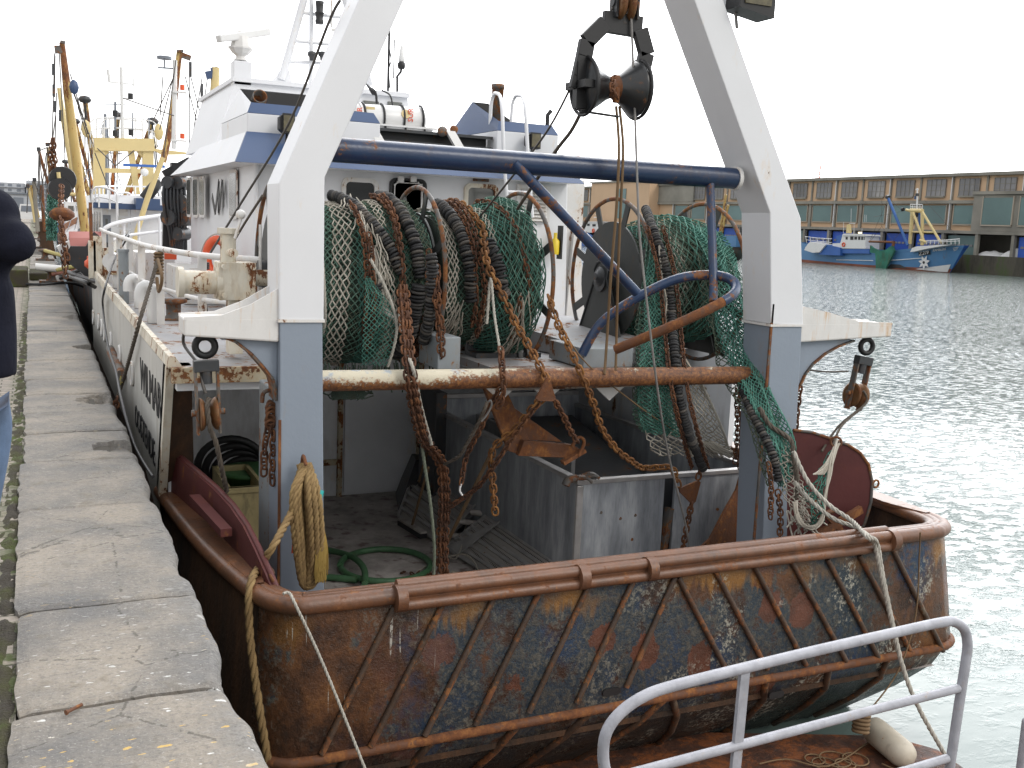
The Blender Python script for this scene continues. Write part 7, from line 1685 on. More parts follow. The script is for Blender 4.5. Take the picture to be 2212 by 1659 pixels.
# mooring lines to the near bollard
rpl = lambda pts, r, mat, lb: rp(pts, r, mat, lb)
rpl([V((.33, 24.0, .25)), at(190, 568, Y=21), at(262, 543, Y=18)], .045, 'ropey', 'yellow mooring rope from the nearest bollard to the near trawler bow')
rpl([V((.30, 34.0, .3)), at(150, 555, Y=26), at(200, 553, Y=21), at(255, 548, Y=18)], .05, 'ropey', 'long sagging yellow mooring rope from the second bollard')
rpl([V((.36, 23.9, .2)), at(200, 573, Y=21), at(250, 556, Y=18)], .045, 'ropep', 'pink mooring rope from the nearest bollard')
m = MB(); m.tube(smooth([V((.5, 23.7, .12)), at(180, 580, Y=21), at(232, 572, Y=18), at(262, 530, Y=17.2), at(276, 508, Y=17)], 5), .035, 6); single('black_mooring_line', m, 'black', 'black mooring line from the nearest bollard up to the forward rail', 'mooring line')
m = MB(); m.tube(smooth([at(120, 590, Z=-.3), at(165, 602, Y=16.5), at(205, 620, Y=15)], 4), .03, 6); m.tube(smooth([at(140, 585, Y=19), at(180, 600, Y=17), at(215, 610, Y=16)], 4), .035, 6); single('black_fender_line', m, 'black', 'dark hoses slung between quay edge and trawler hull', 'hose')
# our own mooring / slip rope on the port rail
rp([at(345, 545, X=1.05), at(330, 600, X=.95), at(300, 700, X=.78), at(275, 790, X=.74), at(263, 830, X=.72), at(250, 870, X=.66), V((.62, at(250, 870, X=.66).y - .1, -.3))], .018, 'roped', 'dark mooring rope tied to the port rail and running down to the quay edge')
m = MB(); q = at(263, 826, X=.72)
for k in range(24): m.tube([q, q + V((-random.uniform(0, .02), random.uniform(-.08, .08), random.uniform(-.03, .07)))], .006, 4)
single('rope_tuft', m, 'ropey', 'yellow frayed rope tuft on the dark mooring rope', 'rope tuft')
ch([at(252, 860, X=.66), at(249, 880, X=.64), at(247, 892, X=.63)], 'few rusty links at the lower end of the mooring rope', .09, .028, .011)
m = MB()
for k in range(7): m.torus(at(343, 548 + k * 7, X=1.03), (0, 0.2, 1), .035, .012, 12, 6)
m.tube(smooth([at(341, 560, X=1.0), at(350, 600, X=1.0), at(343, 630, X=1.0), at(339, 600, X=1.0)], 4), .015, 6); single('rope_hitch', m, 'ropeb', 'brown rope hitch wound round the port rail', 'rope')
m = MB()
for k in range(4): m.torus(at(440, 568 + k * 4, X=1.35), (0, 0, 1), .045, .008, 14, 5)
m.tube(smooth([at(438, 575, X=1.33), at(434, 600, X=1.33), at(436, 625, X=1.33)], 3), .010, 5); single('rope_hitch', m, 'black', 'black cord tied round the aft end of the port rail', 'rope')
m = MB(); m.tube(smooth([at(282, 497, Y=17), at(262, 530, Y=15.5), at(240, 580, Y=13.5), at(225, 630, Y=12), at(222, 660, X=.76), at(232, 740, X=.7), at(250, 800, X=.66), at(262, 860, X=.62), at(290, 960, X=.64), at(330, 1030, X=.68)], 6), .012, 6); single('black_slack_line', m, 'black', 'long black line sagging along the quay edge beside the hull', 'line')
m = MB(); m.tube([at(238, 755, Z=.02), at(262, 810, Z=.0)], .05, 10); single('iron_pipe', m, 'steelrust', 'worn iron pipe on the coping edge beside the hull', 'pipe')
# distant boats along the near quay
def far_boat(name, label, y, s, bx, hullm, wm='white', boomx=((-.5, 7), (.6, 8)), bm='yellow', seed=1):
    t = mast_boat(name, label, bx - 2.2 * s, bx + 2.2 * s, y, y + 16 * s, hullm, 'distant boats moored along the near quay', deckz=.4)
    m = MB(); m.box(bx - 1.3 * s, bx + 1.3 * s, y + 5 * s, y + 9 * s, .2, 1.9 * s); m.build('wheelhouse', wm, t)
    m = MB()
    for k in range(4): m.box(bx - 1.1 * s + k * .6 * s, bx - .7 * s + k * .6 * s, y + 5 * s - .03, y + 5 * s, 1.2 * s, 1.6 * s)
    m.build('windows', 'glassb', t)
    for i, (dx, h) in enumerate(boomx):
        m = MB(); m.tube([(bx + dx * .3 * s, y + 10 * s, .5), (bx + dx * 2 * s, y + 6 * s, h * s)], .11 * s, 6); m.build('boom', bm, t)
        m = MB(); m.ball((bx + dx * 2 * s, y + 6 * s, h * s), .22 * s, 8, (1.3, 1, .8)); 
        for k in range(5): m.tube([(bx + dx * 2 * s, y + 6 * s, h * s), (bx + dx * 2 * s + random.uniform(-.6, .6), y + 6 * s, random.uniform(.5, 3))], .015 * s, 4)
        m.build('boom_gear', 'darksteel', t)
    m = MB(); m.tube([(bx, y + 9 * s, 1.5), (bx, y + 9 * s, 6.0 * s)], .07 * s, 6); m.tube([(bx - .8 * s, y + 9 * s, 4.6 * s), (bx + .8 * s, y + 9 * s, 4.6 * s)], .035 * s, 5)
    for k in range(6): m.tube([(bx, y + 9 * s, 5.8 * s), (bx + random.uniform(-2, 2) * s, y + random.uniform(2, 15) * s, .6)], .014 * s, 4)
    m.build('mast', 'palew', t)
    return t
far_boat('moored_boat', 'brown hulled boat with rusty yellow booms behind the hanging green net', 44, 1.0, 3.2, 'rust', 'white', ((-.9, 5.6), (-.5, 6.3), (.9, 5.6)), 'yellow', 2)
tB = thing('moored_boat', 'cluster of rusty derricks of a moored boat just right of the apartment block', 'fishing boat', at(100, 470, Y=38), 'distant boats moored along the near quay')
for pts, r, mt_ in (([(84, 326), (95, 365), (108, 410)], .05, 'rust'), ([(103, 318), (106, 360), (110, 412)], .045, 'yellow'), ([(61, 405), (70, 440), (76, 480)], .05, 'yelclean'), ([(74, 392), (76, 440), (82, 500)], .07, 'conc'), ([(90, 400), (93, 450), (96, 500)], .06, 'rust'), ([(67, 400), (74, 430), (84, 470)], .04, 'yellow')): boom(tB, pts, r, mt_, 38)
for x, y in ((84, 322), (103, 312), (60, 402), (75, 388)): m = MB(); m.bar(P2(x - 5, y, 37.8), P2(x + 4, y, 37.8), .12, .12); m.build('derrick_head', 'darksteel', tB)
m = MB()
for a_, b_ in (((84, 326), (82, 420)), ((84, 326), (92, 400)), ((103, 318), (98, 400)), ((103, 318), (120, 400)), ((61, 405), (58, 460)), ((75, 392), (100, 470)), ((84, 326), (103, 318)), ((100, 330), (88, 430)), ((120, 250), (100, 420)), ((85, 345), (86, 440))): m.tube([P2(*a_, 37), P2(*b_, 37)], .016, 4)
m.build('rigging_lines', 'wire', tB)
m = MB(); m.prism([P2(x, y, 38) for x, y in ((78, 478), (108, 478), (122, 560), (96, 560))], (0, 8, 0)); m.build('hull', 'sidehull', tB)
m = MB()
for k in range(3): m.chain([P2(108 + k * 3, 380, 30), P2(104 + k * 3, 440, 30)], .16, .05, .018, 4)
m.build('hanging_chains', 'chain', tB)
far_boat('moored_boat', 'distant boat with orange deckhouse seen between yellow booms', 64, 1.15, 4.6, 'sidehull', 'orange', ((-.9, 6), (.2, 6.5), (1.1, 5)), 'yellow', 3)
far_boat('moored_boat', 'distant boat with a low wheelhouse under the apartment block', 92, 1.1, 4.0, 'boatblue', 'grp', ((-.6, 5), (.8, 6)), 'rust', 4)
far_boat('moored_boat', 'farthest boat with slim brown masts near the quay end', 124, 1.0, 4.2, 'rust', 'palew', ((-.7, 6), (.5, 5.5)), 'rust', 5)
far_boat('moored_boat', 'boat with dark mast partly hidden behind the yellow gantry', 60, 1.2, 13.5, 'sidehull', 'white', ((-.8, 5), (.7, 5.4)), 'palew', 6)
# ------------------------------------------------------------------ blue trawler across the dock
HB = 117.2
tZ = thing('blue_trawler', 'blue fishing boat with yellow gantry and green net moored at the far quay', 'fishing boat', (HB + 1, 122, WZ))
from mathutils.bvhtree import BVHTree
def cxz(y): return 117.4 + (y - 106.7) * .047
stn = [(138.6, .62, .62), (137.4, .82, .8), (134, .95, .92), (128, 1, .97), (121, 1, .97), (115, .97, .9), (111.5, .84, .68), (109, .58, .38), (107.4, .33, .14), (106.7, .2, .02)]
ws = 2.3
vs = []
def zt_(y):      # top of hull read off the photograph's sheer line
    k = (y - 122) / 16
    return .05 + (.95 * k * k if k > 0 else 0) + (1.75 * min(1, -k) ** 1.3 if k < 0 else 0)
for y, kt, kb in stn:
    top = zt_(y)
    for f_ in (1, .8, .55, .3, .14, -.15):
        z = WZ + (top - WZ) * f_; k = kb + (kt - kb) * max(0, f_); rk = max(0, (112 - y) / 5.3) * (z - WZ) * -.62
        vs.append(V((cxz(y) - ws * k, y + rk, z)))
    vs.append(V((cxz(y) + ws * kt, y + max(0, (112 - y) / 5.3) * (top - WZ) * -.62, top)))
n = 7; m = MB(); S_ = len(stn)
fsu = [(i * n + k, i * n + k + 1, (i + 1) * n + k + 1, (i + 1) * n + k) for i in range(S_ - 1) for k in range(4)]
m.add(vs, fsu, True); m.add(vs[:7], [(0, 1, 2, 3, 4, 5, 6)]); m.build('hull', 'boatblue', tZ)
m = MB(); m.add(vs, [(i * n + 4, i * n + 5, (i + 1) * n + 5, (i + 1) * n + 4) for i in range(S_ - 1)], True); m.build('bottom_paint', 'antifoul', tZ)
m = MB(); m.add([p - V((0, 0, .4)) for p in vs], [(i * n, i * n + 6, (i + 1) * n + 6, (i + 1) * n) for i in range(S_ - 1)]); m.add(vs, [((S_ - 1) * n + k, (S_ - 1) * n + k + 1, (S_ - 1) * n + 6) for k in range(5)]); m.build('deck', 'boatblue2', tZ)
hullbvh = BVHTree.FromPolygons([tuple(p) for p in vs], fsu + [(i * n + 4, i * n + 5, (i + 1) * n + 5, (i + 1) * n + 4) for i in range(S_ - 1)])
def onhull(px, py, off=.07):
    d = direc(px, py).normalized(); o = V((0, 0, CAMH)); h = hullbvh.ray_cast(o, d)
    if h[0] is None: return at(px, py, X=117.4)
    return h[0] - d * off
def decal(pts, nm, mat, off=.08):
    m = MB(); P = [onhull(*p, off) for p in pts]; c = V((0, 0, 0))
    for p in P: c += p
    cx_ = sum(p[0] for p in pts) / len(pts); cy_ = sum(p[1] for p in pts) / len(pts)
    n_ = len(P); Q = []
    for p in pts:
        Q.append(onhull(p[0] * .5 + cx_ * .5, p[1] * .5 + cy_ * .5, off))
    C = onhull(cx_, cy_, off)
    m.add(P + Q + [C], [(i, (i + 1) % n_, n_ + (i + 1) % n_, n_ + i) for i in range(n_)] + [(n_ + i, n_ + (i + 1) % n_, 2 * n_) for i in range(n_)]); return m.build(nm, mat, tZ)
def zp(pts, X, nm, mat, th=.25, par=None): m = MB(); m.prism([at(x, y, X=X) for x, y in pts], (th, 0, 0)); return m.build(nm, mat, par or tZ)
XH = HB - .3
crop = lambda cx, cy: ((2300 + cx / 5.53) / 1.273, (550 + cy / 5.53) / 1.273)
c2z = lambda pts: [crop(*p) for p in pts]
decal(c2z([(1200, 1050), (1480, 1012), (1740, 980), (1690, 1095), (1550, 1088), (1400, 1072)]), 'white_bow_patch', 'grp')
decal(c2z([(745, 1045), (830, 975), (960, 980), (1060, 1030), (1190, 1050), (1000, 1035)]), 'dark_waterline_patch', 'darksteel')
zp(c2z([(1120, 790), (1150, 730), (1220, 705), (1600, 680), (1750, 680), (1600, 700), (1350, 745), (1180, 785)]), 115.0, 'white_shelter', 'grp', 1.5)
# flower emblem
m = MB(); cc = crop(1335, 950); ce = onhull(*cc, .25)
for k in range(7):
    a = k * 2 * math.pi / 7 + .3; d1 = V((0, -math.cos(a), math.sin(a))); d2 = V((0, math.sin(a), math.cos(a)))
    m.prism([ce, ce + d1 * .55 + d2 * .22, ce + d1 * 1.05, ce + d1 * .55 - d2 * .22], (-.05, 0, 0))
m.cyl(ce - V((.06, 0, 0)), ce, .4, 12); m.build('painted_flower', 'grp', tZ); MB().cyl(ce - V((.12, 0, 0)), ce - V((.05, 0, 0)), .2, 12).build('hawse_hole', 'black', tZ)
decal(c2z([(1245, 795), (1425, 768), (1432, 825), (1255, 855)]), 'number_board', 'black', .16)
m = MB(); p = onhull(*crop(1256, 845), .3); q = onhull(*crop(1420, 817), .3); m.text('Z.279', .74, p, (q - p), (0, 0, 1), .04, sx=(q - p).length / 1.98); m.build('registration_number', 'grp', tZ)
m = MB(); p = onhull(*crop(1465, 785), .25); q = onhull(*crop(1695, 755), .25); m.text('RAMBLERS', .46, p, (q - p), (0, 0, 1), .04, sx=(q - p).length / 2.45); m.build('boat_name', 'grp', tZ)
for k in range(3): decal(c2z([(1770 + k * 6, 730 + k * 20), (1860 - k * 12, 712 + k * 20), (1856 - k * 12, 719 + k * 20), (1772 + k * 6, 738 + k * 20)]), 'bow_stripe', 'grp')
for pts in ([(1740, 534), (1760, 541), (1790, 547), (1815, 549)], [crop(0, 910), crop(200, 914), crop(380, 918), crop(560, 922)], [crop(820, 918), crop(980, 908), crop(1140, 896), crop(1300, 883)]):
    m = MB(); P = [onhull(*p, .06) for p in pts]; m.tube(P, .07, 5); m.build('white_stripe', 'grp', tZ)
# superstructure Z
XW = HB - 1.5
zp(c2z([(0, 745), (440, 745), (500, 750), (500, 815), (0, 810)]), XW - .3, 'lower_deckhouse', 'boatblue2', 3)
zp(c2z([(95, 525), (445, 525), (440, 740), (-60, 735), (-60, 660), (60, 655)]), XW - .3, 'wheelhouse', 'grp', 2.8)
zp(c2z([(90, 530), (105, 510), (440, 520), (448, 545), (90, 540)]), XW - .5, 'wheelhouse_roof', 'grp', 3)
zp(c2z([(0, 545), (100, 530), (60, 655), (0, 655)]), XW - .1, 'blue_funnel', 'boatblue2', 2)
for x0_, x1_, y0_, y1_ in ((140, 170, 560, 600), (210, 257, 555, 605), (273, 312, 558, 602), (330, 362, 556, 605), (377, 403, 558, 606), (414, 428, 560, 606)): zp(c2z([(x0_, y0_), (x1_, y0_), (x1_, y1_), (x0_, y1_)]), XW - .34, 'window', 'black', .03)
zp([(1737, 540), (1744, 528), (1750, 522), (1783, 529), (1770, 545), (1755, 546)], XW - .9, 'white_stern_house', 'grp', 2.5); zp([(1768, 545), (1783, 528), (1815, 535), (1815, 552), (1770, 550)], XW - .6, 'aft_house', 'boatblue2', 2.5)
c = at(*crop(107, 678), X=XW - .4); MB().torus(c, (1, 0, 0), .28, .09, 18, 6).build('lifebuoy', 'orange', tZ)
zp(c2z([(160, 370), (190, 370), (205, 505), (145, 505)]), XW + .5, 'yellow_stack', 'yelclean', .4)
zp(c2z([(195, 350), (280, 350), (280, 358), (195, 358)]), XW + .4, 'radar_bar', 'grp', .1)
zp(c2z([(330, 485), (375, 485), (375, 510), (330, 510)]), XW - .2, 'lit_lamp', 'lamp', .2)
m = MB()
for x, y0_, y1_ in ((225, 130, 340), (432, 225, 330), (455, 225, 330), (270, 360, 510), (390, 430, 520), (110, 340, 500)): m.tube([at(*crop(x, y0_), X=XW), at(*crop(x - 3, y1_), X=XW)], .035, 4)
for pts in (([(1740, 510), (1743, 525)]), ([(1750, 512), (1752, 527)]), ([(1765, 514), (1767, 529)]), ([(1778, 516), (1779, 530)]), ([(1790, 516), (1790, 532)])): m.tube([at(*p, X=XW) for p in pts], .05, 4)
m.tube([at(1739, 511, X=XW), at(1765, 514, X=XW), at(1797, 516, X=XW)], .05, 4); m.tube([at(1741, 518, X=XW), at(1765, 521, X=XW), at(1797, 524, X=XW)], .05, 4)
for k in range(9): x = 1370 + k * 62; m.tube([at(*crop(x, 615 - (k > 5) * 8), X=XW - .8), at(*crop(x + 2, 672), X=XW - .8)], .06, 4)
m.tube([at(*crop(1370, 618), X=XW - .8), at(*crop(1650, 612), X=XW - .8), at(*crop(1875, 592), X=XW - .8)], .06, 4); m.tube([at(*crop(1370, 640), X=XW - .8), at(*crop(1650, 635), X=XW - .8), at(*crop(1875, 622), X=XW - .8)], .05, 4)
m.build('rails_and_aerials', 'grp', tZ)
def zb(a, b, r, nm, mat, X=XW): MB().tube([at(*crop(*a), X=X), at(*crop(*b), X=X)], r, 8).build(nm, mat, tZ)
zb((1155, 175), (1118, 670), .26, 'gantry_leg', 'yelclean'); zb((1305, 170), (1305, 690), .24, 'gantry_leg', 'yelclean'); zb((1165, 190), (1345, 660), .18, 'gantry_stay', 'yelclean', XW - .6); zb((1310, 185), (1590, 650), .18, 'gantry_stay', 'yelclean', XW - .6); zb((1140, 485), (1495, 492), .12, 'gantry_crossbar', 'yelclean'); zb((1125, 160), (1310, 165), .32, 'gantry_beam', 'yelclean'); zb((1060, 150), (1130, 165), .2, 'gantry_wing', 'yelclean')
zb((785, -30), (1085, 690), .20, 'blue_boom', 'boomblue', XW - 1); zb((1262, 180), (1290, 600), .22, 'blue_boom', 'boomblue', XW + 1); zb((1232, -180), (1225, 140), .12, 'mast', 'grp'); zb((1210, -158), (1245, -162), .1, 'mast_yard', 'grp'); zb((1228, -100), (1228, -60), .25, 'mast_gear', 'darksteel'); zb((1205, -60), (1200, -10), .18, 'mast_gear', 'bluef')
zb((765, -48), (800, -40), .3, 'boom_head', 'darksteel', XW - 1); zb((1000, 143), (1020, 143), .28, 'block', 'black'); zb((1225, 180), (1215, 260), .2, 'block', 'black'); zb((500, 632), (860, 640), .16, 'net_beam', 'rust', XW - 1.5); zb((870, 625), (865, 700), .22, 'net_beam_head', 'rust', XW - 1.5); zb((1370, 640), (1270, 610), .18, 'anchor_davit', 'yelclean', XW - .8)
m = MB(); railz = [(1125, 65), (1310, 70)]
m.tube([at(*crop(*p), X=XW) for p in railz], .05, 4); m.tube([at(*crop(1125, 105), X=XW), at(*crop(1310, 108), X=XW)], .04, 4)
for x in (1125, 1160, 1195, 1270, 1310): m.tube([at(*crop(x, 65), X=XW), at(*crop(x, 150), X=XW)], .05, 4)
m.build('platform_rail', 'grp', tZ)
m = MB()
for a, b in (((780, 0), (500, 640)), ((690, 400), (850, 620)), ((690, 400), (520, 620)), ((985, 150), (800, -30)), ((1100, 150), (560, 260)), ((690, 0), (690, 400)), ((1340, 0), (1880, 600)), ((830, 30), (840, 400)), ((1310, 180), (1560, 600)), ((1000, 450), (860, 620))): m.tube([at(*crop(*a), X=XW), at(*crop(*b), X=XW)], .03, 4)
m.build('rigging_lines', 'wire', tZ)
zp(c2z([(510, 690), (560, 730), (640, 765), (740, 760), (800, 720), (850, 685), (880, 770), (860, 820), (790, 950), (740, 1050), (690, 1060), (600, 1055), (595, 900), (590, 810), (510, 800)]), 114.7, 'green_net', 'farnet', .3)
M['lamp'].node_tree.nodes['Principled BSDF'].inputs['Emission Strength'].default_value = 1.5
# small white boat further along
t = thing('white_boat', 'small white wheelhouse boat partly hidden behind the drum ring across the dock', 'boat', (HB, 200, WZ))
g2 = lambda x, y: ((1530 + x / 4.254) / 1.273, (460 + y / 4.254) / 1.273)
def z2(pts, nm, mat, th=2.0, X=116.5): MB().prism([at(*g2(*p), X=X) for p in pts], (th, 0, 0)).build(nm, mat, t)
z2([(330, 640), (540, 640), (540, 780), (430, 800), (330, 740)], 'wheelhouse', 'grp'); z2([(320, 635), (545, 632), (545, 645), (320, 648)], 'roof', 'grp', 2.4, 116.3)
z2([(360, 660), (385, 660), (385, 685), (360, 685)], 'window', 'glass', .1, 116.4); z2([(420, 665), (455, 665), (455, 690), (420, 690)], 'window', 'glass', .1, 116.4)
z2([(250, 760), (600, 770), (600, 930), (270, 920)], 'hull', 'boatblue2', 4)
c = at(*g2(430, 742), X=116.3); MB().torus(c, (1, 0, 0), .4, .14, 16, 6).build('lifebuoy', 'orange', t)
m = MB(); m.tube([at(*g2(480, 630), X=117.5), at(*g2(480, 470), X=117.5)], .06, 5); m.tube([at(*g2(440, 585), X=117.5), at(*g2(520, 588), X=117.5)], .09, 5); m.tube([at(*g2(455, 550), X=117.5), at(*g2(500, 550), X=117.5)], .06, 5); m.build('mast', 'grp', t)
t = thing('yellow_boat_gantry', 'boat with slanting yellow booms seen through the starboard drum ring', 'fishing boat', (HB, 160, WZ))
m = MB(); m.tube([at(*g2(1985, 320), X=115), at(*g2(1915, 750), X=115)], .25, 6); m.build('boom', 'yellow', t); m = MB(); m.tube([at(*g2(2010, 440), X=115), at(*g2(1935, 760), X=115)], .28, 6); m.tube([at(*g2(1965, 470), X=115), at(*g2(1880, 640), X=115)], .08, 6); m.build('boom', 'yellow', t)
m = MB(); m.prism([at(*g2(x, y), X=115.5) for x, y in ((1750, 800), (2100, 800), (2100, 930), (1780, 930))], (3, 0, 0)); m.build('hull', 'boatblue', t)
# ------------------------------------------------------------------ rusty pontoon, fender and foreground railing
t = thing('rusty_pontoon', 'flat rusty steel pontoon afloat under the stern', 'pontoon', (3.6, 4.0, WZ))
m = MB(); PO = [(1.5, .5), (5.3, .5), (5.75, 3.5), (5.95, 5.05), (5.75, 5.35), (4.4, 5.9), (1.5, 6.2)]
m.prism([(x, y, -2.6) for x, y in PO], (0, 0, .54)); m.build('steel_deck', 'pontoon', t, bevel=.02)
t = thing('boat_fender', 'dirty white cylindrical fender lying at the corner of the rusty pontoon', 'fender', at(1915, 1610, Z=-2.06))
a, b = at(1890, 1578, Z=-1.96), at(1952, 1630, Z=-1.96); d = (b - a).normalized(); L = (b - a).length
m = MB(); m.rev([(0, -.10), (.03, -.095), (.035, -.07), (.07, -.055), (.095, -.02), (.10, .03), (.10, L - .02), (.085, L + .03), (.04, L + .06), (0, L + .065)], a, d, 24); m.build('fender_body', 'fender', t)
m = MB(); m.tube(smooth([a - d * .08, a - d * .14 + V((0, 0, .05)), at(1878, 1545, Z=-1.8)], 4), .012, 6); m.build('fender_rope', 'ropeb', t)
m = MB()
for k in range(5):
    c = at(1760 + k * 22, 1640 + (k % 2) * 10, Z=-2.045); m.torus(c, (0, 0, 1), .07 + .02 * (k % 3), .006, 18, 5)
m.tube(smooth([at(1640, 1650, Z=-2.04), at(1700, 1640, Z=-2.04), at(1790, 1655, Z=-2.04), at(1880, 1600, Z=-2.04)], 4), .006, 5); m.tube(smooth([at(1905, 1650, Z=-2.04), at(1950, 1665, Z=-2.04), at(1975, 1640, Z=-2.04)], 4), .006, 5)
single('rope_loops', m, 'ropeb', 'thin brown rope loops lying on the rusty pontoon beside the fender', 'rope')
m = MB(); c = at(1862, 1545, Z=-1.75)
for k in range(5): m.torus(c + V((0, 0, -.03 * k)), (.2, .2, 1), .05, .015, 14, 6)
single('rope_lashing', m, 'ropeb', 'brown rope lashing round the lower rib above the fender', 'rope lashing')
YR = 3.0
t = thing('boarding_rail', 'weathered white tubular handrail in the right foreground', 'handrail', (2.7, YR, -2.06))
def rl(*p): return [at(x, y, Y=YR) for x, y in p]
q = rl((1345, 1740), (1310, 1672), (1303, 1620), (1313, 1575), (1345, 1535), (1395, 1502), (1460, 1480), (1620, 1440), (1760, 1406), (1900, 1374), (2030, 1345), (2062, 1344), (2083, 1360), (2090, 1392), (2086, 1430), (2075, 1500), (2052, 1655))
q = smooth(q, 4); q.append(V((q[-1].x - .01, YR, -2.06)))
MB().tube(q, .0215, 16).build('top_rail', 'railpaint', t)
MB().tube(smooth(rl((1330, 1680), (1480, 1640), (1600, 1609), (1760, 1567), (1900, 1530), (2070, 1487)), 3), .019, 14).build('mid_rail', 'railpaint', t)
m = MB(); m.tube(rl((1860, 1690), (1960, 1664), (2046, 1638)), .019, 14); a = at(1608, 1450, Y=YR); m.build('low_rail', 'railpaint', t)
m = MB(); b = at(1590, 1659, Y=YR); m.bar(a, (b.x - .03, YR, -2.05), .042, .018, V((0, 1, 0))); m.build('post', 'railpaint', t)
t = thing('edge_post', 'pale grey post at the extreme lower right edge', 'post', (at(2216, 1650, Y=3.2).x, 3.2, -2.06)); a = at(2214, 1560, Y=3.2)
m = MB(); m.tube([(a.x + .012, 3.2, -2.6), (a.x + .012, 3.2, a.z)], .022, 12); m.ball((a.x + .012, 3.2, a.z), .022); m.build('post_tube', 'railpaint', t)
# ------------------------------------------------------------------ person on the quay
def skin(name, mat, parent, verts, edges, root=0, sub=2):
    off = WLOC[parent.name]
    me = bpy.data.meshes.new(name); me.from_pydata([tuple(V(p[:3]) - off) for p in verts], edges, []); o = bpy.data.objects.new(name, me); COL.objects.link(o); o.parent = parent; WLOC[o.name] = off
    me.materials.append(M[mat])
    md = o.modifiers.new('skin', 'SKIN'); md.use_smooth_shade = True
    if not me.skin_vertices: me.attributes if 0 else None
    lay = me.skin_vertices[0].data if me.skin_vertices else None
    if lay is None: return o
    for i, p in enumerate(verts): lay[i].radius = (p[3], p[4] if len(p) > 4 else p[3]); lay[i].use_root = (i == root)
    s = o.modifiers.new('sub', 'SUBSURF'); s.levels = sub; s.render_levels = sub
    return o
PX, PY = -.255, 4.1
t = thing('person', 'person in a dark navy hooded fleece and jeans at the left edge raising a camera', 'person', (PX, PY, 0))
el = at(62, 520, Y=4.0); el = V((el.x - .03, 4.0, el.z))
def fig(nm, mat, V_, E_, root=0, sub=2): return skin(nm, mat, t, V_, E_, root, sub)
dz = .0
body = [(PX, PY, .95, .11, .09), (PX, PY, 1.2, .10, .08), (PX, PY, 1.40, .08, .06), (PX + .02, PY + .02, 1.46, .05), (PX + .09, PY + .06, 1.52, .07, .085), (PX + .11, PY + .06, 1.57, .07, .085),
        (PX - .10, PY, .90, .07), (PX - .16, PY + .02, .50, .05), (PX - .18, PY, .10, .038), (PX - .18, PY + .14, .04, .03),
        (PX + .06, PY, .90, .07), (PX + .03, PY + .02, .50, .05), (PX + .0, PY, .10, .038), (PX + .0, PY + .14, .04, .03),
        (PX + .14, PY, 1.40, .04), (el.x - .05, el.y + .02, el.z + .0, .02), (PX + .10, PY + .24, 1.52, .022), (PX + .07, PY + .29, 1.55, .03, .018),
        (PX - .17, PY, 1.38, .05), (PX - .30, PY + .08, 1.26, .035), (PX - .10, PY + .24, 1.50, .025), (PX - .06, PY + .29, 1.53, .03, .018)]
E_ = [(0, 1), (1, 2), (2, 3), (3, 4), (4, 5), (0, 6), (6, 7), (7, 8), (8, 9), (0, 10), (10, 11), (11, 12), (12, 13), (2, 14), (14, 15), (15, 16), (16, 17), (2, 18), (18, 19), (19, 20), (20, 21)]
k = len(body)
for s_, hi in ((1, 17), (-1, 21)):
    hx_, hy_, hz_ = body[hi][:3]
    for f_ in range(4):
        b0 = len(body); body += [(hx_ - s_ * .01, hy_ + .03, hz_ + .03 - f_ * .018, .009), (hx_ - s_ * .04, hy_ + .045 + .004 * f_, hz_ + .032 - f_ * .018, .008), (hx_ - s_ * (.062 - .004 * f_), hy_ + .03, hz_ + .03 - f_ * .018, .0075)]
        E_ += [(hi, b0), (b0, b0 + 1), (b0 + 1, b0 + 2)]
    b0 = len(body); body += [(hx_ - s_ * .01, hy_ - .01, hz_ - .03, .010), (hx_ - s_ * .035, hy_, hz_ - .035, .009)]; E_ += [(hi, b0), (b0, b0 + 1)]
fig('body', 'skin', body, E_, 0, 2)
m = MB()
def limb(pts): m.tube(smooth([p[:3] for p in pts], 5), [r for a, b in zip(pts, pts[1:]) for r in [a[3] + (b[3] - a[3]) * k / 5 for k in range(5)]] + [pts[-1][3]], 20)
for sx in (-.055, 0, .055): limb([(PX + sx, PY, .99, .135), (PX + sx, PY, 1.15, .14), (PX + sx, PY - .01, 1.30, .135), (PX + sx * .8, PY, 1.42, .09)])
limb([(PX + .06, PY, 1.38, .11), (PX + .10, PY - .01, 1.47, .115), (PX + .12, PY + .01, 1.55, .10)]); m.ball((PX + .115, PY + .02, 1.56), .104, 20, (1, 1.08, 1.0))
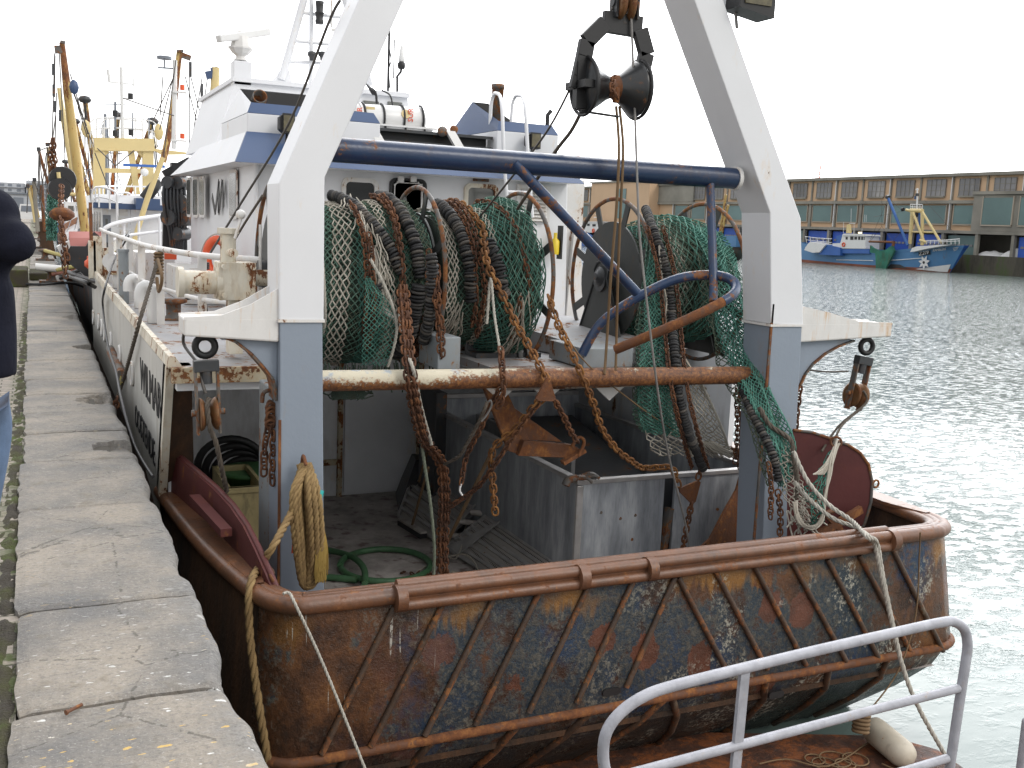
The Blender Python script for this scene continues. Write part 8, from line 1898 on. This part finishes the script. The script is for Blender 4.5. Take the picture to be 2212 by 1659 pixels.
limb([(PX + .10, PY, 1.43, .10), (PX + .16, PY - .02, 1.475, .088), (el.x - .02, el.y - .01, el.z - .005, .072), (el.x - .012, el.y + .01, el.z - .035, .068)])
limb([(el.x - .015, el.y + .01, el.z - .03, .066), (el.x - .08, el.y + .13, el.z + .02, .056), (PX + .12, PY + .22, 1.52, .045)])
limb([(PX - .12, PY, 1.40, .10), (PX - .28, PY + .07, 1.28, .08), (PX - .2, PY + .18, 1.40, .06), (PX - .11, PY + .23, 1.49, .046)])
m.ball((el.x - .09, 4.06, 1.50), .085, 16)
o_ = m.build('fleece', 'navy', t)
rm = o_.modifiers.new('merge', 'REMESH'); rm.mode = 'VOXEL'; rm.voxel_size = .011; rm.use_smooth_shade = True
sm_ = o_.modifiers.new('soft', 'SMOOTH'); sm_.factor = .6; sm_.iterations = 9
fig('jeans', 'jeans', [(PX - .02, PY, .95, .16, .12), (PX - .11, PY, .80, .10), (PX - .16, PY + .02, .5, .078), (PX - .18, PY, .09, .065), (PX + .09, PY, .80, .10), (PX + .045, PY + .02, .5, .075), (PX + .0, PY, .09, .065)], [(0, 1), (1, 2), (2, 3), (0, 4), (4, 5), (5, 6)])
for s_ in (-.18, .0):
    m = MB(); m.ball((PX + s_, PY + .07, .05), .05, 12, (1, 2.6, 1)); m.box(PX + s_ - .05, PX + s_ + .05, PY - .06, PY + .19, -.03, .012); m.build('shoe', 'black', t)
fig('hair', 'hair', [(PX + .10, PY + .10, 1.57, .06, .06), (PX + .10, PY + .13, 1.58, .05)], [(0, 1)])
m = MB(); m.ball((PX + .10, PY + .155, 1.50), .018, 8); m.ball((PX + .07, PY + .145, 1.525), .012, 8); m.ball((PX + .13, PY + .145, 1.525), .012, 8); m.build('face_features', 'skin', t)
t2_ = thing('pocket_camera', 'small black camera held up by the person at the left edge', 'camera', (PX, PY + .30, 1.5))
m = MB(); m.box(PX - .06, PX + .06, PY + .29, PY + .33, 1.50, 1.58); m.build('camera_body', 'black', t2_, bevel=.006); MB().cyl((PX, PY + .33, 1.54), (PX, PY + .37, 1.54), .028, 16).build('camera_lens', 'darksteel', t2_)
